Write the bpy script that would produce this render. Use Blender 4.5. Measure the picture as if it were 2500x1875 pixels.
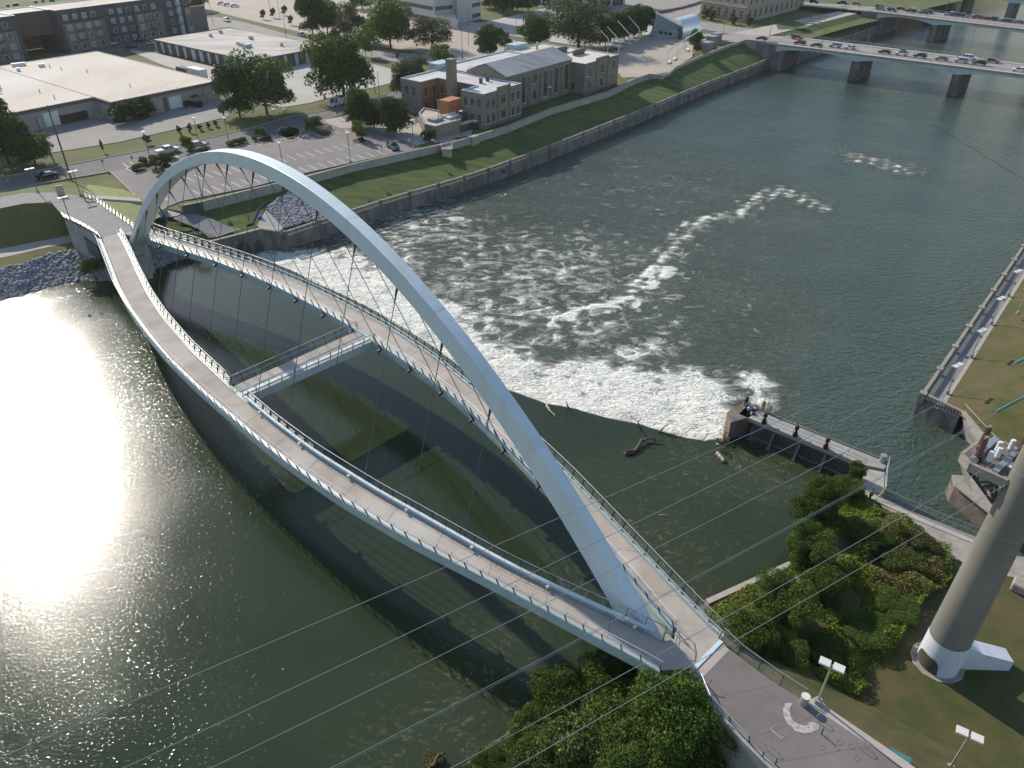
import bpy, math, random, numpy as np
from mathutils import Vector, Matrix
from mathutils.geometry import tessellate_polygon
random.seed(7); RNG = np.random.default_rng(7)
SC = bpy.context.scene; COL = SC.collection
for _o in list(bpy.data.objects): bpy.data.objects.remove(_o)
R = math.radians
# ------------------------------------------------------------------ camera
FOC, PITCH, ROLL, CZ = 1850.0, R(34.0), R(0.3), 62.0
_F = Vector((0, math.cos(PITCH), -math.sin(PITCH))); _r = Vector((1, 0, 0)); _u = _r.cross(_F)
_RT = math.cos(ROLL)*_r + math.sin(ROLL)*_u; _UP = -math.sin(ROLL)*_r + math.cos(ROLL)*_u
cd = bpy.data.cameras.new('camera'); cam = bpy.data.objects.new('camera', cd); COL.objects.link(cam)
cam.matrix_world = Matrix(((_RT.x, _UP.x, -_F.x, 0), (_RT.y, _UP.y, -_F.y, 0), (_RT.z, _UP.z, -_F.z, CZ), (0, 0, 0, 1)))
cd.sensor_width = 36; cd.sensor_fit = 'HORIZONTAL'; cd.lens = FOC/2500*36; cd.clip_start = 0.5; cd.clip_end = 6000
SC.camera = cam
# ------------------------------------------------------------------ light
SUN_AZ, SUN_EL = R(-40.0), R(31.5)
w = bpy.data.worlds.new('World'); SC.world = w; w.use_nodes = True
nt = w.node_tree; bg = nt.nodes['Background']; sky = nt.nodes.new('ShaderNodeTexSky')
sky.sky_type = 'NISHITA'; sky.sun_disc = False; sky.sun_elevation = SUN_EL; sky.sun_rotation = SUN_AZ
sky.air_density = 1.15; sky.dust_density = 0.45; sky.ozone_density = 1.5
nt.links.new(sky.outputs[0], bg.inputs[0]); bg.inputs[1].default_value = 0.13
sl = bpy.data.lights.new('sun', 'SUN'); sl.energy = 4.1; sl.angle = R(0.55); sl.color = (1, 0.92, 0.80)
so = bpy.data.objects.new('sun', sl); COL.objects.link(so)
SDIR = Vector((math.sin(SUN_AZ)*math.cos(SUN_EL), math.cos(SUN_AZ)*math.cos(SUN_EL), math.sin(SUN_EL)))
so.rotation_mode = 'QUATERNION'; so.rotation_quaternion = SDIR.to_track_quat('Z', 'Y'); so.location = SDIR*200
SC.view_settings.view_transform = 'Standard'; SC.view_settings.look = 'None'
SC.view_settings.exposure = 0.36; SC.view_settings.gamma = 1.0
SC.render.engine = 'CYCLES'
# ------------------------------------------------------------------ helpers
def G(px, py, z=0.0):
    """ground point at height z that the photograph shows at pixel (px, py)"""
    d = _F + _RT*((px-1250)/FOC) + _UP*((937.5-py)/FOC)
    t = (z-CZ)/d.z
    return Vector((0, 0, CZ)) + d*t
def P(p, z=None):
    return G(p[0], p[1], p[2] if z is None else z)
ORG = {}
def tag(o, label=None, cat=None, group=None, kind=None):
    if label: o['label'] = label
    if cat: o['category'] = cat
    if group: o['group'] = group
    if kind: o['kind'] = kind
    return o
def thing(name, label, cat, loc=(0, 0, 0), rz=0, group=None):
    o = bpy.data.objects.new(name, None); COL.objects.link(o); o.empty_display_size = 0.3
    o.location = loc; o.rotation_euler = (0, 0, rz); ORG[o] = Vector(loc)
    return tag(o, label, cat, group)
class MB:
    def __init__(s): s.v = []; s.f = []; s.m = []
    def add(s, vs, fs, mi=0):
        n = len(s.v); s.v += [tuple(v) for v in vs]; s.f += [tuple(i+n for i in f) for f in fs]; s.m += [mi]*len(fs); return s
    def quad(s, a, b, c, d, mi=0): return s.add([a, b, c, d], [(0, 1, 2, 3)], mi)
    def box(s, c, sx, sy, sz, rz=0, mi=0):
        """c = centre of the bottom face"""
        c = Vector(c); ca, sa = math.cos(rz), math.sin(rz); vs = []
        for z in (0, sz):
            for x, y in ((-1, -1), (1, -1), (1, 1), (-1, 1)):
                x *= sx/2; y *= sy/2; vs.append((c.x+x*ca-y*sa, c.y+x*sa+y*ca, c.z+z))
        return s.add(vs, [(3, 2, 1, 0), (4, 5, 6, 7), (0, 1, 5, 4), (1, 2, 6, 5), (2, 3, 7, 6), (3, 0, 4, 7)], mi)
    def beam(s, p, q, wd, h, mi=0, up=Vector((0, 0, 1))):
        p = Vector(p); q = Vector(q); d = (q-p)
        if d.length < 1e-6: return s
        d.normalize(); l = d.cross(up)
        if l.length < 1e-4: l = Vector((1, 0, 0))
        l.normalize(); u = l.cross(d)
        vs = [b + l*(x*wd/2) + u*(y*h/2) for b in (p, q) for x, y in ((-1, -1), (1, -1), (1, 1), (-1, 1))]
        return s.add(vs, [(3, 2, 1, 0), (4, 5, 6, 7), (0, 1, 5, 4), (1, 2, 6, 5), (2, 3, 7, 6), (3, 0, 4, 7)], mi)
    def tube(s, pts, rad, n=6, mi=0, cap=True):
        pts = [Vector(p) for p in pts]; k = len(pts)
        rs = rad if isinstance(rad, (list, tuple)) else [rad]*k
        n0 = len(s.v); vs = []; ref = None
        for i, p in enumerate(pts):
            d = (pts[min(i+1, k-1)]-pts[max(i-1, 0)])
            d = d.normalized() if d.length > 1e-9 else Vector((0, 0, 1))
            if ref is None:
                ref = d.cross(Vector((0.3, 0.2, 1)) if abs(d.z) < .95 else Vector((1, 0.1, 0))).normalized()
            a = (ref - d*ref.dot(d)).normalized(); b = d.cross(a); ref = a
            for j in range(n):
                t = 2*math.pi*j/n; vs.append(p + a*(rs[i]*math.cos(t)) + b*(rs[i]*math.sin(t)))
        fs = [(i*n+j, i*n+(j+1) % n, (i+1)*n+(j+1) % n, (i+1)*n+j) for i in range(k-1) for j in range(n)]
        if cap: fs += [tuple(range(n-1, -1, -1)), tuple(range((k-1)*n, k*n))]
        return s.add(vs, fs, mi)
    def prism(s, poly, z0, z1, mi=0, top=None):
        """poly: list of xy; z0/z1 numbers or lists"""
        n = len(poly); A = [(p[0], p[1], z0 if not isinstance(z0, list) else z0[i]) for i, p in enumerate(poly)]
        B = [(p[0], p[1], z1 if not isinstance(z1, list) else z1[i]) for i, p in enumerate(poly)]
        s.add(A+B, [(i, (i+1) % n, n+(i+1) % n, n+i) for i in range(n)], mi)
        tri = tessellate_polygon([[Vector((p[0], p[1], 0)) for p in poly]])
        s.add(B, [tuple(t) for t in tri], mi if top is None else top)
        return s
    def sheet(s, pts, mi=0):
        tri = tessellate_polygon([[Vector((p[0], p[1], 0)) for p in pts]])
        return s.add(pts, [tuple(t) for t in tri], mi)
    def build(s, name, mats, parent=None, smooth=False, local=False, loc=None):
        me = bpy.data.meshes.new(name)
        o = bpy.data.objects.new(name, me); COL.objects.link(o)
        org = Vector((0, 0, 0))
        if parent is not None:
            o.parent = parent; org = ORG.get(parent, org)
        elif loc is not None:
            org = Vector(loc); o.location = loc
        ORG[o] = org
        vs = s.v if (local or org.length == 0) else [(a-org.x, b-org.y, c-org.z) for a, b, c in s.v]
        me.from_pydata(vs, [], s.f)
        for m in (mats if isinstance(mats, (list, tuple)) else [mats]):
            if m: me.materials.append(m)
        if max(s.m or [0]) > 0: me.polygons.foreach_set('material_index', s.m)
        if smooth: me.polygons.foreach_set('use_smooth', [True]*len(s.f))
        me.validate(); me.update()
        import bmesh
        bm = bmesh.new(); bm.from_mesh(me); bmesh.ops.recalc_face_normals(bm, faces=bm.faces) if len(s.f) < 60000 and not getattr(s, 'keep', 0) else None
        bm.to_mesh(me); bm.free()
        return o
def copy_tree(o, parent=None):
    c = o.copy(); COL.objects.link(c); c.parent = parent; ORG[c] = ORG.get(o, Vector())
    for ch in list(o.children): copy_tree(ch, c)
    return c
def recolor(o, src, new):
    for i, sl_ in enumerate(o.material_slots):
        if sl_.material == src: sl_.link = 'OBJECT'; sl_.material = new
# ------------------------------------------------------------------ materials
def _nodes(name):
    m = bpy.data.materials.new(name); m.use_nodes = True
    return m, m.node_tree, m.node_tree.nodes['Principled BSDF']
def mat(name, c, c2=None, sc=1.0, det=5, rough=.8, metal=0, bump=0, bsc=None, spec=.4, lo=.35, hi=.65, stretch=None,
        c3=None, sc3=.1, rot=0, lo3=.45, hi3=.7):
    m, t, b = _nodes(name); N = t.nodes; L = t.links
    b.inputs['Base Color'].default_value = (*c, 1); b.inputs['Roughness'].default_value = rough
    b.inputs['Metallic'].default_value = metal; b.inputs['Specular IOR Level'].default_value = spec
    if c2 is None and not bump: return m
    g = N.new('ShaderNodeNewGeometry'); mp = N.new('ShaderNodeMapping'); L.new(g.outputs['Position'], mp.inputs[0])
    mp.inputs['Rotation'].default_value = (0, 0, rot)
    if stretch: mp.inputs['Scale'].default_value = stretch
    def noise(s_, d_=det):
        n = N.new('ShaderNodeTexNoise'); n.inputs['Scale'].default_value = s_; n.inputs['Detail'].default_value = d_
        n.inputs['Roughness'].default_value = .62; L.new(mp.outputs[0], n.inputs[0]); return n
    def ramp(n, lo_, hi_):
        r = N.new('ShaderNodeMapRange'); r.inputs[1].default_value = lo_; r.inputs[2].default_value = hi_; L.new(n.outputs[0], r.inputs[0]); return r
    col = None
    if c2 is not None:
        n = noise(sc); mx = N.new('ShaderNodeMix'); mx.data_type = 'RGBA'
        L.new(ramp(n, lo, hi).outputs[0], mx.inputs[0]); mx.inputs[6].default_value = (*c, 1); mx.inputs[7].default_value = (*c2, 1); col = mx.outputs[2]
    if c3 is not None:
        n = noise(sc3, 4); mx = N.new('ShaderNodeMix'); mx.data_type = 'RGBA'
        L.new(ramp(n, lo3, hi3).outputs[0], mx.inputs[0]); L.new(col, mx.inputs[6]); mx.inputs[7].default_value = (*c3, 1); col = mx.outputs[2]
    if col is not None: L.new(col, b.inputs['Base Color'])
    if bump:
        n = noise(bsc or sc*3); bp = N.new('ShaderNodeBump'); bp.inputs['Strength'].default_value = bump; bp.inputs['Distance'].default_value = .1
        L.new(n.outputs[0], bp.inputs['Height']); L.new(bp.outputs[0], b.inputs['Normal'])
    return m
def leafmat(name, c1, c2, c3=None, tr=.25, top=0.0):
    m, t, b = _nodes(name); N = t.nodes; L = t.links
    g = N.new('ShaderNodeNewGeometry'); oi = N.new('ShaderNodeObjectInfo')
    cr = N.new('ShaderNodeValToRGB'); e = cr.color_ramp.elements
    e[0].color = (*c1, 1); e[1].color = (*c2, 1)
    if c3: k = cr.color_ramp.elements.new(.93); k.color = (*c2, 1); e[-1].color = (*c3, 1)
    L.new(g.outputs['Random Per Island'], cr.inputs[0])
    hs = N.new('ShaderNodeHueSaturation'); mr = N.new('ShaderNodeMapRange')
    mr.inputs[3].default_value = .8; mr.inputs[4].default_value = 1.2
    L.new(oi.outputs['Random'], mr.inputs[0]); L.new(mr.outputs[0], hs.inputs['Value']); L.new(cr.outputs[0], hs.inputs['Color'])
    L.new(hs.outputs[0], b.inputs['Base Color']); b.inputs['Roughness'].default_value = .6; b.inputs['Specular IOR Level'].default_value = .2
    tl = N.new('ShaderNodeBsdfTranslucent'); mx = N.new('ShaderNodeMixShader'); mx.inputs[0].default_value = tr
    L.new(hs.outputs[0], tl.inputs[0]); L.new(b.outputs[0], mx.inputs[1]); L.new(tl.outputs[0], mx.inputs[2])
    L.new(mx.outputs[0], N['Material Output'].inputs[0]); return m
M = dict(
 arch=mat('pale_steel_paint', (.60, .69, .72), (.56, .64, .665), c3=(.54, .60, .60), sc3=.5, stretch=(1, 1, .25), sc=.15, rough=.38, spec=.5, bump=.02, bsc=2),
 fascia=mat('beam_paint', (.44, .51, .50), (.37, .44, .42), sc=.4, rough=.45),
 deck=mat('deck_concrete', (.405, .355, .31), (.32, .278, .24), sc=.35, det=8, rough=.85, bump=.15, bsc=6, c3=(.47, .435, .39), sc3=.12),
 pathc=mat('path_asphaltic', (.185, .162, .15), (.15, .13, .12), sc=.8, det=9, rough=.9, bump=.2, bsc=12, c3=(.20, .18, .172), sc3=.2),
 path2=mat('approach_concrete', (.27, .25, .24), (.22, .205, .195), sc=.7, det=8, rough=.9, bump=.15, bsc=8),
 galv=mat('galvanised_steel', (.42, .44, .45), (.36, .38, .39), sc=2, rough=.42, metal=.6),
 darkst=mat('dark_steel', (.06, .07, .08), rough=.5, metal=.4),
 cable=mat('cable_steel', (.10, .11, .12), rough=.45, metal=.5),
 wire=mat('wire_aluminium', (.30, .31, .31), rough=.4, metal=.3),
 conc=mat('grey_concrete', (.36, .345, .32), (.27, .255, .235), sc=.5, det=8, rough=.9, bump=.2, bsc=5),
 oldc=mat('stained_concrete', (.17, .155, .145), (.085, .077, .072), sc=.25, det=9, rough=.9, bump=.3, bsc=3, stretch=(1, 1, .35), c3=(.24, .22, .20), sc3=.6),
 cap=mat('weathered_cap', (.33, .295, .25), (.24, .215, .18), sc=1.2, det=7, rough=.9),
 brown=mat('gate_concrete', (.21, .17, .14), (.11, .09, .075), sc=.7, det=9, rough=.9, bump=.3),
 roofw=mat('pale_roof_membrane', (.58, .505, .41), (.42, .35, .28), sc=.16, det=10, rough=.9, stretch=(1, .45, 1), rot=.6, lo=.45, hi=.75, c3=(.64, .61, .57), sc3=.04, bump=.1),
 roofw2=mat('worn_roof_membrane', (.50, .46, .42), (.28, .245, .22), sc=.14, det=10, rough=.9, rot=.8, stretch=(.35, 1.2, 1), lo=.42, hi=.7),
 roofp=mat('patched_roof', (.52, .50, .48), (.30, .25, .22), sc=.3, det=9, rough=.9, lo=.45, hi=.7, c3=(.58, .58, .58), sc3=.15),
 roofg=mat('hall_roof_metal', (.33, .335, .34), (.23, .225, .22), sc=.35, det=8, rough=.6, rot=.7, stretch=(.3, 1.5, 1), c3=(.38, .38, .38), sc3=.1),
 flash=mat('parapet_flashing', (.45, .52, .58), (.38, .44, .49), sc=.5, rough=.5),
 brickg=mat('grey_buff_brick', (.27, .225, .18), (.19, .16, .13), sc=.9, det=8, rough=.9, stretch=(1, 1, 3), c3=(.14, .12, .105), sc3=.3, lo3=.5, hi3=.8),
 bricko=mat('orange_brick', (.30, .15, .075), (.21, .105, .055), sc=.7, det=7, rough=.9),
 stone=mat('limestone', (.42, .35, .285), (.31, .26, .21), sc=.5, det=8, rough=.9, stretch=(1, 1, 2)),
 wware=mat('warehouse_block', (.38, .345, .32), (.32, .29, .27), sc=.6, det=6, rough=.9),
 trimd=mat('dark_trim', (.16, .135, .12), (.12, .10, .09), sc=1, rough=.8),
 brickd=mat('dark_brick', (.13, .11, .10), (.09, .075, .07), sc=2, rough=.9, stretch=(1, 1, 3)),
 aptd=mat('charcoal_cladding', (.085, .085, .095), (.06, .06, .07), sc=.6, rough=.8),
 aptb=mat('brown_brick', (.12, .075, .065), (.085, .055, .05), sc=1, rough=.9, stretch=(1, 1, 3)),
 aptt=mat('tan_brick', (.20, .165, .145), (.15, .125, .11), sc=1, rough=.9, stretch=(1, 1, 3)),
 white=mat('white_paint', (.72, .72, .70), (.66, .66, .64), sc=.7, rough=.5),
 offw=mat('office_white', (.52, .50, .47), (.45, .43, .40), sc=.2, rough=.7),
 glass=mat('dark_window_glass', (.025, .03, .035), rough=.08, spec=.8),
 glassb=mat('light_window', (.22, .24, .25), rough=.15, spec=.7),
 bglass=mat('blue_glass_wall', (.07, .19, .28), (.05, .14, .22), sc=.4, rough=.15, spec=.8),
 steel=mat('curved_white_metal', (.75, .76, .78), rough=.25, metal=.5),
 asph=mat('street_asphalt', (.145, .135, .13), (.115, .107, .10), sc=.25, det=9, rough=.9, c3=(.17, .16, .15), sc3=.05),
 lot=mat('parking_asphalt', (.205, .185, .175), (.175, .155, .145), sc=.3, det=9, rough=.9, c3=(.225, .205, .195), sc3=.06),
 lotc=mat('pale_concrete_lot', (.42, .39, .36), (.35, .325, .30), sc=.12, det=9, rough=.9, c3=(.45, .42, .39), sc3=.04),
 lott=mat('tan_concrete_lot', (.42, .35, .285), (.36, .30, .245), sc=.06, det=8, rough=.9),
 yard=mat('yard_concrete', (.29, .265, .245), (.245, .225, .205), sc=.2, det=9, rough=.9),
 walk=mat('sidewalk_concrete', (.42, .375, .33), (.36, .32, .28), sc=.7, det=7, rough=.9),
 curb=mat('kerb_concrete', (.36, .33, .30), rough=.9),
 paint=mat('road_paint', (.62, .61, .58), rough=.7),
 gravel=mat('gravel', (.27, .26, .26), (.15, .145, .15), sc=3, det=10, rough=.95, bump=.6, bsc=8),
 gravelt=mat('pale_gravel_path', (.36, .32, .275), (.25, .225, .19), sc=.6, det=10, rough=.95, bump=.3, bsc=6),
 stoneg=mat('riprap_stone', (.30, .30, .32), (.19, .19, .205), sc=1.2, rough=.85),
 soil=mat('bare_soil', (.11, .085, .06), (.07, .055, .04), sc=.8, rough=.95, bump=.4),
 mulch=mat('mulch', (.07, .04, .03), (.045, .028, .02), sc=3, rough=.95),
 ground=mat('verge_grass', (.065, .095, .020), (.12, .118, .034), sc=.12, det=9, rough=.95, c3=(.19, .15, .075), sc3=.05, lo3=.55, hi3=.8, bump=.3, bsc=4),
 levee=mat('levee_grass', (.034, .062, .012), (.100, .125, .024), sc=.33, det=10, rough=.95, rot=-R(51), stretch=(.35, 1.9, 1), c3=(.15, .15, .045), sc3=.09, lo3=.56, hi3=.85, bump=.5, bsc=1.2),
 gr2=mat('dry_grass', (.044, .062, .012), (.098, .078, .028), sc=.4, det=10, rough=.95, c3=(.12, .08, .042), sc3=.11, lo3=.5, hi3=.75, bump=.5, bsc=5),
 gr3=mat('levee_turf', (.125, .105, .040), (.13, .14, .036), sc=.5, det=10, rough=.95, c3=(.20, .14, .075), sc3=.15, lo3=.55, hi3=.8, bump=.5, bsc=4),
 gr4=mat('straw_grass', (.24, .25, .095), (.17, .19, .06), sc=.6, det=9, rough=.95, bump=.3, bsc=4),
 bark=mat('bark', (.10, .078, .06), (.06, .045, .035), sc=3, rough=.95, bump=.4),
 drift=mat('driftwood', (.12, .095, .075), (.06, .048, .04), sc=4, rough=.9, bump=.3),
 driftp=mat('pale_driftwood', (.42, .36, .29), (.28, .23, .18), sc=4, rough=.9),
 rubber=mat('tyre_rubber', (.02, .02, .02), rough=.85),
 rim=mat('wheel_rim', (.45, .46, .47), rough=.3, metal=.8),
 carglass=mat('car_glass', (.015, .02, .025), rough=.05, spec=.9),
 lampw=mat('lamp_housing', (.62, .60, .56), rough=.5),
 pole=mat('pole_bronze', (.17, .15, .12), rough=.55, metal=.3),
 polet=mat('pole_tan', (.34, .31, .24), rough=.6),
 wood=mat('utility_wood', (.10, .08, .06), rough=.9),
 tower=mat('tower_weathered', (.20, .19, .165), (.155, .148, .13), sc=.35, det=6, rough=.75, stretch=(1, 1, .5)),
 towerw=mat('tower_base_white', (.62, .64, .68), (.54, .57, .61), sc=.6, rough=.6),
 insred=mat('red_porcelain', (.055, .012, .012), rough=.25, spec=.7),
 insw=mat('white_porcelain', (.66, .68, .70), rough=.3),
 insteal=mat('teal_insulator', (.06, .20, .19), rough=.3),
 red=mat('red_plastic', (.45, .06, .04), rough=.6),
 blue=mat('blue_plastic', (.02, .08, .42), rough=.5),
 yellow=mat('yellow_cloth', (.6, .42, .04), rough=.8),
 skin=mat('skin', (.42, .24, .16), rough=.6),
 cloth=mat('dark_cloth', (.02, .022, .03), rough=.9),
 khaki=mat('khaki_cloth', (.16, .13, .09), rough=.9),
 hatw=mat('pale_hat', (.55, .48, .38), rough=.9),
 orangeb=mat('orange_container', (.42, .17, .08), (.36, .15, .07), sc=.8, rough=.7),
 dump=mat('brown_container', (.085, .05, .032), (.05, .03, .022), sc=1.5, rough=.7),
 teal=mat('transformer_green', (.04, .07, .06), rough=.6),
 bronze=mat('gate_gear', (.03, .02, .018), rough=.6, metal=.3),
)
LEAF = dict(
 dark=leafmat('leaf_dark', (.020, .044, .009), (.066, .108, .020), tr=.25),
 mid=leafmat('leaf_mid', (.034, .070, .010), (.105, .160, .026), tr=.3),
 weed=leafmat('leaf_weed', (.055, .095, .012), (.22, .27, .035), (.34, .22, .09), tr=.35),
 lite=leafmat('leaf_light', (.06, .11, .015), (.15, .20, .03), tr=.3),
 olive=leafmat('leaf_olive', (.045, .062, .022), (.11, .125, .045), tr=.2),
 near=leafmat('leaf_near', (.026, .060, .008), (.125, .175, .026), tr=.35),
 tan=leafmat('leaf_tan', (.10, .085, .025), (.21, .15, .06), tr=.25),
 gold=leafmat('leaf_mixed', (.030, .055, .012), (.085, .115, .025), (.40, .22, .03), tr=.25),
)
ZD = -1.2          # tailwater level below the weir; the pool above it is z = 0
ST = 5.2           # street level
def struct(o, kind='structure'): o['kind'] = kind; return o
def dens(pts, n):
    """resample a 3D polyline to n points evenly by length"""
    pts = [Vector(p) for p in pts]; d = [0]
    for a, b in zip(pts, pts[1:]): d.append(d[-1]+(b-a).length)
    out = []
    for k in range(n):
        s = d[-1]*k/(n-1); i = 0
        while i < len(d)-2 and d[i+1] < s: i += 1
        t = (s-d[i])/max(d[i+1]-d[i], 1e-9); out.append(pts[i].lerp(pts[i+1], t))
    return out
def strip(name, A, B, m, n=40, k=8, amp=0.0, kind='structure', dz=0):
    """ruled ground surface between polylines A and B"""
    a = dens(A, n); b = dens(B, n); mb = MB(); vs = []
    for i in range(n):
        for j in range(k+1):
            p = a[i].lerp(b[i], j/k)
            if amp and 0 < j < k: p.z += random.uniform(-amp, amp)
            p.z += dz; vs.append(p)
    mb.add(vs, [(i*(k+1)+j, (i+1)*(k+1)+j, (i+1)*(k+1)+j+1, i*(k+1)+j+1) for i in range(n-1) for j in range(k)])
    return struct(mb.build(name, m, smooth=True), kind)
def area(name, pts, m, z=None, dz=0):
    mb = MB(); mb.sheet([P(p, z)+Vector((0, 0, dz)) for p in pts]); return struct(mb.build(name, m))
# ------------------------------------------------------------------ water
def water_mat(name, base, bump, s1, s2, rough=.06, foam=False, base2=None, dist=.12, w2=.2, spark=0):
    m, t, b = _nodes(name); N = t.nodes; L = t.links
    b.inputs['IOR'].default_value = 1.33; b.inputs['Specular IOR Level'].default_value = .5
    g = N.new('ShaderNodeNewGeometry'); mp = N.new('ShaderNodeMapping'); L.new(g.outputs['Position'], mp.inputs[0])
    mp.inputs['Rotation'].default_value = (0, 0, R(40)); mp.inputs['Scale'].default_value = (1, 1.5, 1)
    def noise(s_, d_, dis=0, src=None):
        n = N.new('ShaderNodeTexNoise'); n.inputs['Scale'].default_value = s_; n.inputs['Detail'].default_value = d_
        n.inputs['Distortion'].default_value = dis; L.new(src or mp.outputs[0], n.inputs[0]); return n
    def rng(src, a, b_, c=0, d=1):
        r = N.new('ShaderNodeMapRange'); r.inputs[1].default_value = a; r.inputs[2].default_value = b_; r.inputs[3].default_value = c; r.inputs[4].default_value = d
        L.new(src, r.inputs[0]); return r.outputs[0]
    def math_(op, a, b_):
        n = N.new('ShaderNodeMath'); n.operation = op
        for i, v in enumerate((a, b_)):
            if isinstance(v, (int, float)): n.inputs[i].default_value = v
            else: L.new(v, n.inputs[i])
        return n.outputs[0]
    def mixc(f, a, b_):
        n = N.new('ShaderNodeMix'); n.data_type = 'RGBA'; L.new(f, n.inputs[0])
        for i, v in ((6, a), (7, b_)):
            if isinstance(v, tuple): n.inputs[i].default_value = (*v, 1)
            else: L.new(v, n.inputs[i])
        return n.outputs[2]
    n1 = noise(s1, 4, .6); n2 = noise(s2, 3, .4); n3 = noise(.07, 3)
    calm = rng(n3.outputs[0], .35, .62, .88, 1.12)
    h = math_('ADD', math_('MULTIPLY', n1.outputs[0], 1.0), math_('MULTIPLY', n2.outputs[0], w2))
    if spark:      # sparse steeper wavelets between the gentle ripples
        sn = noise(2.6, 2, .3); h = math_('ADD', h, math_('MULTIPLY', rng(sn.outputs[0], .60, .78), spark))
    col = mixc(rng(noise(.05, 5, 1).outputs[0], .35, .7), base, base2 or tuple(c*1.25 for c in base))
    bp = N.new('ShaderNodeBump'); bp.inputs['Distance'].default_value = dist
    ra = N.new('ShaderNodeAttribute'); ra.attribute_name = 'ripple'; st_ = math_('MULTIPLY', calm, bump)
    L.new(st_ if foam else math_('MULTIPLY', st_, ra.outputs[2]), bp.inputs['Strength'])
    hh = h; rough_s = None
    at = N.new('ShaderNodeAttribute'); at.attribute_name = 'foam'
    if foam:
        wv = noise(.30, 6, 2.4); wv.inputs['Roughness'].default_value = .58
        rid = math_('ABSOLUTE', math_('SUBTRACT', wv.outputs[0], .5), 0)      # thin winding threads
        wv2 = noise(.75, 5, 2.0); rid2 = math_('ABSOLUTE', math_('SUBTRACT', wv2.outputs[0], .5), 0)
        thr = math_('MAXIMUM', rng(rid, 0.0, .026, 1, 0), math_('MULTIPLY', rng(rid2, 0.0, .028, 1, 0), .7))
        wb = noise(.28, 8, 1.2); wb.inputs['Roughness'].default_value = .7
        blob = rng(math_('ADD', wb.outputs[0], math_('MULTIPLY', at.outputs[2], .66)), .70, .88)
        lace = math_('MULTIPLY', thr, rng(at.outputs[2], .07, .48, 0, .9))
        fm = math_('MAXIMUM', math_('MULTIPLY', blob, rng(wv2.outputs[0], .30, .5, .72, 1)), lace)
        fine = noise(2.3, 6, 1.0); fm2 = math_('MULTIPLY', fm, rng(fine.outputs[0], .28, .52, .55, 1))
        milky = mixc(rng(at.outputs[2], .05, .9, 0, .55), col, (.17, .20, .14))
        col = mixc(fm2, milky, (.82, .80, .72))
        L.new(rng(fm2, 0, 1, rough, .75), b.inputs['Roughness'])
        hh = math_('ADD', h, math_('MULTIPLY', math_('ADD', fm, math_('MULTIPLY', wb.outputs[0], at.outputs[2])), 1.6))
    else:
        scum = noise(.16, 6, 3.0); r2 = math_('ABSOLUTE', math_('SUBTRACT', scum.outputs[0], .5), 0)
        line = rng(r2, 0, .022, 1, 0)
        spk = noise(2.6, 4); sp = rng(spk.outputs[0], .66, .72)
        f = math_('MULTIPLY', math_('MAXIMUM', math_('MULTIPLY', line, rng(noise(1.4, 5).outputs[0], .4, .65)), math_('MULTIPLY', sp, .7)), at.outputs[2])
        f = math_('MULTIPLY', f, .8)
        col = mixc(at.outputs[2], col, (.040, .050, .024)); col = mixc(f, col, (.25, .26, .13))
        b.inputs['Roughness'].default_value = rough
    L.new(col, b.inputs['Base Color']); L.new(hh, bp.inputs['Height']); L.new(bp.outputs[0], b.inputs['Normal'])
    return m
M['pool'] = water_mat('pool_water', (.023, .034, .017), .62, 3.4, 8.0, rough=.075, base2=(.029, .041, .020), dist=.046, w2=.08, spark=.9)
M['tail'] = water_mat('river_water', (.042, .064, .050), 1.0, .8, 2.4, rough=.11, foam=True, base2=(.054, .078, .060), dist=.34, w2=.3)
CREST = [(640, 632), (701, 655), (760, 688), (830, 718), (900, 752), (980, 800), (1060, 850), (1130, 900), (1190, 935), (1247, 955), (1290, 970), (1330, 986),
         (1395, 996), (1475, 1020), (1520, 1028), (1560, 1036), (1610, 1052), (1680, 1072), (1725, 1077), (1757, 1071)]
CRW = dens([G(x, y, 0) for x, y in CREST], 90)
def seg_d(X, Y, A, B):
    dx, dy = B[0]-A[0], B[1]-A[1]; L2 = dx*dx+dy*dy+1e-9
    t = np.clip(((X-A[0])*dx+(Y-A[1])*dy)/L2, 0, 1); return np.hypot(X-A[0]-t*dx, Y-A[1]-t*dy), t
def poly_d(X, Y, pts):
    best = np.full(X.shape, 1e9)
    for a, b in zip(pts, pts[1:]): best = np.minimum(best, seg_d(X, Y, a, b)[0])
    return best
def grid(name, x0, x1, y0, y1, st, z, m, foamf, amp=None):
    xs = np.arange(x0, x1+st/2, st); ys = np.arange(y0, y1+st/2, st); X, Y = np.meshgrid(xs, ys); F = foamf(X, Y)
    Z = np.full(X.shape, z) + (amp(X, Y, F) if amp else 0)
    me = bpy.data.meshes.new(name); nx, ny = len(xs), len(ys)
    v = np.stack([X, Y, Z], -1).reshape(-1, 3); me.vertices.add(len(v)); me.vertices.foreach_set('co', v.ravel())
    i = np.arange((nx-1)*(ny-1)); r, c = i//(nx-1), i % (nx-1); a = r*nx+c
    q = np.stack([a, a+1, a+nx+1, a+nx], -1).ravel(); me.loops.add(len(q)); me.loops.foreach_set('vertex_index', q)
    me.polygons.add(len(i)); me.polygons.foreach_set('loop_start', np.arange(len(i))*4); me.polygons.foreach_set('use_smooth', np.ones(len(i), bool))
    me.update(); me.validate(); at = me.attributes.new('foam', 'FLOAT', 'POINT'); at.data.foreach_set('value', F.ravel().astype(np.float32))
    me.materials.append(m); o = bpy.data.objects.new(name, me); COL.objects.link(o); return struct(o)
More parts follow.
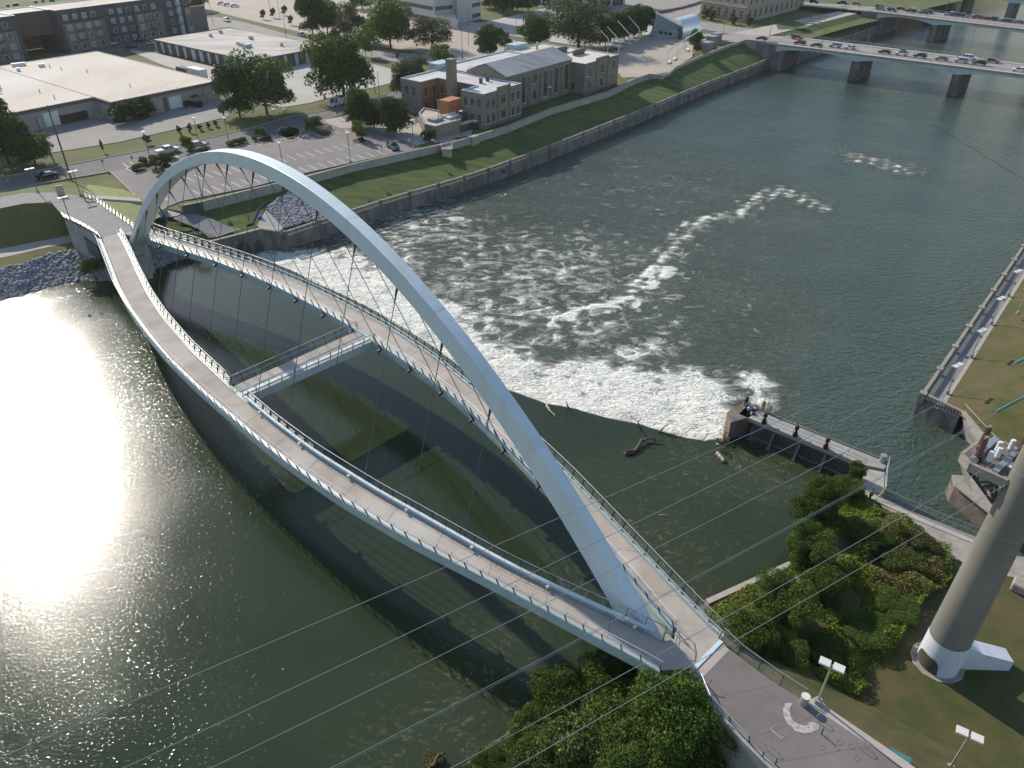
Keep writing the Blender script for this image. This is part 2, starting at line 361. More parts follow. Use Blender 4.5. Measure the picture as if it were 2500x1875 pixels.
# foam strength: boiling bays below the weir, a drifting streak, threads further down
FB = [(1235, 905, 6.5, .9), (1340, 950, 6, 1.0), (1430, 915, 6, .85), (1500, 985, 6.5, 1.0), (1540, 940, 6, .9), (1640, 1000, 6.5, 1.0), (1685, 955, 6, 1.0), (1720, 1030, 5, 1.0), (1640, 920, 4, .6),
      (760, 655, 9, 1.0), (860, 700, 9, 1.05), (950, 760, 9, 1.05), (1040, 810, 8, 1.0), (1120, 860, 7, 1.0), (840, 640, 7, .8), (1190, 895, 6, .8), (1060, 770, 7, .8), (720, 640, 5, .9), (930, 700, 7, .85), (1140, 820, 6, .6),
      (1180, 770, 8, .5), (1330, 830, 9, .35), (1480, 820, 10, .42), (1570, 860, 8, .5), (1100, 700, 11, .42), (1010, 640, 12, .42), (1230, 850, 7, .5), (1750, 920, 6, .35), (1840, 930, 3.5, .7), (1855, 975, 2.5, .75)]
ST1 = [(1352, 820), (1360, 790), (1400, 765), (1450, 752), (1520, 738), (1570, 705), (1600, 665), (1640, 660)]
ST2 = [(1590, 690), (1620, 640), (1680, 555), (1730, 535), (1800, 520), (1900, 465), (1960, 480), (2010, 505)]
ST3 = [(1120, 640), (1190, 615), (1270, 585)]; ST4 = [(2090, 385), (2140, 395), (2210, 415)]
def foam_tail(X, Y):
    F = np.zeros(X.shape); cd_ = poly_d(X, Y, [(p.x, p.y) for p in CRW])
    F = np.maximum(F, np.clip(1.6-cd_/6.0, 0, 1.2))
    for px, py, r, s in FB:
        p = G(px, py, ZD); F = np.maximum(F, s*np.exp(-((X-p.x)**2+(Y-p.y)**2)/(r*r)*.8))
    for S_, wd, s in ((ST1, 2.1, 1.0), (ST2, 3.6, .60), (ST3, 5, .45), (ST4, 6, .5)):
        wx = 1.1*np.sin(X*.9+Y*.4)+.7*np.sin(X*2.1-Y*1.3); wy = 1.1*np.sin(Y*.8-X*.5)+.6*np.sin(Y*2.3+X); d = poly_d(X+wx, Y+wy, [tuple(G(x, y, ZD)[:2]) for x, y in S_]); F = np.maximum(F, s*np.exp(-(d/wd)**2)*(.78+.3*np.sin(X*1.3+Y*.7)*np.sin(Y*1.7-X*.4)))
    q = G(1300, 700, ZD); far = np.exp(-((X-q.x)**2+(Y-q.y)**2)/(42.0**2)); F = np.maximum(F, .42*far)
    q = G(1000, 560, ZD); F = np.maximum(F, .42*np.exp(-((X-q.x)**2+(Y-q.y)**2)/(30.0**2)))
    q = G(1550, 480, ZD); F = np.maximum(F, .22*np.exp(-((X-q.x)**2+(Y-q.y)**2)/(50.0**2)))
    wob = sum(np.sin(X*math.cos(k*1.9)*(.5+.33*k)+Y*math.sin(k*1.9)*(.5+.33*k)+k) for k in range(7))/7; F = F*(1+.45*wob)
    return F
def amp_tail(X, Y, F):
    a = np.zeros(X.shape)
    for k in range(14):
        th = k*2.4; f = .25+.11*k; a += np.sin(X*math.cos(th)*f + Y*math.sin(th)*f + k*1.7)/(1+.25*k)
    return a*.055*np.clip(F-.25, 0, 1)*2.2
gx0, gx1, gy0, gy1 = -72.0, 128.0, 58.0, 238.0
grid('river', gx0, gx1, gy0, gy1, .7, ZD, M['tail'], foam_tail, amp_tail)
for (a, b, c, d) in ((-72, 900, 238, 1500), (128, 900, -60, 238), (-72, 128, -60, 58)):
    mb = MB(); mb.quad((a, c, ZD), (b, c, ZD), (b, d, ZD), (a, d, ZD)); struct(mb.build('river', M['tail']))
# upper pool
POOLR = [tuple(G(1790, 1066, 0)), tuple(G(1860, 1083, 0)), tuple(G(2040, 1163, 0)), tuple(G(2085, 1185, 0))]
def foam_pool(X, Y):
    F = np.zeros(X.shape)
    for px, py, r, s in ((1560, 1300, 9, .8), (1500, 1200, 6, .6), (1700, 1150, 8, .7), (1850, 1150, 7, 1), (1650, 1420, 5, .7), (1180, 1640, 6, .8), (1050, 1800, 7, .6), (1250, 1560, 4, .7), (1980, 1170, 5, .9), (1430, 1440, 4, .6)):
        p = G(px, py, 0); F = np.maximum(F, s*np.exp(-((X-p.x)**2+(Y-p.y)**2)/(r*r)))
    return F
def pool_sheet():
    pts = [(p.x, p.y) for p in CRW[::3]] + [(p[0], p[1]) for p in POOLR] + [(50, 55), (70, 40), (70, -120), (-500, -120), (-500, 190), (-120, 190), (-60, 140)]
    # a regular grid clipped to the pool outline so that it can carry the scum mask
    import bmesh
    bm = bmesh.new(); vs = [bm.verts.new((x, y, 0)) for x, y in pts]; es = [bm.edges.new((vs[i], vs[(i+1) % len(vs)])) for i in range(len(vs))]
    tri = tessellate_polygon([[Vector((x, y, 0)) for x, y in pts]])
    for t in tri: bm.faces.new([vs[i] for i in t])
    for k in list(range(-140, -20, 10))+list(range(-20, 71, 2)): bmesh.ops.bisect_plane(bm, geom=bm.verts[:]+bm.edges[:]+bm.faces[:], plane_co=(k, 0, 0), plane_no=(1, 0, 0))
    for k in list(range(-20, 16, 6))+list(range(16, 100, 2))+list(range(100, 180, 8)): bmesh.ops.bisect_plane(bm, geom=bm.verts[:]+bm.edges[:]+bm.faces[:], plane_co=(0, k, 0), plane_no=(0, 1, 0))
    bmesh.ops.recalc_face_normals(bm, faces=bm.faces)
    me = bpy.data.meshes.new('river_pool'); bm.to_mesh(me); bm.free()
    co = np.zeros(len(me.vertices)*3); me.vertices.foreach_get('co', co); co = co.reshape(-1, 3)
    F = foam_pool(co[:, 0], co[:, 1]); at = me.attributes.new('foam', 'FLOAT', 'POINT'); at.data.foreach_set('value', F.astype(np.float32))
    q = G(1560, 1330, 0); rp = np.clip((np.hypot(co[:, 0]-q.x, co[:, 1]-q.y)-14)/44, .14, 1.0); e1 = G(395, 925, 0); e2 = G(1100, 1400, 0); dl = (e2-e1).normalized(); nn_ = np.abs((co[:, 0]-e1.x)*dl.y-(co[:, 1]-e1.y)*dl.x); sgn_ = (co[:, 0]-e1.x)*-dl.y+(co[:, 1]-e1.y)*dl.x; rp = rp*np.where(sgn_ > 0, np.clip(1-sgn_/9, .42, 1), 1); at = me.attributes.new('ripple', 'FLOAT', 'POINT'); at.data.foreach_set('value', rp.astype(np.float32))
    if me.polygons[0].normal.z < 0: me.flip_normals()
    me.materials.append(M['pool']); o = bpy.data.objects.new('river_pool', me); COL.objects.link(o); struct(o)
pool_sheet()
def weir_fall():
    mb = MB(); n = len(CRW); vs = []; K = 7
    for i, p in enumerate(CRW):
        t = (CRW[min(i+1, n-1)]-CRW[max(i-1, 0)]).normalized(); nn = Vector((-t.y, t.x, 0))
        if nn.dot(Vector((.63, .78, 0))) < 0: nn = -nn
        for k in range(K):
            a = k/(K-1); vs.append(p + nn*(1.7*a) + Vector((0, 0, .004-2.6*a*a)))
    mb.add(vs, [(i*K+k, i*K+k+1, (i+1)*K+k+1, (i+1)*K+k) for i in range(n-1) for k in range(K-1)])
    m = mat('falling_water', (.045, .06, .03), (.50, .52, .44), sc=1.1, det=8, rough=.2, lo=.46, hi=.66, spec=.6, bump=.5, bsc=3, stretch=(1, 1, .3))
    struct(mb.build('weir_fall', m, smooth=True))
weir_fall()
# ------------------------------------------------------------------ left bank (far side)
def PL(lst, z=None): return [P(p, z) for p in lst]
FW = [(446, 503), (495, 493), (620, 462), (753, 431), (860, 402), (976, 376), (1121, 344), (1200, 321), (1240, 308), (1345, 266), (1489, 223), (1547, 194), (1585, 181),
      (1617, 184), (1634, 179), (1651, 163.5), (1721, 133), (1779, 111), (1822, 97), (1895, 103)]
FWz = [6.4]*9+[6.4, 6.4, 6.4, 6.4, 6.4, 6.45, 6.55, 6.9, 7.4, 8.0, 8.4]
FWt = [G(x, y, z) for (x, y), z in zip(FW, FWz)]; FWb = [Vector((p.x, p.y, p.z-(1.7 if i < 13 else .9))) for i, p in enumerate(FWt)]
LP = [(681, 567), (697, 565.6), (747, 550), (796, 532), (918, 493), (993, 470), (1040, 457), (1072, 448), (1138, 428), (1199, 408), (1310, 367.5), (1404, 331), (1562, 269), (1721, 202.5), (1840, 158), (1889, 136)]
LPt = PL(LP, 2.75)
def off(pts, d, z=None):
    out = []; n = len(pts)
    for i, p in enumerate(pts):
        t = (pts[min(i+1, n-1)]-pts[max(i-1, 0)]); t.z = 0; t.normalize(); q = p + Vector((-t.y, t.x, 0))*d
        if z is not None: q.z = z
        out.append(q)
    return out
# base ground behind the flood wall (one big sheet to the horizon)
ZB = ST-.1
fw6 = [Vector((p.x, p.y, ZB)) for p in FWt]
fw6 = off(fw6, .25)
bank = fw6 + [Vector((125, 345, ZB)), Vector((150, 372, ZB)), Vector((190, 410, ZB)), Vector((900, 1500, ZB)), Vector((-1500, 1500, ZB)), Vector((-1500, 120, ZB)),
              P((-300, 500, ZB)), P((0, 470, ZB)), P((120, 452, ZB)), P((200, 470, ZB)), P((330, 500, ZB)), P((400, 508, ZB))]
mb = MB(); mb.sheet(bank); struct(mb.build('ground', M['ground']))
# levee slope between flood wall and river parapet
LPi = off(LPt, .45, 1.67)
strip('levee_slope', FWb[3:], LPi[5:], M['levee'], 90, 10, .05)
# lower terrace near the bridge, left of the slope
mid = [G(446, 522, 4.4), G(500, 515, 4.45), G(560, 500, 4.5), G(640, 480, 4.6), FWb[3]]
low = [G(513, 592, 2.2), G(560, 580, 2.4), G(637, 560, 2.6), G(681, 567, 1.9), LPi[5]]
strip('river_terrace', mid, low, M['levee'], 40, 10, .05)
area('gravel_pad', [(433, 527, 4.3), (452, 522, 4.4), (485, 527, 4.3), (522, 539, 3.9), (557, 555, 3.3), (589, 562, 3.0), (532, 582, 2.6), (512, 584, 2.4), (485, 562, 3.2), (423, 537, 4.1)], M['gravel'], dz=.28)
0 and area('straw_patch', [(486, 520, 4.4), (560, 512, 4.3), (575, 530, 3.8), (545, 543, 3.6), (520, 533, 4.0)], M['gr4'], dz=.25)
area('underpass_path', [(395, 490, 5.0), (408, 484, 5.15), (451, 521, 4.5), (433, 530, 4.35), (408, 533, 4.3), (398, 520, 4.6)], M['walk'], dz=.25)
strip('river_terrace', [G(330, 520, 4.9), G(395, 495, 4.9), G(410, 540, 4.5), G(500, 575, 3.0), G(520, 590, 1.8)], [G(340, 600, 2.6), G(380, 602, 2.6), G(415, 606, 2.2), G(455, 610, 1.7), G(505, 600, 1.6)], M['levee'], 24, 6, .08)
# upstream bank: path, grass, riprap
zt = 9.0
tr_t = [(-500, 520), (0, 482), (60, 471), (130, 470), (190, 477), (203, 479)]
tr_b = [(-500, 560), (0, 509), (60, 497), (115, 495), (127, 497)]
area('trail', [(x, y, zt) for x, y in tr_t] + [(203, 479, zt), (128, 497, zt)] + [(x, y, zt) for x, y in tr_b[::-1][1:]], M['path2'], dz=.03)
lp_t = [(-500, 672, 3.5), (0, 608, 3.5), (80, 592, 3.5), (165, 576, 3.5), (190, 566, 3.5), (225, 574, 3.5)]
lp_b = [(-500, 700, 3.4), (0, 631, 3.4), (110, 605, 3.4), (193, 588, 3.4), (235, 590, 3.4), (270, 600, 3.4)]
strip('levee_bank', [P((x, y, zt)) for x, y in tr_b] + [G(150, 520, zt-.3)], PL(lp_t), M['gr3'], 40, 8, .08)
strip('lower_path', PL(lp_t), PL(lp_b), M['walk'], 20, 2, dz=.03)
rr_t = [(-500, 740, 2.9), (0, 655, 2.9), (60, 643, 2.9), (120, 620, 2.9), (190, 606, 2.9), (215, 602, 2.9), (262, 618, 2.9), (330, 600, 2.6)]
strip('grass_strip', PL(lp_b), PL(rr_t[:-1]), M['gr3'], 40, 4, .05)
rr_b = [(-500, 850, -.8), (0, 752, -.8), (50, 740, -.8), (110, 722, -.8), (170, 707, -.8), (230, 702, -.8), (285, 700, -.8), (345, 684, -.8), (385, 665, -.8), (430, 645, -.8)]
rr_t2 = rr_t + [(365, 606, 2.6), (400, 608, 2.3), (440, 612, 1.8), (480, 606, 1.6)]
strip('riprap_bed', PL(rr_t2), PL(rr_b+[(500, 625, -.8)]), M['gravel'], 50, 6, .1)
strip('levee_bank', [P((x, y, zt)) for x, y in tr_t], PL([(-500, 505), (0, 469.5), (87, 452), (130, 449), (170, 444), (225, 452)], ST-.02), M['ground'], 30, 5, .05)
strip('levee_bank', [G(203, 479, zt), G(233, 492, zt), G(277, 523, zt), G(330, 558, zt-.5)], [G(215, 450, ST), G(300, 462, ST), G(345, 478, ST), G(400, 525, 4.7)], M['gr4'], 24, 5, .05)
def stones(name, A, B, n, r0, r1, label):
    a = dens(A, 60); b = dens(B, 60); mb = MB(); mb.keep = 1
    ico = [Vector(v).normalized() for v in ((0, 1, 1.618), (0, -1, 1.618), (0, 1, -1.618), (0, -1, -1.618), (1, 1.618, 0), (-1, 1.618, 0), (1, -1.618, 0), (-1, -1.618, 0), (1.618, 0, 1), (-1.618, 0, 1), (1.618, 0, -1), (-1.618, 0, -1))]
    fc = [(0, 1, 8), (0, 8, 4), (0, 4, 5), (0, 5, 9), (0, 9, 1), (1, 6, 8), (8, 6, 10), (8, 10, 4), (4, 10, 2), (4, 2, 5), (5, 2, 11), (5, 11, 9), (9, 11, 7), (9, 7, 1), (1, 7, 6), (3, 6, 7), (3, 7, 11), (3, 11, 2), (3, 2, 10), (3, 10, 6)]
    for _ in range(n):
        t = random.random()*58.9; i = int(t); f = t-i; s = random.random()
        p = a[i].lerp(a[i+1], f).lerp(b[i].lerp(b[i+1], f), s); r = random.uniform(r0, r1)*(.7+.6*random.random()**2)
        sx, sy, sz = r*random.uniform(.8, 1.4), r*random.uniform(.7, 1.1), r*random.uniform(.5, .9); an = random.random()*6.3; c, s_ = math.cos(an), math.sin(an)
        vs = []
        for v in ico:
            k = random.uniform(.8, 1.15); x, y = v.x*sx*k, v.y*sy*k; vs.append((p.x+x*c-y*s_, p.y+x*s_+y*c, p.z+v.z*sz*k+r*.15))
        mb.add(vs, fc)
    o = mb.build(name, M['stoneg']); tag(o, label, 'riprap', kind='stuff'); return o
stones('riprap', PL(rr_t), PL(rr_b[:8]), 5200, .26, .5, 'grey broken stone riprap along the upper left waterline')
stones('riprap', PL([(335, 605, 2.6), (365, 604, 2.6), (400, 606, 2.3), (440, 612, 1.8), (480, 610, 1.4)]), PL([(345, 682, -.5), (385, 663, -.5), (430, 643, -.5), (490, 622, -.4)]), 700, .26, .45, 'small patch of riprap stones beside the arch foot')
RP = [(709, 468, 4.5), (657, 503, 3.9), (650, 513, 3.6), (686, 560, 2.0), (795, 531, 1.9), (765, 500, 2.8), (740, 478, 3.9)]
area('riprap_bed', RP, M['gravel'], dz=.3)
stones('riprap', PL([(709, 468, 4.6), (680, 487, 4.3), (657, 503, 4.0), (650, 513, 3.7), (686, 560, 2.1)]), PL([(712, 468, 4.6), (740, 478, 4.1), (765, 500, 3.0), (785, 517, 2.4), (795, 531, 2.0)]), 1500, .28, .5, 'slope of grey riprap stones under the arch')
# ------------------------------------------------------------------ streets and lots (each a few cm above the sheet below)
Z1, Z2, Z3, Z4 = ST, ST+.02, ST+.05, ST+.09
area('street', [(-500, 570), (0, 469), (87, 451), (162, 437), (269, 419), (330, 408), (420, 388), (509, 371), (640, 341), (678, 327), (791, 292), (905, 262), (975, 246),
                (990, 222), (976, 220), (947, 229), (803, 269), (716, 283), (602, 315), (492, 341), (376, 362), (202, 396), (107, 414), (0, 434), (-500, 520)], M['asph'], Z2)
area('parking_lot', [(269, 419), (345, 491), (395, 510), (440, 492), (460, 487), (620, 455), (742, 423), (857, 397), (979, 371), (1028, 360), (1012, 352), (960, 330), (900, 312), (840, 308), (800, 300), (791, 292), (678, 327), (640, 341), (509, 373), (420, 388)], M['lot'], Z3)
area('plaza', [(791, 292), (800, 300), (830, 312), (900, 314), (960, 330), (1018, 355), (1060, 345), (1075, 330), (1000, 300), (905, 262), (860, 280)], M['walk'], Z3, .01)
area('truck_yard', [(-60, 330), (60, 350), (124, 373), (289, 347), (405, 321), (492, 301), (560, 283), (540, 240), (400, 230), (0, 280)], M['yard'], Z2)
area('concrete_lot', [(302, 118), (383, 130), (520, 163), (610, 183), (640, 182), (800, 140), (870, 143), (905, 155), (945, 165), (975, 178), (953, 203), (830, 232), (757, 251), (690, 262), (560, 243), (530, 200), (400, 160)], M['lotc'], Z2)
area('far_street', [(380, 98), (450, 62), (520, 40), (600, 55), (700, 83), (800, 107), (900, 122), (990, 130), (1050, 132), (1058, 150), (1010, 157), (930, 146), (850, 130), (740, 108), (660, 92), (560, 66), (500, 75), (470, 92), (420, 108)], M['yard'], Z2, .01)
area('far_street', [(40, 176), (72, 152), (148, 131), (300, 103), (475, 84), (482, 93), (400, 106), (335, 123), (255, 127), (190, 140), (110, 165), (60, 185)], M['asph'], Z2, .015)
area('tan_lot', [(470, 40), (510, -30), (900, -30), (1000, 0), (1080, 60), (1190, 75), (1260, 100), (1200, 145), (1120, 152), (1010, 125), (900, 110), (740, 80), (620, 52), (530, 30)], M['lott'], Z1)
area('plaza_lot', [(1010, 50), (1180, 55), (1330, 20), (1420, 38), (1500, 30), (1560, 45), (1600, 60), (1560, 120), (1400, 110), (1200, 80)], M['lotc'], Z2)
area('city_street', [(1300, 14), (1500, 32), (1570, 48), (1640, 62), (1720, 72), (1830, 92), (1900, 101), (1885, 78), (1780, 62), (1690, 48), (1720, 20), (1760, -40), (1500, -40), (1400, 10)], M['yard'], Z3)
area('rink_plaza', [(1503, 133), (1530, 95), (1590, 88), (1680, 98), (1700, 118), (1690, 140), (1655, 160), (1634, 176), (1560, 188), (1520, 190), (1503, 172)], M['lott'], Z3, .02)
area('plant_pavement', [(1002, 290), (1085, 262), (1160, 300), (1150, 330), (1108, 338), (1060, 350), (1040, 330)], M['walk'], Z2, .01)
area('sidewalk', [(1065, 345), (1072, 330), (1085, 337), (1122, 341), (1095, 348)], M['walk'], Z3)
for pts in ([(678, 322), (683, 312), (715, 313), (735, 320), (733, 335), (718, 345), (700, 345)], [(752, 320), (770, 313), (806, 318), (815, 325), (805, 335), (790, 336)],
            [(855, 345), (868, 339), (890, 340), (898, 347), (885, 352), (863, 351)], [(305, 415), (320, 405), (360, 392), (430, 379), (440, 385), (375, 408), (355, 420), (330, 427)],
            [(550, 357), (565, 345), (605, 343), (600, 352), (570, 362)], [(615, 345), (640, 335), (672, 338), (665, 347), (640, 352)], [(680, 335), (700, 322), (725, 322), (722, 334), (700, 338)]):
    w_ = [P(p, ST) for p in pts]; c = sum(w_, Vector())/len(w_); mb = MB()
    mb.prism([(p.x, p.y) for p in w_], ST, ST+.17); struct(mb.build('traffic_island', M['curb']))
    mb = MB(); mb.sheet([Vector((*(c+(p-c)*.88).xy, ST+.2)) for p in w_]); struct(mb.build('planting_bed', M['mulch']))
# kerbs along the street, real steps
def kerb(pts, z=ST, wd=.25):
    mb = MB(); q = [P(p, z+.08) for p in pts]
    for a, b in zip(q, q[1:]): mb.beam(a, b, wd, .2)
    struct(mb.build('kerb', M['curb']))
kerb([(0, 434), (107, 414), (202, 396), (376, 362), (492, 341), (602, 315), (716, 283), (803, 269), (947, 229)])
kerb([(0, 469), (87, 451), (162, 437), (269, 419)]); kerb([(269, 419), (345, 491)]); kerb([(460, 487), (620, 455), (742, 423), (857, 397), (979, 371), (1028, 360)])
# painted bay lines
mb = MB()
def bays(a, b, n, d):
    for i in range(n):
        t = i/(n-1); p = G(a[0]+(b[0]-a[0])*t, a[1]+(b[1]-a[1])*t, Z4); q = G(a[0]+(b[0]-a[0])*t+d[0], a[1]+(b[1]-a[1])*t+d[1], Z4)
        l = (q-p).normalized().cross(Vector((0, 0, 1)))*.08; mb.quad(p-l, q-l, q+l, p+l)
bays((452, 432), (857, 346), 19, (23, 11)); bays((470, 465), (941, 362), 21, (24, 12)); bays((600, 352), (840, 316), 11, (14, 7))
for k in range(9): bays((616+k*3.2, 358-k*.7), (640+k*3.2, 368-k*.7), 2, (1, 0))
bays((300, 398), (335, 391), 3, (14, 12)); struct(mb.build('bay_markings', M['paint']))
# ------------------------------------------------------------------ right bank (near side)
SHR = [(1040, 1930), (1127, 1850), (1190, 1806), (1242, 1774), (1290, 1725), (1340, 1690), (1430, 1620), (1500, 1580), (1600, 1530), (1718, 1466), (1850, 1408), (1922, 1374), (2000, 1290), (2060, 1195), (2092, 1182)]
shw = dens([G(x, y, -.3) for x, y in SHR], 40)
inn = dens([G(1250, 2100, 3.6), G(1340, 1880, 3.6), G(1420, 1780, 3.6), G(1560, 1690, 3.6), G(1700, 1600, 3.6), G(1830, 1500, 3.8), G(1960, 1420, 3.8), G(2090, 1290, 3.6), G(2120, 1225, 3.2)], 40)
strip('river_bank', shw, inn, M['soil'], 40, 6, .15)
rb = inn + [G(2230, 1275, 3.4), G(2395, 1330, 3.4), G(2600, 1400, 3.4), Vector((140, 60, 3.6)), Vector((160, -80, 3.6)), Vector((-8, -80, 3.6))]
mb = MB(); mb.sheet(rb); struct(mb.build('ground', M['gr2']))
area('gravel_path', [(2150, 1232), (2242, 1268), (2387, 1325), (2440, 1350), (2560, 1370), (2560, 1430), (2440, 1402), (2351, 1388), (2297, 1348), (2242, 1300), (2170, 1262)], M['gravelt'], 3.5, .02)
# promenade and lawn beyond the river on the right
RPT = [(2250, 957), (2280, 914), (2320, 856), (2390, 753), (2498, 596), (2700, 300)]
RPw = [G(x, y, 2.6) for x, y in RPT]; RPw = [RPw[0].lerp(RPw[-1], t) for t in (0, 1)]
e_ = (RPw[1]-RPw[0]).normalized(); nR = Vector((e_.y, -e_.x, 0))
if nR.x < 0: nR = -nR
far_ = RPw[0]+e_*300
def q3(p, z): return Vector((p.x, p.y, z))
mb = MB(); mb.sheet([q3(RPw[0]+nR*.3, 1.5), q3(far_+nR*.3, 1.5), q3(far_+nR*3.0, 1.5), q3(RPw[0]+nR*3.0, 1.5), q3(RPw[0]+nR*2.6-e_*1.0, 1.5)]); struct(mb.build('promenade', M['path2']))
mb = MB(); mb.sheet([q3(RPw[0]+nR*2.7, 1.62), q3(far_+nR*2.7, 1.62), q3(far_+nR*3.2, 1.64), q3(RPw[0]+nR*3.2, 1.64)]); struct(mb.build('promenade_edge', M['curb']))
CW = [G(2347, 1003, 2.6), G(2420, 1090, 3.2), G(2480, 1180, 3.4), G(2560, 1260, 3.5)]
lw = [q3(far_+nR*5.0, .42), q3(RPw[0]+nR*5.0, .42), q3(RPw[0]+nR*2.5-e_*3.0, .5), q3(CW[0], .8)]
strip('lawn', [q3(far_+nR*3.0, 1.58), q3(RPw[0]+nR*3.0, 1.58), q3(RPw[0].lerp(CW[0], .6)+nR*.3-e_*-.4, 1.7), q3(CW[0]+nR*.3, 2.2), q3(CW[1]+nR*.5, 3.0), q3(CW[2]+nR*.5, 3.2)], [q3(far_+nR*15, 5.6), q3(RPw[0]+nR*15, 5.6), q3(RPw[0]+nR*14-e_*3, 5.4), q3(CW[0]+nR*10, 4.6), q3(CW[1]+nR*9, 3.9), q3(CW[2]+nR*9, 3.6)], M['gr2'], 50, 8, .04)
mb = MB(); mb.sheet([q3(far_+nR*14.8, 5.55), q3(RPw[0]+nR*14.8, 5.55), q3(RPw[0]+nR*13.8-e_*3, 5.35), q3(CW[0]+nR*9.8, 4.5), q3(CW[1]+nR*8.8, 3.85), q3(CW[2]+nR*8.5, 3.55), Vector((160, 60, 3.5)), Vector((400, 200, 4)), Vector((420, 330, 5))]); struct(mb.build('ground', M['gr2']))
# ------------------------------------------------------------------ footbridge (one thing, many parts)
BA = Vector((-67.687, 122.751, 0)); BB = Vector((11.454, 47.452, 0)); BD = BB-BA; BLn = BD.length; BE = BD.normalized()
BN = Vector((-BE.y, BE.x, 0))
if BN.dot(-BA) > 0: BN = -BN                    # BN points away from the camera side
def BL(t, n, z): p = BA + BE*t + BN*n; return Vector((p.x, p.y, z))
def toB(p): q = p-BA; return q.dot(BE), q.dot(BN)
DZ = 9.0
def smooth(tab, ts):
    xs = [a for a, b in tab]; ys = [b for a, b in tab]; fine = np.arange(xs[0]-12, xs[-1]+12, .5)
    v = np.interp(fine, xs, ys); k = 13; ker = np.hanning(k+2)[1:-1]; ker /= ker.sum()
    vp = np.pad(v, k, mode='reflect', reflect_type='odd'); v = np.convolve(vp, ker, 'same')[k:-k]; return np.interp(ts, fine, v)
NO = [(-3.1, -2.6), (9.2, -5.9), (17.7, -8.2), (25.8, -9.9), (36.2, -11.5), (42.9, -12.3), (52.9, -12.9), (67.6, -13.2), (74.7, -13.0), (82.6, -12.4), (90.6, -11.3), (101.2, -9.3), (111, -7.6), (116.5, -6.6)]
NI = [(-3.1, .7), (6.4, -1.7), (14.9, -4.0), (24.1, -6.3), (32.2, -7.9), (42.3, -9.3), (54.8, -10.2), (65.2, -10.6), (73.5, -10.5), (83.2, -9.7), (90, -8.8), (98.2, -7.8), (103.7, -6.8), (109.9, -5.4), (115, -4.2)]
FO = [(-3.1, 4.9), (4, 5.9), (13.8, 8.2), (23.5, 10.3), (31.9, 11.6), (40, 12.4), (46.3, 12.7), (57.4, 12.8), (67.7, 12.0), (75.9, 10.6), (84, 8.9), (95.7, 6.1), (106.6, 2.8), (113.9, .6), (118.4, -.7)]
FI = [(2.0, 3.0), (7, 4.1), (18.2, 6.7), (27.1, 8.1), (35.9, 9.0), (45, 9.4), (53.5, 9.5), (65.9, 8.9), (72, 8.4), (78.3, 7.5), (86.7, 5.6), (95, 3.5), (107.6, .1), (115, -2.6)]
def edge(tab, t0, t1, z=DZ, st=1.5):
    ts = np.linspace(t0, t1, int((t1-t0)/st)+1); ns = smooth(tab, ts); return [BL(t, n, z) for t, n in zip(ts, ns)]
bridge = thing('footbridge', 'pale steel arch footbridge whose two curved decks cross the river in the foreground', 'footbridge', BL(BLn/2, 0, DZ))
def slab(mb, A, B, th, mi=0):
    n = len(A); vs = []
    for a, b in zip(A, B): vs += [a, b, b-Vector((0, 0, th)), a-Vector((0, 0, th))]
    mb.add(vs, [(4*i+j, 4*i+(j+1) % 4, 4*(i+1)+(j+1) % 4, 4*(i+1)+j) for i in range(n-1) for j in range(4)] + [(0, 1, 2, 3), (4*n-1, 4*n-2, 4*n-3, 4*n-4)], mi)
def follow(pts, o, z0, z1, wd, mb, mi=0):
    """rectangular member along a plan curve, offset o sideways, from z0 to z1"""
    a = off(pts, o-wd/2); b = off(pts, o+wd/2); n = len(pts); vs = []
    for p, q in zip(a, b): vs += [(p.x, p.y, p.z+z0), (q.x, q.y, q.z+z0), (q.x, q.y, q.z+z1), (p.x, p.y, p.z+z1)]
    mb.add(vs, [(4*i+j, 4*i+(j+1) % 4, 4*(i+1)+(j+1) % 4, 4*(i+1)+j) for i in range(n-1) for j in range(4)] + [(0, 1, 2, 3), (4*n-1, 4*n-2, 4*n-3, 4*n-4)], mi)
eNO = edge(NO, -3.1, 116.5); eNI = edge(NI, -3.1, 115); eFO = edge(FO, -3.1, 118.4); eFI = edge(FI, 2, 115)
def resm(A, n=100): return dens(A, n)
for (o_, i_, nm, lb) in ((eNO, eNI, 'deck', 'near curved walkway deck'), (eFO, eFI, 'deck', 'far curved walkway deck')):
    mb = MB(); A_, B_ = resm(o_), resm(i_); slab(mb, A_, B_, .3)
    for k in range(5, 98, 5):
        dv = (A_[k+1]-A_[k-1]).normalized()*.025; u_ = Vector((0, 0, .004)); mb.quad(A_[k]-dv+u_, B_[k]-dv+u_, B_[k]+dv+u_, A_[k]+dv+u_, 1)
    d_ = mb.build(nm, [M['deck'], M['trimd']], bridge); d_['label'] = lb
j1, j2 = G(249.5, 582, DZ), G(322, 564, DZ)
mb = MB(); c_ = [j1, eNO[0], eNI[0], BL(-2, 1.3, DZ), eFI[0], eFO[0], j2]
mb.prism([(p.x, p.y) for p in c_], DZ-.4, DZ-.006); mb.build('landing', M['deck'], bridge)
k1, k2 = G(1761, 1565, DZ), G(1695, 1632, DZ)
mb = MB(); c_ = [eNO[-1], eNI[-1], BL(115.6, -3.4, DZ), eFI[-1], eFO[-1], k2]
mb.prism([(p.x, p.y) for p in c_], DZ-.4, DZ-.006); mb.build('landing', M['deck'], bridge)
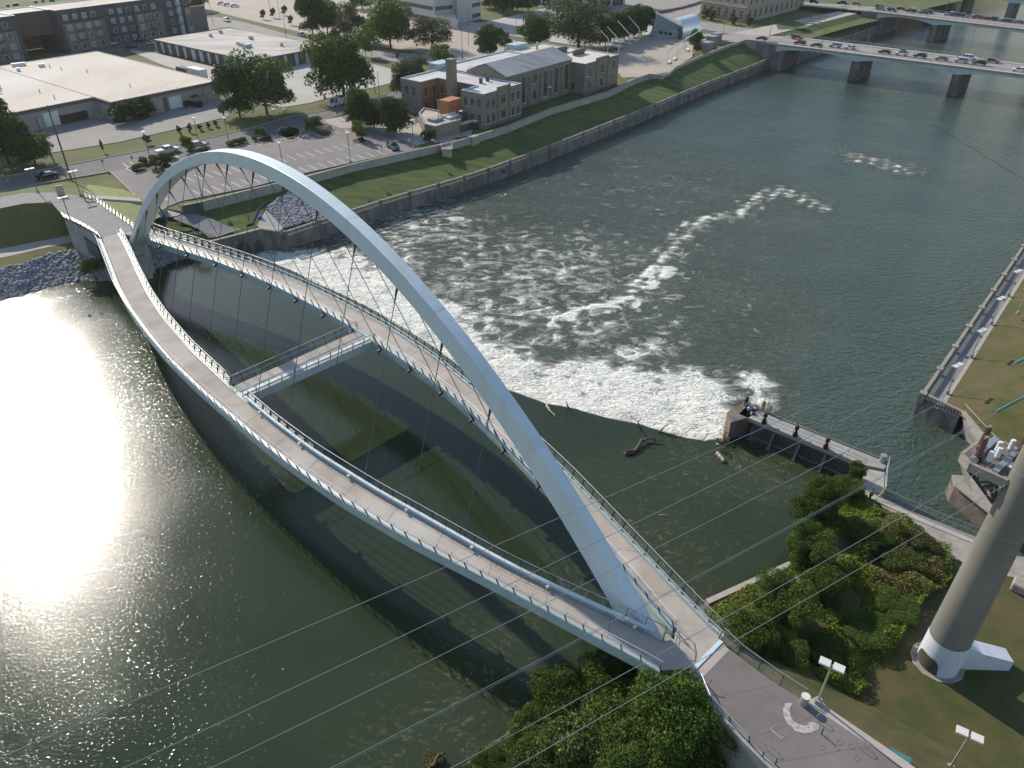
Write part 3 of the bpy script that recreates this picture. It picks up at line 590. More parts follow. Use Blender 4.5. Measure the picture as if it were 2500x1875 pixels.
# edge beams and underside box
def sgn(pts, other):
    n = off(pts, 1); return 1 if (n[len(n)//2]-other[len(other)//2]).length < (pts[len(pts)//2]-other[len(other)//2]).length else -1
for e, o_ in ((eNO, eNI), (eNI, eNO), (eFO, eFI), (eFI, eFO)):
    s = sgn(e, o_); e2 = resm(e, 100); mb = MB(); follow(e2, -s*.16, -1.0, .13, .28, mb); follow(e2, -s*.30, -.62, -.10, .10, mb); mb.build('edge_beam', M['fascia'], bridge)
    mb = MB(); follow(e2, s*.06, .006, .06, .12, mb); mb.build('kerb_strip', M['galv'], bridge)
for o_, i_ in ((eNO, eNI), (eFO, eFI)):
    A = [p.lerp(q, .12)-Vector((0, 0, .31)) for p, q in zip(resm(o_), resm(i_))]; B = [p.lerp(q, .88)-Vector((0, 0, .31)) for p, q in zip(resm(o_), resm(i_))]
    mb = MB(); slab(mb, A, B, .55); mb.build('deck_box', M['fascia'], bridge)
# railings: posts lean outwards, pipe top rail, horizontal infill
POSTS = []
def railing(pts, side, sp=1.75, lean=.42, h=1.25, top=M['galv'], zoff=0, bars=6, bench=False):
    L_ = sum((b-a).length for a, b in zip(pts, pts[1:])); n = max(2, int(L_/sp)); q = dens(pts, n+1); m_ = dens(pts, max(3, n//2*2+1))
    def shift(ps, o, z): return [p+Vector((0, 0, z)) for p in off(ps, o)]
    mb = MB(); rl = mb
    rl.tube(shift(q, -side*(.12+lean), h), .045, 5); o = rl.build('railing', top, bridge, smooth=True)
    mb = MB()
    for k in range(bars):
        f = .12+.80*k/bars; mb.tube(shift(q, -side*(.12+lean*f), h*f), .009, 3, cap=False)
    mb.build('infill', M['galv'], o)
    mb = MB(); mb.tube(shift(q, side*.12, .95), .025, 4); mb.build('handrail', M['arch'], o)
    a = shift(q, -side*.12, -.1); b = shift(q, -side*(.14+lean), h); c = shift(q, side*.12, .95)
    for p1, p2, p3 in zip(a, b, c): POSTS.append((o, p1, p2, p3))
    return o
def cut(e, t0, t1): return [p for p in e if t0 <= toB(p)[0] <= t1]
s1, s2, s3, s4 = sgn(eNO, eNI), sgn(eNI, eNO), sgn(eFO, eFI), sgn(eFI, eFO)
railing(eNO, s1); railing(cut(eNI, -3.2, 55.2), s2); railing(cut(eNI, 58.2, 115), s2); railing(eFO, s3); railing(cut(eFI, 2, 54.5), s4); railing(cut(eFI, 58.5, 115), s4)
# cross walk between the decks
def near_n(tab, t): return float(smooth(tab, [t])[0])
cwA = [BL(55.0, near_n(NI, 55)+.0, DZ), BL(54.8, near_n(FI, 54.8), DZ)]; cwB = [BL(58.2, near_n(NI, 58.2), DZ), BL(58.6, near_n(FI, 58.6), DZ)]
mb = MB(); slab(mb, [p-Vector((0, 0, .004)) for p in cwA], [p-Vector((0, 0, .004)) for p in cwB], .3); mb.build('crosswalk_deck', M['deck'], bridge)
mb = MB()
for a, b in ((cwA, .1), (cwB, -.1)): mb.beam(a[0]+BE*b-Vector((0, 0, .55)), a[1]+BE*b-Vector((0, 0, .55)), .3, .95)
mb.build('edge_beam', M['fascia'], bridge)
mb = MB(); mb.beam(cwB[0]-BE*.85+Vector((0, 0, .05)), cwB[1]-BE*.9+Vector((0, 0, .05)), .55, .07); mb.build('drain_cover', M['arch'], bridge)
railing([cwA[0]+BE*.1, cwA[0].lerp(cwA[1], .5)+BE*.1, cwA[1]+BE*.1], sgn(cwA, cwB), lean=.38); railing([cwB[0]-BE*.1, cwB[0].lerp(cwB[1], .5)-BE*.1, cwB[1]-BE*.1], sgn(cwB, cwA), lean=.38)
# pipe and bench-like duct on the inner side of the near deck
for seg in (cut(eNI, 58.5, 114),):
    q = resm(seg, 60); mb = MB(); follow(q, -s2*.10, .42, .66, .26, mb); mb.build('light_duct', M['arch'], bridge)
    for k in range(4, 60, 9): mb = MB(); p = off(q, s2*.22)[k]; mb.box(p+Vector((0, 0, .3)), .28, .22, .2, .7); mb.build('step_light', M['white'], bridge)
    pass
# posts: the hundred nearest the camera are separate parts
nose = [eNI[-1]+Vector((0, 0, 0)), BL(116.0, -3.9, DZ), BL(115.6, -3.1, DZ), eFI[-1]]
ntp = MB(); ntp.tube([p+Vector((0, 0, 1.25)) for p in nose], .04, 5); ntp.tube([p+Vector((0, 0, .2)) for p in nose], .025, 4); [ntp.beam(p, p+Vector((0, 0, 1.25)), .05, .05) for p in nose]
nr = ntp.build('railing', M['galv'], bridge)
POSTS.sort(key=lambda r: (r[1]-cam.location).length)
def postgeo(mb, p1, p2, p3):
    mb.beam(p1, p2, .035, .13); mb.beam(p1.lerp(p2, .62), p3, .03, .03)
for o, p1, p2, p3 in POSTS[:100]:
    mb = MB(); postgeo(mb, p1, p2, p3); mb.build('post', M['darkst'], o)
mb = MB()
for o, p1, p2, p3 in POSTS[100:]: postgeo(mb, p1, p2, p3)
tag(mb.build('post', M['darkst'], bridge), kind='stuff')
# arch rib
AA, AB = Vector((-68.685, 126.946, 0)), Vector((13.797, 39.801, 0)); AD = AB-AA; AN = Vector((-AD.y, AD.x, 0)).normalized()
if AN.dot(-AA) > 0: AN = -AN
def arch_p(t):
    s = (t+3.61)/119.82; u = 2*s-1; p = AA+AD*s; return Vector((p.x, p.y, 4.0+4*30.778*s*(1-s)*(1-.014*u*u+.055*u)))
def arch_dims(t):
    u = 2*(t+3.61)/119.82-1; u = max(-1.03, min(1.03, u)); return 1.561-.844*u+.464*u*u-.053*u**3, 1.64+1.002*u+.397*u*u+.108*u**3
def arch_sec(t):
    p = arch_p(t); d = (arch_p(t+.5)-arch_p(t-.5)).normalized(); n = AN.cross(d).normalized()
    if n.z < 0: n = -n
    return p, d, n
ts = np.linspace(-6.6, 118.6, 96); vs = []
for t in ts:
    p, d, n = arch_sec(t); w_, h_ = arch_dims(t)
    vs += [p+n*h_/2-AN*w_/2, p+n*h_/2+AN*w_/2, p-n*h_/2+AN*w_/2, p-n*h_/2-AN*w_/2]
mb = MB(); N_ = len(ts)
mb.add(vs, [(4*i+j, 4*i+(j+1) % 4, 4*(i+1)+(j+1) % 4, 4*(i+1)+j) for i in range(N_-1) for j in range(4)] + [(0, 1, 2, 3), (4*N_-1, 4*N_-2, 4*N_-3, 4*N_-4)])
ar = mb.build('arch', M['arch'], bridge)
bv = ar.modifiers.new('b', 'BEVEL'); bv.width = .05; bv.segments = 2; bv.limit_method = 'ANGLE'; bv.angle_limit = R(50)
mb = MB()
for t in (12, 30, 47, 60, 73, 86, 99):
    p, d, n = arch_sec(t); w_, h_ = arch_dims(t); c = [p+n*(h_/2+.004)-AN*(w_/2+.004), p+n*(h_/2+.004)+AN*(w_/2+.004), p-n*(h_/2+.004)+AN*(w_/2+.004), p-n*(h_/2+.004)-AN*(w_/2+.004)]
    for i in range(4): mb.beam(c[i], c[(i+1) % 4], .02, .006, up=n if i % 2 == 0 else AN)
mb.build('weld_seam', M['galv'], ar)
# hangers
for k in range(-2, 12):
    t = 20.2+6.75*k
    for side, tab, s in ((-1, NI, 1), (1, FI, -1)):
        p, d, n = arch_sec(t); w_, h_ = arch_dims(t); top = p-n*(h_/2)+AN*side*(w_/2-.25)
        an = BL(t, near_n(tab, t)+s*.42, DZ-.35)
        if t < 12 and side == 1: an = BL(t, near_n(tab, t)-.3, DZ-.35)
        v = (an-top).normalized(); mb = MB(); mb.tube([top, an], .042, 6); c = mb.build('hanger_cable', M['cable'], bridge)
        mb = MB(); mb.tube([top, top+v*.5, top+v*1.5, top+v*1.8], [.13, .13, .06, .05], 6); mb.build('socket', M['darkst'], c)
        mb = MB(); mb.tube([an-v*1.2, an-v*.9, an-v*.1, an], [.05, .075, .11, .13], 6); mb.beam(an-BN*s*.1+Vector((0, 0, .05)), an-BN*s*-.55+Vector((0, 0, -.15)), .14, .4); mb.build('anchor', M['darkst'], c)
# piers: left foot, right foot, abutments
mb = MB()
def pier(t0, t1, w0, w1, z0, z1):
    o_ = 2.2 if t0 < 20 else -3.8; c = [BL(t0, o_-w0, 0), BL(t1, o_-w1, 0), BL(t1, o_+w1, 0), BL(t0, o_+w0, 0)]; mb.prism([(p.x, p.y) for p in c], z0, z1)
pier(-6.4, -1.2, 1.4, 1.5, -3, 3.4); pier(-6.0, -1.6, 1.25, 1.3, 3.4, 4.4); mb.build('pier', M['conc'], bridge)
mb = MB(); pier(112, 119, 1.6, 1.3, -3, 4.6); mb.build('pier', M['conc'], bridge)
# approaches: part of the structure that carries the bridge
apL = [G(128, 497, DZ), G(155.5, 530, DZ), G(190, 545, DZ), G(233, 569, DZ), j1]; apR = [G(201, 479, DZ), G(233, 492, DZ), G(277, 523, DZ), G(325.5, 556, DZ), j2]
mb = MB(); mb.sheet([q3(p, DZ-.003) for p in apL+apR[::-1]]); struct(mb.build('approach', M['path2']))
mb = MB(); poly = [(p.x, p.y) for p in apL[1:]+[eNO[0], BL(-3.2, -2.2, 0), BL(-3.2, 4.6, 0), eFO[0]]+apR[::-1][:-1]]; mb.prism(poly, -1, DZ-.45); ab = mb.build('abutment', M['conc']); tag(ab, 'grey concrete abutment wall under the left end of the arch footbridge', 'abutment')
mb = MB(); a, b = G(212, 607, 5.6), G(242, 628, 5.6)
# barred opening in the abutment wall
p0, p1 = apL[2], apL[4]; dd = (p1-p0).normalized(); nn = Vector((dd.y, -dd.x, 0)); nn = nn if nn.dot(-p0) > 0 else -nn
def onw(f, z): p = p0.lerp(p1, f)+nn*.03; p.z = z; return p
mb.add([onw(.08, 3.4), onw(.62, 3.4), onw(.62, 6.3), onw(.08, 6.9)], [(0, 1, 2, 3)]); gq = mb.build('opening', M['darkst'], ab)
mb = MB()
for k in range(12): f = .1+.5*k/11; mb.beam(onw(f, 3.45)+nn*.04, onw(f, 6.25)+nn*.04, .05, .05)
for z in (4.2, 5.2, 6.0): mb.beam(onw(.08, z)+nn*.09, onw(.62, z)+nn*.09, .05, .05)
mb.build('grille', M['galv'], gq)
def railthing(name, label, pts, sp=1.6, lean=.35, side=1, h=1.15, bars=6, topm=M['galv'], pm=M['darkst'], group=None):
    t = thing(name, label, 'railing', pts[0], 0, group); q = dens(pts, max(2, int(sum((b-a).length for a, b in zip(pts, pts[1:]))/sp)+1))
    def sh(o, z): return [p+Vector((0, 0, z)) for p in off(q, o)]
    mb = MB(); mb.tube(sh(side*lean, h), .04, 5); mb.build('top_rail', topm, t)
    mb = MB(); [mb.tube(sh(side*lean*(k+1)/(bars+1), h*(k+1)/(bars+1)), .012, 3, cap=False) for k in range(bars)]; mb.build('infill', M['galv'], t)
    for a, b in zip(sh(0, -.05), sh(side*lean, h)): mb = MB(); mb.beam(a, b, .05, .11); mb.build('post', pm, t)
    return t
def zoff(pts, z): return [p+Vector((0, 0, z)) for p in pts]
railthing('railing', 'steel railing along the river side of the left approach ramp', apL, side=-1 if (off(apL, 1)[1]-apR[1]).length < (apL[1]-apR[1]).length else 1, group=None)
railthing('railing', 'steel railing along the parking side of the left approach ramp', apR, side=-1 if (off(apR, 1)[1]-apL[1]).length < (apR[1]-apL[1]).length else 1)
# right-hand landing path
rp_o = [k2, G(1740, 1719, 8.9), G(1830, 1813, 8.9), G(1892, 1874, 8.9), G(2100, 2080, 8.9)]
rp_i = [k1, G(1772, 1580, 8.9), G(1881, 1661, 8.9), G(1960, 1712, 8.9), G(2007, 1741, 8.9), G(2148, 1835, 8.9), G(2206, 1876, 8.9), G(2500, 2080, 8.9)]
mb = MB(); mb.sheet([q3(p, 8.97) for p in rp_o+rp_i[::-1]])
for a_, b_ in (((1716, 1650), (1960, 1830)), ((1740, 1600), (1990, 1770)), ((1760, 1700), (1905, 1670)), ((1835, 1800), (2010, 1742)), ((1890, 1862), (2125, 1820))):
    a_, b_ = G(*a_, 8.976), G(*b_, 8.976); n_ = (b_-a_).normalized().cross(Vector((0, 0, 1)))*.014; mb.quad(a_-n_, b_-n_, b_+n_, a_+n_, 1)
struct(mb.build('path', [M['pathc'], M['trimd']]))
mb = MB(); mb.beam(k1+Vector((0, 0, .03)), k2+Vector((0, 0, .03)), .35, .06); struct(mb.build('expansion_joint', M['arch']))
mb = MB(); v_ = (rp_i[1]-k1).normalized(); mb.sheet([q3(k1+v_*.2, 8.985), q3(k2+v_*.2, 8.985), q3(k2+v_*1.0, 8.985), q3(k1+v_*1.0, 8.985)]); struct(mb.build('joint_apron', M['walk']))
mb = MB(); mb.sheet([P(p, 8.975) for p in ((1960, 1712), (2007, 1741), (2148, 1835), (2206, 1876), (2500, 2080), (2515, 2075), (2218, 1862), (2160, 1822), (2022, 1728), (2010, 1716), (1990, 1703))]); struct(mb.build('path_edge', M['walk']))
# embankment that carries the path, with a wall on the river side
toeR = [G(1700, 1530, 4.0), G(1830, 1560, 3.8), G(1960, 1600, 3.6), G(2060, 1690, 3.6), G(2200, 1760, 3.6), G(2330, 1830, 3.6), G(2700, 2080, 3.6)]
strip('embankment', zoff(rp_i, -.05), toeR, M['gr2'], 40, 7, .12)
wl = MB(); A_ = off(rp_o, 0); B_ = off(rp_o, .45 if (off(rp_o, 1)[1]-rp_i[2]).length > (rp_o[1]-rp_i[2]).length else -.45)
slab(wl, [q3(p, 9.05) for p in A_], [q3(p, 9.05) for p in B_], 7.5); tag(wl.build('retaining_wall', M['conc']), 'concrete retaining wall along the river side of the lower right path', 'wall')
wl = MB(); c_ = [k1, k2, eNO[-2], eNI[-3], eFI[-4], eFO[-2]]; wl.prism([(p.x, p.y) for p in c_], 0, DZ-1.05); tag(wl.build('abutment', M['conc']), 'concrete abutment under the right end of the arch footbridge', 'abutment')
sd = 1 if (off(rp_i, 1)[1]-rp_o[1]).length > (rp_i[1]-rp_o[1]).length else -1
r_ = railthing('railing', 'leaning steel railing beside the bushes at the lower right path', [k1-v_*.3]+rp_i[1:4], side=sd, sp=1.7)
sd2 = 1 if (off(rp_o, 1)[1]-rp_i[2]).length > (rp_o[1]-rp_i[2]).length else -1
railthing('railing', 'steel railing on the wall at the bottom edge of the lower right path', [rp_o[0]+v_*1.2]+rp_o[1:3], side=sd2, sp=1.7)
# ------------------------------------------------------------------ river walls and flood wall
def wallbody(mb, pts, z0, z1s, th, side=1):
    """vertical wall: pts is the river face, thickness goes to `side`"""
    n = len(pts); b = off(pts, side*th); vs = []
    for i in range(n):
        z1 = z1s[i] if isinstance(z1s, list) else z1s
        vs += [(pts[i].x, pts[i].y, z0), (b[i].x, b[i].y, z0), (b[i].x, b[i].y, z1), (pts[i].x, pts[i].y, z1)]
    mb.add(vs, [(4*i+j, 4*i+(j+1) % 4, 4*(i+1)+(j+1) % 4, 4*(i+1)+j) for i in range(n-1) for j in range(4)] + [(0, 1, 2, 3), (4*n-1, 4*n-2, 4*n-3, 4*n-4)])
def balustrade(t, pts, zf, zt_, side, nb, th=.4, first=True, capm=None, pier_out=.12):
    """piers at both ends of nb bays along pts, each bay a part with its balusters"""
    q = dens(pts, nb+1)
    for i in range(nb+1):
        d = (q[min(i+1, nb)]-q[max(i-1, 0)]).normalized(); c = off(q, side*th/2)[i]; rz = math.atan2(d.y, d.x)
        mb = MB(); mb.box((c.x, c.y, zf-.5), .6, th+.16, zt_-zf+.5, rz); mb.box((c.x, c.y, zt_), .72, th+.3, .12, rz); mb.build('pillar', M['oldc'] if capm is None else capm, t)
    for i in range(nb):
        a = off(q, side*th/2)[i]; b = off(q, side*th/2)[i+1]; d = (b-a).normalized(); a = a+d*.38; b = b-d*.38; L_ = (b-a).length; k = int(L_/.42)
        mb = MB(); mb.beam(q3(a, zt_-.11), q3(b, zt_-.11), th*1.05, .2); mb.beam(q3(a, zf+.09), q3(b, zf+.09), th, .18)
        rz = math.atan2(d.y, d.x)
        for j in range(k): p = a.lerp(b, (j+.5)/k); mb.box((p.x, p.y, zf+.17), .2, .24, zt_-.2-zf-.17, rz)
        mb.build('balustrade', M['cap'], t)
rw = thing('river_wall', 'long stained concrete river wall with balustrade below the grass levee slope', 'river wall', LPt[8])
full = [G(513, 592, 2.4), G(560, 580, 2.7), G(637, 560, 3.3)] + [G(681, 567, 2.6)] + LPt[2:] + [LPt[-1]+(LPt[-1]-LPt[-2])*.2]
sw = 1 if (off(LPt, 1)[6]-FWb[6]).length < (LPt[6]-FWb[6]).length else -1
mb = MB(); wallbody(mb, [q3(p, 0) for p in full[3:]], -4.5, 1.67, .55, sw); mb.build('wall', M['oldc'], rw)
mb = MB(); wallbody(mb, [q3(p, 0) for p in full[:4]], -4.5, [2.4, 2.7, 3.3, 2.6], .6, sw); mb.build('wall', M['oldc'], rw)
mb = MB(); c_ = off(full[:4], sw*.3); [mb.beam(a+Vector((0, 0, .08)), b+Vector((0, 0, .08)), .75, .16) for a, b in zip(c_, c_[1:])]; mb.build('coping', M['cap'], rw)
balustrade(rw, LPt[1:], 1.67, 2.75, sw, 29)
for i, p in enumerate(dens(LPt[1:], 30)):      # joints that run down the wall
    if i % 1 == 0:
        d = (LPt[min(8, 8)]-LPt[7]).normalized(); pp = off(dens(LPt[1:], 30), -sw*.06)[i]; mb = MB(); mb.box((pp.x, pp.y, -4.2), .32, .10, 5.85, math.atan2(d.y, d.x)); mb.build('buttress', M['trimd'], rw)
# culvert mouths in the wall near the weir
for f0, f1 in ((.30, .58), (.70, .98)):
    a, b = full[1].lerp(full[2], f0 if f0 > .5 else f0-.2), full[1].lerp(full[2], f1); nrm = Vector(((b-a).y, -(b-a).x, 0)).normalized(); nrm = nrm if nrm.dot(-a) > 0 else -nrm
    vs = [q3(a, -3)]+[q3(a.lerp(b, .5-.5*math.cos(math.pi*k/10)), -.9+2.4*math.sin(math.pi*k/10)) for k in range(11)]+[q3(b, -3)]
    mb = MB(); mb.add([v+nrm*.05 for v in vs], [tuple(range(len(vs)))]); mb.build('culvert', M['darkst'], rw)
# outfall
p = LPt[7].lerp(LPt[6], .35); d = (LPt[7]-LPt[6]).normalized(); nrm = Vector((d.y, -d.x, 0)); nrm = nrm if nrm.dot(-p) > 0 else -nrm
for pxy in ((1229, 420), (1683, 237)):
    c = G(pxy[0], pxy[1], .5)
    best = min(dens(LPt, 400), key=lambda q: (q.xy-c.xy).length); mb = MB(); ct = q3(best, .6)+nrm*.15
    mb.tube([ct-nrm*.1, ct+nrm*.1], .55, 12); mb.build('outfall', M['darkst'], rw)
fw = thing('flood_wall', 'pale concrete flood wall along the top of the grass levee', 'flood wall', FWt[8])
sf = 1 if (off(FWt, 1)[6]-LPt[6]).length > (FWt[6]-LPt[6]).length else -1
mb = MB(); wallbody(mb, FWt, 4.0, FWz, .45, sf); mb.build('wall', M['conc'], fw)
mb = MB(); c_ = off(FWt, sf*.22); [mb.beam(a+Vector((0, 0, .06)), b+Vector((0, 0, .06)), .6, .12) for a, b in zip(c_, c_[1:])]; mb.build('coping', M['cap'], fw)
mb = MB(); a, b = FWt[0], FWt[1]; wallbody(mb, [a-(b-a)*.05, b], 3.6, 6.45, .7, sf); o = mb.build('end_block', M['oldc'], fw)
mb = MB(); wallbody(mb, [G(388, 515, 5.8), G(407, 506, 5.8)], 3.4, 5.8, .4, 1); tag(mb.build('low_wall', M['conc']), 'short concrete wall between the bridge foot and the underpass path', 'wall')
# square viewing block, steps and concrete box on the levee
def levz(px, py): # rough height of the slope at a pixel
    return 4.0
pb = thing('outlook', 'square concrete outlook block standing on the grass slope below the lot', 'outlook', G(1096, 388, 3.6))
c = G(1092, 384, 3.6); rz = math.atan2(BE.y, BE.x)+.5
mb = MB(); mb.prism([(c.x+1.15*math.cos(rz+.3+a)*1.414, c.y+1.15*math.sin(rz+.3+a)*1.414) for a in (.785, 2.356, 3.927, 5.498)], 2.0, 5.8); mb.build('block', M['conc'], pb)
mb = MB(); mb.box((c.x, c.y, 5.8), 2.8, 2.8, .22, rz+.3)
mb.build('slab', M['cap'], pb)
mb = MB()
for sx, sy in ((-1, -1), (1, -1), (1, 1), (-1, 1)):
    for k in (0,):
        x, y = sx*1.3, sy*1.3; p = Vector((c.x+x*math.cos(rz+.3)-y*math.sin(rz+.3), c.y+x*math.sin(rz+.3)+y*math.cos(rz+.3), 6.0)); mb.tube([p, p+Vector((0, 0, 1.0))], .03, 4)
        x2, y2 = (-sy*1.3, sx*1.3); p2 = Vector((c.x+x2*math.cos(rz+.3)-y2*math.sin(rz+.3), c.y+x2*math.sin(rz+.3)+y2*math.cos(rz+.3), 6.0)); mb.tube([p+Vector((0, 0, 1)), p2+Vector((0, 0, 1))], .03, 4); mb.tube([p+Vector((0, 0, .5)), p2+Vector((0, 0, .5))], .02, 4)
mb.build('railing', M['galv'], pb)
bx = G(1157, 349, 4.8); mb = MB(); dwl = (FWt[7]-FWt[6]).normalized(); rzw = math.atan2(dwl.y, dwl.x)
mb.box((bx.x, bx.y, 2.8), 2.4, 1.5, 3.8, rzw); tag(mb.build('concrete_box', M['conc']), 'plain concrete box on the river side of the flood wall beside the steps', 'concrete box')
stt = thing('steps', 'steep metal stair climbing over the flood wall to the grass slope', 'stairs', G(1130, 350, 5))
a, b = G(1137, 337, 6.6), G(1128, 362, 3.8); side = dwl*1.1; mb = MB()
for k in range(12):
    p = a.lerp(b, k/11); mb.beam(p, p+side, .3, .06)
mb.build('tread', M['galv'], stt)
for s in (0, 1): mb = MB(); mb.beam(a+side*s, b+side*s, .06, .25); mb.build('stringer', M['galv'], stt); mb = MB(); mb.tube([a+side*s+Vector((0, 0, 1)), b+side*s+Vector((0, 0, 1))], .04, 4); [mb.tube([a.lerp(b, f)+side*s, a.lerp(b, f)+side*s+Vector((0, 0, 1))], .03, 4) for f in (0, .33, .66, 1)]; mb.build('handrail', M['galv'], stt)
# concrete chute beside the riprap
mb = MB(); c_ = [G(649, 512, 4.0), G(627, 553, 3.1), G(641, 560, 3.1), G(681, 566, 2.6), G(691, 556, 2.5)]; mb.prism([(p.x, p.y) for p in c_], 0, [4.0, 3.25, 3.25, 2.7, 2.6]); tag(mb.build('chute', M['walk']), 'sloping concrete slab between the riprap patch and the terrace', 'concrete slab')
mb = MB(); pts = [G(647, 500, 4.3), G(632, 515, 4.0), G(624, 535, 3.6), G(617, 552, 3.2), G(603, 556, 3.0)]; mb.tube([p+Vector((0, 0, .35)) for p in pts], .28, 6); tag(mb.build('silt_sock', M['cloth']), 'black erosion sock curving along the grass beside the riprap', 'erosion sock')
c = G(634, 528, 4.0); mb = MB(); mb.box((c.x, c.y, 3.4), .8, .6, .6, .4); mb.box((c.x+.2, c.y+.1, 4.0), .5, .4, .2, .9); tag(mb.build('tarp_bundle', M['blue']), 'blue bundle lying beside the black erosion sock', 'bundle')
# right river wall (promenade side)
rr = thing('river_wall', 'weathered balustrade wall along the shaded promenade on the right bank', 'river wall', RPw[0])
fr = [q3(RPw[0], 0), q3(RPw[0]+e_*160, 0)]; s_ = 1 if (off(fr, 1)[0]-RPw[0]-nR).length < (off(fr, -1)[0]-RPw[0]-nR).length else -1
mb = MB(); wallbody(mb, fr, -4.5, 1.5, .5, s_); mb.build('wall', M['oldc'], rr)
for i in range(22):
    a = RPw[0]+e_*(i*8.2); c = a+nR*.25; rz = math.atan2(e_.y, e_.x); mb = MB(); mb.box((c.x, c.y, 1.0), .7, .75, 1.5, rz); mb.box((c.x, c.y, 2.5), .9, .9, .15, rz); mb.build('pillar', M['cap'], rr)
    b = a+e_*7.7; a2 = a+e_*.4; mb = MB(); mb.beam(q3(a2+nR*.25, 2.4), q3(b+nR*.25, 2.4), .42, .22); mb.beam(q3(a2+nR*.25, 1.58), q3(b+nR*.25, 1.58), .38, .16)
    for j in range(15): p = a2.lerp(b, (j+.5)/15)+nR*.25; mb.box((p.x, p.y, 1.6), .22, .22, .72, rz)
    mb.build('balustrade', M['cap'], rr)
A_, B_ = q3(RPw[0], 0), q3(CW[0], 0); mb = MB(); s2_ = 1 if ((off([A_, B_], 1)[0]-A_).dot(e_) > 0) else -1
wallbody(mb, [A_, B_], -4.5, 1.5, .5, s2_); mb.build('wall', M['oldc'], rr)
mb = MB(); C_ = off([A_, B_], s2_*.25); mb.beam(q3(C_[0], 2.4), q3(C_[1], 2.4), .42, .22)
for j in range(14): p = C_[0].lerp(C_[1], (j+.5)/14); mb.box((p.x, p.y, 1.5), .24, .24, .85, math.atan2((B_-A_).y, (B_-A_).x))
mb.build('balustrade', M['cap'], rr)
ww = thing('wing_wall', 'sloping concrete wing wall below the right bank lawn', 'wing wall', CW[0])
bot = [G(2340, 1066, ZD-1), G(2385, 1120, ZD-1), G(2450, 1215, ZD-1), G(2560, 1330, ZD-1)]; vs = []
for a, m_, b in zip(CW, [G(2352, 1035, .9), G(2400, 1105, 1.2), G(2465, 1195, 1.3), G(2560, 1290, 1.4)], bot): vs += [a, m_, b]
mb = MB(); mb.add(vs, [(3*i+j, 3*i+j+1, 3*i+4+j, 3*i+3+j) for i in range(3) for j in range(2)]); mb.build('face', M['conc'], ww)
mb = MB(); [mb.beam(a+nR*.2, b+nR*.2, .5, .25) for a, b in zip(CW, CW[1:])]; mb.build('coping', M['cap'], ww)
mb = MB(); a, b = G(2357, 987, 3.6), G(2437, 1073, 3.9); mb.tube([a, b], .05, 5); [mb.tube([a.lerp(b, f), a.lerp(b, f)-Vector((0, 0, 1.2))], .035, 4) for f in (0, .33, .66, 1)]; tag(mb.build('handrail', M['polet']), 'pale pipe handrail above the sloping wing wall', 'handrail')
# old pier nose in the side channel
pn = thing('pier', 'old concrete pier nose standing in the side channel below the tower', 'pier', G(2380, 1200, ZD))
pts = [G(2325, 1160, 1.2), G(2377, 1164, 1.2), G(2440, 1240, 1.2), G(2410, 1225, .6), G(2330, 1182, .6)]
mb = MB(); mb.prism([(p.x, p.y) for p in (G(2325, 1160, 1.5), G(2377, 1164, 1.5), G(2470, 1262, 1.5), G(2430, 1262, 1.5), G(2332, 1184, 1.5))], -4.5, 1.5); mb.build('body', M['brown'], pn)
mb = MB(); mb.prism([(p.x, p.y) for p in (G(2324, 1159, 1.65), G(2378, 1163, 1.65), G(2474, 1263, 1.65), G(2429, 1264, 1.65), G(2330, 1185, 1.65))], 1.503, 1.65); mb.build('cap', M['cap'], pn)
# ------------------------------------------------------------------ sluice gate structure
gs = thing('sluice_gates', 'brown concrete sluice gate pier with trash racks at the end of the weir', 'sluice gate', G(1930, 1110, 3))
GA, GBk = G(1832, 1022, 2.9), G(2086, 1126, 2.9)          # front top edge
ge = (GBk-GA); gl = ge.length; ge.normalize(); gn = Vector((-ge.y, ge.x, 0)); gn = gn if gn.y > 0 else -gn   # gn: downstream
def GL(t, n, z): p = GA+ge*t+gn*n; return Vector((p.x, p.y, z))
bk = toBk = (G(1810, 986, 2.9)-GA).dot(gn)
W_ = max(2.6, min(3.6, bk)); mb = MB()
mb.prism([(p.x, p.y) for p in (GL(0, 0, 0), GL(gl+.8, 0, 0), GL(gl+3.2, .8, 0), GL(gl+3.4, W_, 0), GL(-1.6, W_, 0), GL(-1.6, 0, 0))], 2.35, 2.9); mb.build('platform', M['conc'], gs)
mb = MB(); mb.beam(GL(-1.2, W_-.12, 2.98), GL(gl+3.2, W_-.12, 2.98), .22, .16); mb.build('kerb', M['oldc'], gs)
mb = MB(); mb.prism([(p.x, p.y) for p in (GL(-.2, .3, 0), GL(-1.6, -2.4, 0), GL(-3.0, -.6, 0), GL(-2.2, W_, 0), GL(-.2, W_, 0))], -4, 2.9); mb.build('nose', M['brown'], gs)
mb = MB(); mb.prism([(p.x, p.y) for p in (GL(0, 1.9, 0), GL(gl, 1.9, 0), GL(gl, W_-.2, 0), GL(0, W_-.2, 0))], -4, 2.34); mb.build('back_wall', M['oldc'], gs)
mb = MB(); mb.prism([(p.x, p.y) for p in (GL(gl, -.2, 0), GL(gl+.8, -.5, 0), GL(gl+3.4, .5, 0), GL(gl+3.4, W_-.1, 0), GL(gl, W_-.1, 0))], -4, 2.34); mb.build('end_pier', M['oldc'], gs)
mb = MB(); mb.prism([(p.x, p.y) for p in (GL(gl+.8, -.5, 0), GL(gl+1.5, -4.2, 0), GL(gl+4.6, -3.4, 0), GL(gl+3.4, .8, 0))], -3, 2.6); mb.build('landing', M['walk'], gs)
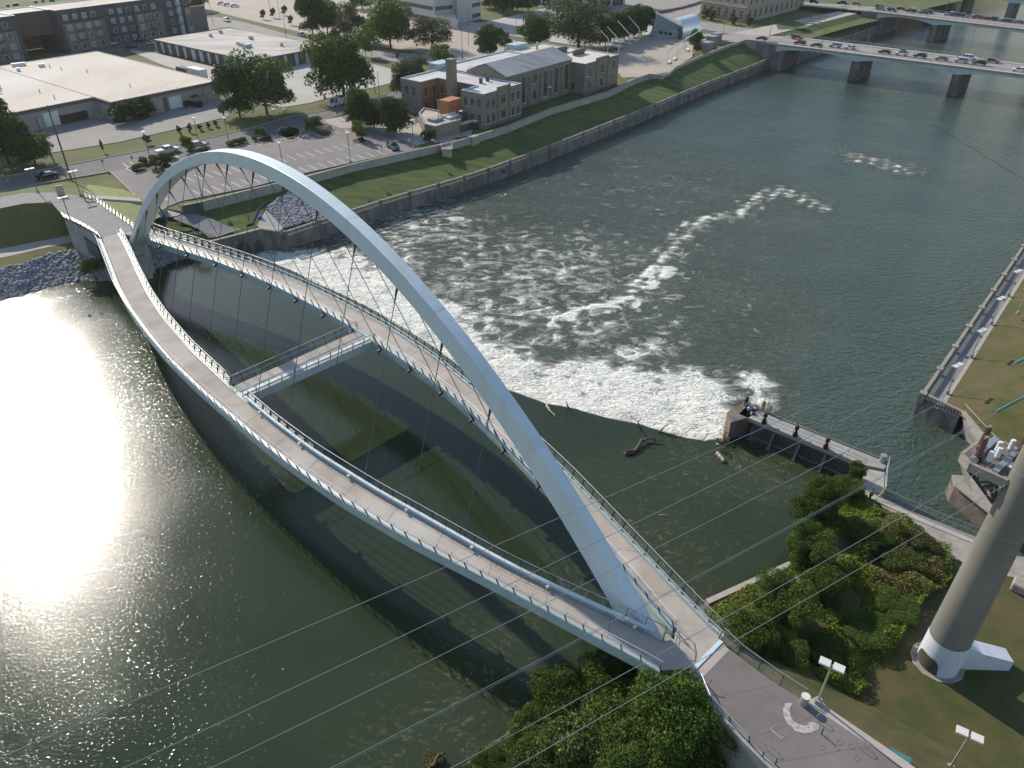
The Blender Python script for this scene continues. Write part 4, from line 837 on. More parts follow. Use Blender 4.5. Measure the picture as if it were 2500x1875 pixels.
for f in (.25, .5, .75):
    mb = MB(); c0, c1 = GL(gl*f, 1.0, 0), GL(gl*f, -1.4, 0); mb.add([GL(gl*f-.2, .3, 2.34), GL(gl*f+.2, .3, 2.34), GL(gl*f+.2, -1.6, -1), GL(gl*f-.2, -1.6, -1), GL(gl*f-.2, 1.9, 2.34), GL(gl*f+.2, 1.9, 2.34), GL(gl*f+.2, 1.9, -1), GL(gl*f-.2, 1.9, -1)], [(0, 1, 2, 3), (4, 5, 1, 0), (7, 6, 5, 4), (0, 3, 7, 4), (1, 5, 6, 2)]); mb.build('divider', M['brown'], gs)
for b in range(4):
    mb = MB(); t0, t1 = gl*b/4+.35, gl*(b+1)/4-.25; k = 9
    for j in range(k): t = t0+(t1-t0)*(j+.5)/k; mb.beam(GL(t, .2, 2.3), GL(t, -1.2, -1), .07, .12)
    for z, n in ((2.1, .15), (.7, -.5)): mb.beam(GL(t0, n, z), GL(t1, n, z), .12, .12)
    mb.build('trash_rack', M['trimd'], gs)
for i, (f, tall) in enumerate(((.13, 1), (.44, 0), (.73, 1))):
    c = GL(gl*f, .25, 2.9); mb = MB(); mb.tube([c, c+Vector((0, 0, .25)), c+Vector((0, 0, .9)), c+Vector((0, 0, 1.05)), c+Vector((0, 0, 1.5)), c+Vector((0, 0, 1.6))], [.34, .3, .12, .28, .26, .08], 10); mb.tube([c+Vector((0, 0, 1.25)), c+gn*.5+Vector((0, 0, 1.25))], .08, 6)
    h = mb.build('gate_hoist', M['bronze'], gs, smooth=True)
    if tall: mb = MB(); mb.tube([c+Vector((0, 0, 1.5)), c+Vector((0, 0, 4.3))], .045, 6); mb.build('stem', M['galv'], h)
    else: mb = MB(); mb.tube([c+Vector((0, 0, 1.5)), c+Vector((0, 0, 2.1))], .05, 6); mb.build('stem', M['bronze'], h)
def fence_run(t, pts, h=1.05, sp=2.0, rails=2, m=M['pole'], r=.025):
    q = dens(pts, max(2, int(sum((b-a).length for a, b in zip(pts, pts[1:]))/sp)+1)); mb = MB()
    for k in range(rails): mb.tube([p+Vector((0, 0, h*(1-k/rails))) for p in q], r, 4)
    for p in q: mb.tube([p, p+Vector((0, 0, h))], r, 4)
    return mb.build('railing', m, t)
fence_run(gs, [GL(-.6, .05, 2.9), GL(gl*.11, .05, 2.9)]); fence_run(gs, [GL(gl*.16, .05, 2.9), GL(gl*.42, .05, 2.9)]); fence_run(gs, [GL(gl*.47, .05, 2.9), GL(gl*.71, .05, 2.9)])
fence_run(gs, [GL(gl*.76, .05, 2.9), GL(gl+.2, .05, 2.9), GL(gl+1.3, -.2, 2.9)]); fence_run(gs, [GL(gl+3.2, W_-.3, 2.9), GL(gl+3.4, .8, 2.9), GL(gl+4.6, -3.4, 2.7)], m=M['galv'])
c = GL(gl+2.6, W_-.5, 2.9); mb = MB(); mb.tube([c, c+Vector((0, 0, 1.0))], .38, 12); o = mb.build('trash_barrel', M['galv'], smooth=False); tag(o, 'grey steel barrel at the right end of the sluice gate platform', 'barrel')
# channel walkway with green railing
cwk = thing('channel_wall', 'concrete wall and walkway along the side channel left of the tower', 'wall', G(2200, 1240, 3.4))
wa, wb_ = [G(2104, 1190, 3.6), G(2230, 1250, 3.6), G(2395, 1316, 3.6)], [G(2095, 1202, 3.6), G(2225, 1264, 3.6), G(2390, 1332, 3.6)]
mb = MB(); slab(mb, dens(wa, 12), dens(wb_, 12), 8); mb.build('wall', M['walk'], cwk)
f_ = fence_run(cwk, [p+Vector((0, 0, 0)) for p in wa], h=1.3, sp=2.4, rails=2, m=M['galv']); fence_run(cwk, [wa[-1], wa[-1]+Vector((2.5, 1.5, 0))], h=1.3, m=M['galv'])
mb = MB(); q = dens(wa, 90); [mb.tube([p+Vector((0, 0, .1)), p+Vector((0, 0, 1.25))], .01, 3, cap=False) for p in q]; mb.build('bars', M['galv'], f_)
mb = MB(); bwl = [G(1722, 1463, .9), G(1850, 1405, .9), G(1926, 1370, .9)]; slab(mb, dens(bwl, 8), off(dens(bwl, 8), -.6), 3); tag(mb.build('bank_edging', M['walk']), 'low concrete edging along the pool below the bushes', 'edging')
# ------------------------------------------------------------------ buildings
ZG = ST+.0
def wfr(a, b):
    """frame of a wall seen from outside: origin a, along, outward normal (towards the camera side)"""
    a = Vector((a[0], a[1], 0)); b = Vector((b[0], b[1], 0)); d = b-a; L_ = d.length; d.normalize(); n = Vector((d.y, -d.x, 0))
    if n.dot(-a) < 0: n = -n
    return a, d, n, L_
def opening(parent, fr, t, z, w_, h_, arch=False, frame=M['conc'], glass=M['glass'], name='window', bars=(1, 1), sill=True, fm=None):
    a, d, n, L_ = fr; c = a+d*t
    def pt(x, zz, o): p = c+d*x+n*o; return Vector((p.x, p.y, zz))
    prof = [(-w_/2, z), (w_/2, z)]
    if arch: prof += [(w_/2*math.cos(u), z+h_-w_/2+w_/2*math.sin(u)) for u in [math.pi*k/8 for k in range(9)]]
    else: prof += [(w_/2, z+h_), (-w_/2, z+h_)]
    mb = MB(); k = len(prof); cz = z+h_/2
    inn_ = [(x*.88, cz+(zz-cz)*.93) for x, zz in prof]
    vs = [pt(x, zz, .07) for x, zz in prof]+[pt(x, zz, .07) for x, zz in inn_]+[pt(x, zz, .0) for x, zz in prof]
    mb.add(vs, [(i, (i+1) % k, k+(i+1) % k, k+i) for i in range(k)]+[(i, (i+1) % k, 2*k+(i+1) % k, 2*k+i) for i in range(k)])
    for j in range(1, bars[0]+1): x = -w_/2+w_*j/(bars[0]+1); mb.beam(pt(x, z+.05, .055), pt(x, z+h_-.05, .055), .06, .03, up=n)
    for j in range(1, bars[1]+1): zz = z+h_*j/(bars[1]+1); mb.beam(pt(-w_/2+.04, zz, .058), pt(w_/2-.04, zz, .058), .02, .06)
    if sill: mb.beam(pt(-w_/2-.12, z-.07, .09), pt(w_/2+.12, z-.07, .09), .18, .14)
    o = mb.build(name, fm or frame, parent)
    mb = MB(); mb.add([pt(x, zz, .03) for x, zz in inn_], [tuple(range(k))]); mb.build('pane', glass, o); return o
def block(t, pts, z0, z1, wall, roof, par=.5, pm=None, th=.4, roofz=None, name='wall'):
    """walls + recessed roof + parapet"""
    xy = [(p.x, p.y) for p in pts]; c = sum((Vector((x, y, 0)) for x, y in xy), Vector())/len(xy)
    n = len(xy); mb = MB(); mb.add([(x, y, z0) for x, y in xy]+[(x, y, z1) for x, y in xy], [(i, (i+1) % n, n+(i+1) % n, n+i) for i in range(n)]); mb.build(name, wall, t)
    mb = MB(); mb.sheet([Vector((x, y, z1-par)) for x, y in xy]); r = mb.build('roof', roof, t)
    if par > 0:
        area2 = sum(xy[i][0]*xy[(i+1) % n][1]-xy[(i+1) % n][0]*xy[i][1] for i in range(n)); s = 1 if area2 > 0 else -1; ins = []
        for i in range(n):
            p0, p1, p2 = [Vector((*xy[(i+k) % n], 0)) for k in (-1, 0, 1)]; d1 = (p1-p0).normalized(); d2 = (p2-p1).normalized(); n1 = Vector((-d1.y, d1.x, 0))*s; n2 = Vector((-d2.y, d2.x, 0))*s
            b = (n1+n2); k_ = th/max(.35, (b.length**2)/2) if b.length > .1 else th; ins.append(p1+b*k_*1.0)
        mb = MB(); vs = [(x, y, z1) for x, y in xy]+[(p.x, p.y, z1) for p in ins]+[(p.x, p.y, z1-par+.003) for p in ins]
        mb.add(vs, [(i, (i+1) % n, n+(i+1) % n, n+i) for i in range(n)]+[(n+i, n+(i+1) % n, 2*n+(i+1) % n, 2*n+i) for i in range(n)]); mb.build('parapet', pm or M['flash'], t)
    return r
# --- power house
PZ = 14.3
pl = thing('power_house', 'grey brick power house with orange courtyard walls and a square chimney by the levee', 'power house', G(1181, 317, ZG))
def Rf(x, y, z=PZ): return G(x, y, z)
c1, c2, c3 = Rf(1180.6, 230), Rf(1274, 203), Rf(1123, 219.5)        # front block corners
eA = (c2-c1).normalized(); eB = (c3-c1); eB = (eB-eA*eB.dot(eA)).normalized()      # perpendicular axes (eA along the river, eB inland)
LA = (c2-c1).dot(eA); LBk = 34.0; LF = (c3-c1).dot(eB)
def PL_(a, b, z=0): p = c1+eA*a+eB*b; return Vector((p.x, p.y, z))
def toP(q): v = q-c1; return v.dot(eA), v.dot(eB)
w1, w2, w3, ch = toP(G(1027, 200, PZ)), toP(G(977, 190, PZ)), toP(G(1065, 189, PZ)), toP(G(1103, 265, ZG))
rb1, rb2, rbk = toP(G(1433, 155, PZ)), toP(G(1504, 131, PZ)), toP(G(1394, 142, PZ))
ev1, ev2 = toP(G(1233, 187, PZ+1)), toP(G(1394, 142, PZ+1)); rg1, rg2 = toP(G(1176, 161.6, PZ+3)), toP(G(1342, 117, PZ+3))
yW = w2[1]; xC = w3[0]; bW = w1[1]
# U-shaped front part: right arm (front block), back bar, left arm (west wing)
bbar = max(w3[1], LF+3)
U_ = [PL_(0, 0), PL_(LA, 0), PL_(LA, ev1[1]), PL_(LA, w2[1]), PL_(LA-2, w2[1]+1), PL_(w2[0], w2[1]), PL_(w1[0], w1[1]), PL_(w3[0], w3[1]), PL_(0, w3[1])]
U_ = [PL_(0, 0), PL_(LA, 0), PL_(LA, w2[1]), PL_(w2[0], w2[1]), PL_(w1[0], w1[1]), PL_(xC, w1[1]), PL_(xC, LF), PL_(0, LF)]
blk_r = block(pl, U_, ZG, PZ, M['brickg'], M['roofp'], par=.35)
mb = MB()                                                  # orange courtyard facing, 4 mm proud of the walls
def facing(a, b, z0, z1, m, o=.006, name='courtyard_wall'):
    fa = wfr(a, b); mb = MB(); p, q = fa[0]+fa[2]*o, fa[0]+fa[1]*fa[3]+fa[2]*o; mb.quad(q3(p, z0), q3(q, z0), q3(q, z1), q3(p, z1)); return mb.build(name, m, pl), fa
_, fo1 = facing(PL_(w1[0], w1[1]), PL_(xC, w1[1]), ZG, PZ-.3, M['bricko']); _, fo2 = facing(PL_(xC, w1[1]), PL_(xC, LF), ZG, PZ-.3, M['bricko'])
fw_ = wfr(PL_(w1[0], w1[1]), PL_(w2[0], w2[1])); ff = wfr(PL_(0, 0), PL_(LA, 0)); fl_ = wfr(PL_(0, 0), PL_(0, LF))
for fr, xs, zs, w_, h_ in ((fw_, (.36, .70), (10.3,), 1.5, 2.3), (fo1, (.25, .75), (10.3, 6.5), 1.3, 2.2), (fo2, (.12, .30, .50), (10.3, 6.5), 1.4, 2.2),
                           (fl_, (.2, .5, .8), (10.5, 6.7), 1.25, 2.2), (ff, (.10, .24, .76, .90), (10.3, 6.6), 1.3, 2.3), (ff, (.50,), (10.5, 6.7), 2.1, 2.4)):
    for x in xs:
        for z in zs: opening(pl, fr, fr[3]*x, z, w_, h_, frame=M['conc'], bars=(1, 2))
# projecting bay of the front block with stepped parapet
mb = MB(); p = [PL_(LA*.36, -.35), PL_(LA*.66, -.35), PL_(LA*.66, 0), PL_(LA*.36, 0)]
mb = MB(); [mb.box(PL_(LA*x, -.16, ZG), .5, .3, PZ-ZG+.5, math.atan2(eA.y, eA.x)) for x in (.36,)]; mb.build('pilaster', M['brickg'], pl)
mb = MB(); mb.box(PL_(LA*.66, -.16, ZG), .5, .3, PZ-ZG+.9, math.atan2(eA.y, eA.x)); mb.build('pilaster', M['brickg'], pl)
mb = MB(); a_, b_ = PL_(LA*.36, .2, PZ+.3), PL_(LA*.66, .2, PZ+.3); mb.beam(a_, b_, .42, .8); mb.build('parapet_step', M['brickg'], pl)
mb = MB(); fr = ff; mb.beam(PL_(-.02, -.06, ZG+1.2), PL_(LA, -.06, ZG+1.2), .12, .2); mb.build('plinth_band', M['conc'], pl)
# chimney
cp = PL_(ch[0]+.0, min(ch[1], w1[1]+.5)) if False else PL_(xC-.9, (w1[1]*.35+LF*.65), 0)
cpx = G(1103, 203, PZ); mb = MB(); mb.box((cpx.x, cpx.y, ZG), 2.1, 2.1, 15.0, math.atan2(eA.y, eA.x)); mb.box((cpx.x, cpx.y, ZG+15.0), 2.3, 2.3, .35, math.atan2(eA.y, eA.x)); mb.build('chimney', M['brickg'], pl)
# main hall with arched windows, gabled roof
a0, a1 = LA, ev2[0]; b0 = ev1[1]; b1 = w2[1]+1.5; bm = rg2[1]; bm = min(max(bm, b0+6), b1-3); EZ, RZ = PZ+.8, PZ+3.4
hx0 = LA+.02; bm = rg1[1]; b1 = 2*bm-b0; bFar = w2[1]+1.2
mb = MB(); vs = [PL_(hx0, b0, ZG), PL_(a1, b0, ZG), PL_(a1, b0, EZ), PL_(hx0, b0, EZ), PL_(hx0, bm, RZ), PL_(a1, bm, RZ), PL_(hx0, b1, EZ), PL_(a1, b1, EZ), PL_(hx0, b1, ZG), PL_(a1, b1, ZG)]
mb.add(vs, [(0, 1, 2, 3), (0, 3, 4, 6, 8), (1, 9, 7, 5, 2), (8, 6, 7, 9)]); mb.build('hall_wall', M['brickg'], pl)
block(pl, [PL_(hx0, b1-.2), PL_(a1, b1-.2), PL_(a1, bFar), PL_(hx0, bFar)], ZG, PZ+.3, M['brickg'], M['roofp'], par=.35)
mb = MB(); u = Vector((0, 0, .12)); mb.quad(PL_(hx0-.2, b0-.3, EZ)+u, PL_(a1+.2, b0-.3, EZ)+u, PL_(a1+.2, bm, RZ)+u, PL_(hx0-.2, bm, RZ)+u); mb.quad(PL_(hx0-.2, bm, RZ)+u, PL_(a1+.2, bm, RZ)+u, PL_(a1+.2, b1+.3, EZ)+u, PL_(hx0-.2, b1+.3, EZ)+u); mb.build('hall_roof', M['roofg'], pl)
mb = MB(); mb.beam(PL_(hx0, b0-.32, EZ+.05), PL_(a1, b0-.32, EZ+.05), .14, .25); mb.build('gutter', M['conc'], pl)
fh = wfr(PL_(a0, b0), PL_(a1, b0)); n_ = 6
for k in range(n_):
    t = fh[3]*(k+.5)/n_
    if k == 2:
        opening(pl, fh, t, 11.3, 2.2, 2.6, arch=True, bars=(2, 2)); opening(pl, fh, t, 6.7, 2.0, 3.0, arch=True, bars=(1, 2))
    else: opening(pl, fh, t, 6.5, 2.1, 7.8, arch=True, bars=(2, 5))
    for s in (-.42, .42):
        p = fh[0]+fh[1]*(fh[3]*(k+.5+s)/n_)+fh[2]*.12; mb = MB(); mb.box((p.x, p.y, ZG), .45, .3, 8.3, math.atan2(fh[1].y, fh[1].x)); mb.build('pilaster', M['brickg'], pl)
# right block
RB = [PL_(rb1[0], rb1[1]), PL_(rb2[0], rb1[1]), PL_(rb2[0], b1), PL_(a1-.5, b1), PL_(a1-.5, b0+.4), PL_(rb1[0], b0+.4)]
RB = [PL_(a1+.02, rb1[1]), PL_(rb2[0], rb1[1]), PL_(rb2[0], bFar), PL_(a1+.02, bFar)]
block(pl, RB, ZG, PZ, M['brickg'], M['roofw'], par=.3)
fr_ = wfr(RB[0], RB[1]); W_r = fr_[3]
for x, w_ in ((.15, 1.2), (.5, 1.9), (.85, 1.2)):
    for z in (10.3, 6.5): opening(pl, fr_, W_r*x, z, w_, 2.3, bars=(1, 2))
for x in (.33, .67): p = fr_[0]+fr_[1]*(W_r*x)+fr_[2]*.12; mb = MB(); mb.box((p.x, p.y, ZG), .5, .3, PZ-ZG+.5, math.atan2(eA.y, eA.x)); mb.build('pilaster', M['brickg'], pl)
mb = MB(); a_, b_ = fr_[0]+fr_[1]*(W_r*.33), fr_[0]+fr_[1]*(W_r*.67); mb.beam(q3(a_, PZ+.3)-fr_[2]*.2, q3(b_, PZ+.3)-fr_[2]*.2, .42, .8); mb.build('parapet_step', M['brickg'], pl)
frl = wfr(RB[0], RB[3]); opening(pl, frl, 4.0, 6.3, 1.3, 2.0)
# roof stair houses, vents, cooling units (each bolted down: parts of the roof)
for px, py, w_, d_, h_ in ((1075, 163, 6.0, 4.0, 1.7), (1262, 115, 6.5, 4, 1.5)):
    c = G(px, py, PZ); mb = MB(); mb.box((c.x, c.y, PZ-.35), w_, d_, h_, math.atan2(eA.y, eA.x)); mb.build('stair_house', M['flash'], pl)
for px, py, r in ((1174, 200, .5), (1190, 195, .5)): c = G(px, py, PZ); mb = MB(); mb.tube([(c.x, c.y, PZ-.35), (c.x, c.y, PZ+.9)], r, 10); mb.build('roof_vent', M['darkst'], pl)
for px, py in ((1370, 126), (1413, 131)):
    c = G(px, py, PZ); mb = MB(); rz = math.atan2(eA.y, eA.x)
    mb.box((c.x, c.y, PZ+.5), 6.0, 1.6, .5, rz)
    for k in range(5): q = c+eA*(k-2)*1.15; mb.tube([(q.x, q.y, PZ+1.0), (q.x, q.y, PZ+1.35)], .45, 8); mb.box((q.x, q.y, PZ-.3), .1, 1.4, .8, rz)
    mb.build('cooling_unit', M['trimd'], pl)
c = G(1311, 118, PZ); mb = MB(); mb.tube([(c.x, c.y, PZ-.3), (c.x, c.y, PZ+2)], .35, 8); mb.build('roof_vent', M['galv'], pl)
# orange steel container in the courtyard, walled pump yard in front
c = G(1106, 245, PZ-4.2); mb = MB(); ro = math.atan2(eA.y, eA.x)
oc = G(1100, 275, 8.3); mb.box((oc.x, oc.y, 8.3), 5.2, 3.4, 3.6, ro); o = mb.build('container', M['orangeb']); tag(o, 'orange steel box standing in the power house courtyard', 'container')
yd = thing('annex', 'low concrete yard building with roof hatches in front of the courtyard', 'annex', G(1100, 310, ZG))
y1, y2, y3, y4 = G(1047, 304, 9.2), G(1062, 308, 9.2), G(1126, 292, 9.2), G(1135, 262, 9.2)
block(yd, [G(1036, 302, 8.5), G(1062, 308, 8.5), G(1124, 292, 8.5), G(1128, 280, 8.5), G(1034, 262, 8.5), G(1022, 275, 8.5)], ZG, 8.5, M['brickg'], M['roofw2'], par=.35, pm=M['conc'])
c = G(1063, 292, 8.4); mb = MB(); mb.box((c.x, c.y, 8.2), 3.6, 2.4, .7, ro); mb.build('roof_hatch', M['conc'], yd)
c = G(1090, 283, 8.4); mb = MB(); mb.box((c.x, c.y, 8.2), 3.0, 2.2, .5, ro); mb.build('roof_hatch', M['conc'], yd)
c = G(1105, 284, 8.5); mb = MB(); mb.box((c.x, c.y, 8.2), 4.5, 1.1, .55, ro+.1); mb.box((c.x-.5, c.y+1.6, 8.2), 3.5, .7, .8, ro+.1); mb.build('duct', M['white'], yd)
c = G(1071, 294, 8.5); mb = MB(); mb.tube([(c.x, c.y, 8), (c.x, c.y, 13.8)], .13, 6); tag(mb.build('mast', M['galv']), 'thin pale mast standing on the low yard building', 'mast')
for px, py, w_, d_, h_, m_, lb in ((1114, 323, 1.2, 1.0, 2.2, 'white', 'white electrical cabinet beside dark cabinets below the power house'), (1124, 322, 1.2, 1.2, 1.9, 'teal', 'dark electrical cabinet next to the white one'),
                               (1138, 317, 3.6, 1.5, 1.9, 'teal', 'wide dark green switchgear cabinet with pale lid'), (1161, 313, 2.6, 2.0, 2.0, 'teal', 'dark transformer box at the corner of the power house')):
    c = G(px, py, ZG); mb = MB(); mb.box((c.x, c.y, ZG), w_, d_, h_, ro); t = mb.build('electrical_cabinet', M[m_], loc=(c.x, c.y, ZG)); tag(t, lb, 'cabinet', 'cabinets beside the power house')
    mb = MB(); mb.box((c.x, c.y, ZG+h_), w_*1.06, d_*1.06, .1, ro); mb.build('lid', M['lampw'], t)
# --- warehouses
wh = thing('warehouse', 'low white block warehouse with a stepped front and a large pale flat roof', 'warehouse', G(285, 298, ZG))
HZ = 10.5
a, b, c = G(270.5, 249, HZ), G(529.5, 197, HZ), G(251.7, 122, HZ); dA = (b-a).normalized(); dB = (c-b); dB = (dB-dA*dB.dot(dA)).normalized(); LB = (c-b).dot(dB)
st = (G(227, 237, HZ)-a).dot(dB); d0 = -34.0
poly = [a, b, b+dB*LB, a+dB*LB+dA*d0, a+dB*st+dA*d0, a+dB*st]
block(wh, poly, ZG, HZ, M['wware'], M['roofw'], par=.12, pm=M['roofw'], th=.3)
for p, q in ((poly[4], poly[5]), (poly[5], poly[0]), (poly[0], poly[1])):
    f = wfr(p, q); o_ = f[2]*.12; mb = MB(); mb.beam(q3(f[0]+o_, HZ-.55), q3(f[0]+f[1]*f[3]+o_, HZ-.55), .22, .8); mb.build('fascia', M['trimd'], wh)
mb = MB(); r0 = a+dB*st; mb.beam(q3(r0, HZ-.04), q3(r0+dB*(LB-st)*.95, HZ-.04), .35, .16); mb.build('roof_ridge', M['roofw'], wh)
f = wfr(poly[0], poly[1])
for x, w_, h_ in ((.56, 4.4, 3.6),): opening(wh, f, f[3]*x, ZG+.05, w_, h_, frame=M['wware'], glass=M['white'], name='roller_door', bars=(0, 0), sill=False)
opening(wh, f, f[3]*.465, ZG+.05, 1.3, 3.9, frame=M['trimd'], glass=M['trimd'], name='door', bars=(0, 0), sill=False)
f2 = wfr(poly[4], poly[5]); opening(wh, f2, f2[3]-12.5, ZG+.05, 4.4, 3.8, frame=M['wware'], glass=M['white'], name='roller_door', bars=(0, 0), sill=False)
for px, py in ((122, 165), (150, 170), (213, 176), (318, 212), (97, 225), (133, 240)):
    c_ = G(px, py, HZ); mb = MB(); mb.tube([(c_.x, c_.y, HZ-.1), (c_.x, c_.y, HZ+.9)], .12, 5); mb.build('vent_pipe', M['pole'], wh)
for px, py, w_ in ((102, 162, 1.8), (46, 160, 4.0), (45, 172, 1.0)): c_ = G(px, py, HZ); mb = MB(); mb.box((c_.x, c_.y, HZ-.1), w_, 1.3, .9, .6); mb.build('roof_unit', M['lampw'], wh)
b2 = thing('office_pavilion', 'low dark brick office with white fins and a worn pale flat roof', 'office', G(617, 179, ZG))
H2 = 9.4; a, b, c = G(611.6, 148, H2), G(799.7, 113, H2), G(379, 95.5, H2); dA2 = (b-a).normalized(); dB2 = c-a; dB2 = (dB2-dA2*dB2.dot(dA2)).normalized(); L2 = (c-a).dot(dB2); L1 = (b-a).length
q_ = [a, b, b+dB2*L2, a+dB2*L2]; block(b2, [p+(dA2*sx+dB2*sy)*.5 for p, sx, sy in zip(q_, (1, -1, -1, 1), (1, 1, -1, -1))], ZG, H2-.5, M['brickd'], M['roofw2'], par=0)
mb = MB(); mb.prism([(p.x, p.y) for p in q_], H2-.5, H2); mb.build('roof_slab', M['roofw2'], b2)
mb = MB(); [mb.beam(q3(p, H2-.22)+Vector((0, 0, 0)), q3(r, H2-.22), .12, .5) for p, r in ((q_[0], q_[1]), (q_[0], q_[3]))]; mb.build('fascia', M['trimd'], b2)
for p0_, d_, L_, n_ in ((a+dB2*.5, dA2, L1, 7), (a+dA2*.5, dB2, L2, 12)):
    nn_ = dB2 if d_ == dA2 else dA2
    for k in range(n_+1):
        for s in (-.35, .35):
            p = p0_+d_*(L_*k/n_+s)-nn_*.22; p = p if 0 < (L_*k/n_+s) < L_ else p0_+d_*(max(.3, min(L_-.3, L_*k/n_)))-nn_*.22
            mb = MB(); mb.box((p.x, p.y, ZG), .28, .5 if d_ == dA2 else .5, H2-.5-ZG, math.atan2(d_.y, d_.x)); mb.build('fin', M['white'], b2)
f = wfr(a+dA2*.5, a+dA2*.5+dB2*L2)
for x in (.42, .50): opening(b2, f, f[3]*(1-x) if (f[0]-a).length > 5 else f[3]*x, ZG+.05, 1.9, 3.6, frame=M['white'], glass=M['white'], name='door', bars=(0, 0), sill=False)
for px, py, w_, d_ in ((585, 110, 1.8, 1.5), (592, 113, 1.8, 1.5), (605, 116, 2.8, 1.8), (613, 96, 1.5, 1.2), (539, 81, 1.2, 1.2), (515, 90, 1, 1), (688, 113, .9, .9)):
    c_ = G(px, py, H2); mb = MB(); mb.box((c_.x, c_.y, H2), w_, d_, 1.2, .7); mb.build('roof_unit', M['galv'], b2)
# --- apartment block (top left)
ap = thing('apartment_block', 'long dark five storey apartment block with tan projecting bays at the top left', 'apartment block', G(203, 117, ZG))
AZ = 19.7; r0, r1 = G(72, 145, ZG), G(475, 79, ZG); r0 = r0+(r0-r1)*.35; fa = wfr(r0, r1); dA3, nA3, L3 = fa[1], fa[2], fa[3]
def AL(t, o, z=0): p = fa[0]+dA3*t-nA3*o; return Vector((p.x, p.y, z))
tp0, tp1 = (G(72, 145, ZG)-fa[0]).dot(dA3), (G(148, 126, ZG)-fa[0]).dot(dA3)
block(ap, [AL(0, 0), AL(tp0, 0), AL(tp0, 18), AL(0, 18)], ZG, AZ, M['aptd'], M['roofw'], par=.3)
block(ap, [AL(tp1, 0), AL(L3, 0), AL(L3, 18), AL(tp1, 18)], ZG, AZ, M['aptd'], M['roofw'], par=.3)
block(ap, [AL(tp0, 4), AL(tp1, 4), AL(tp1, 18), AL(tp0, 18)], ZG+6.5, AZ, M['aptb'], M['roofw'], par=.3)
mb = MB(); mb.quad(AL(tp0, 17.8, ZG), AL(tp1, 17.8, ZG), AL(tp1, 17.8, ZG+6.4), AL(tp0, 17.8, ZG+6.4)); mb.build('passage', M['bricko'], ap)
bays_ = [(tp1+1, tp1+17, 'aptt'), (tp1+30, tp1+42, 'aptt'), (tp1+52, tp1+62, 'aptt'), (tp0-12, tp0-2, 'aptt'), (4, 14, 'aptt')]
nw = int(L3/3.6); wn = 0
for (s, e2_, m_) in bays_:
    mb = MB(); c4 = [AL(s, 0), AL(e2_, 0), AL(e2_, -1.3), AL(s, -1.3)]; mb.prism([(p.x, p.y) for p in c4], ZG, AZ-4.6, 0); mb.build('bay', M[m_], ap)
for k in range(nw):
    t = (k+.5)*L3/nw
    if tp0-.8 < t < tp1+.8 or t < 3: continue
    inb = [x for x in bays_ if x[0]+.8 < t < x[1]-.8]; edge_ = [x for x in bays_ if abs(x[0]-t) < 1.2 or abs(x[1]-t) < 1.2]
    if edge_ and not inb: continue
    for fl in range(4):
        z = ZG+.9+fl*3.3; o = -1.3 if inb and z < AZ-6 else 0; fr = (AL(0, o), dA3, nA3, L3)
        if wn < 96: opening(ap, fr, t, z, 1.7, 1.9, frame=M['white'], glass=M['glassb'] if random.random() < .6 else M['glass'], bars=(1, 0), sill=False); wn += 1
    if k % 2 == 0:
        for fl in (1, 2, 3):
            o = -1.3 if inb and fl < 3 else 0
            mb = MB(); z = ZG+fl*3.3+.55; mb.prism([(p.x, p.y) for p in (AL(t-1.3, o), AL(t+1.3, o), AL(t+1.3, o-1.1), AL(t-1.3, o-1.1))], z, z+.15); bl_ = mb.build('balcony', M['aptd'], ap)
            mb = MB(); [mb.tube([AL(t-1.25, o-1.05, z+zz), AL(t+1.25, o-1.05, z+zz)], .03, 4) for zz in (.5, 1.05)]; [mb.tube([AL(t+s, o-1.05, z), AL(t+s, o-1.05, z+1.05)], .025, 4) for s in np.linspace(-1.25, 1.25, 7)]; mb.build('railing', M['darkst'], bl_)
mb = MB(); p = AL((G(423, 79, ZG)-fa[0]).dot(dA3), -.35); mb.box((p.x, p.y, ZG), 1.5, .9, AZ-ZG+.5, math.atan2(dA3.y, dA3.x)); mb.build('stair_pylon', M['flash'], ap)
for px, py in ((20, 15), (35, 13), (42, 12), (88, 6), (105, 4), (124, 2), (130, 2)): c_ = G(px, py, AZ); mb = MB(); mb.box((c_.x, c_.y, AZ-.3), 1.0, .9, 1.0, .4); mb.build('roof_unit', M['darkst'], ap)
# --- banded office building (top centre)
of = thing('office_building', 'white concrete office building with dark ribbon windows at the top of the photo', 'office building', G(1063, 58, ZG))
OZ = 30; o1, o2, o3 = G(915, 30, ZG), G(1062, 60, ZG), G(1175, 46, ZG); dO = (o3-o2).normalized()
body = [o1, o2, o2+dO*11, o2+dO*11+Vector((1.5, -2.5, 0)), o2+dO*18+Vector((1.5, -2.5, 0)), o3, o3+(o1-o2), ]
block(of, body, ZG, OZ, M['offw'], M['roofw'], par=.3)
for p, q, t0, t1 in ((o1, o2, .02, .98), (o2, o2+dO*11, .05, .9), (o2+dO*18+Vector((1.5, -2.5, 0)), o3, .2, .9)):
    f = wfr(p, q)
    for z in (ZG+1.2, ZG+5.6, ZG+9.9, ZG+14.2, ZG+18.5):
        mb = MB(); x0, x1 = f[3]*t0, f[3]*t1; A_, B_ = f[0]+f[1]*x0+f[2]*.04, f[0]+f[1]*x1+f[2]*.04; mb.quad(q3(A_, z), q3(B_, z), q3(B_, z+1.6), q3(A_, z+1.6)); o_ = mb.build('ribbon_window', M['glass'], of)
        mb = MB(); [mb.beam(q3(A_.lerp(B_, k/12)+f[2]*.03, z), q3(A_.lerp(B_, k/12)+f[2]*.03, z+1.6), .06, .03, up=f[2]) for k in range(13)]; mb.build('mullion', M['trimd'], o_)
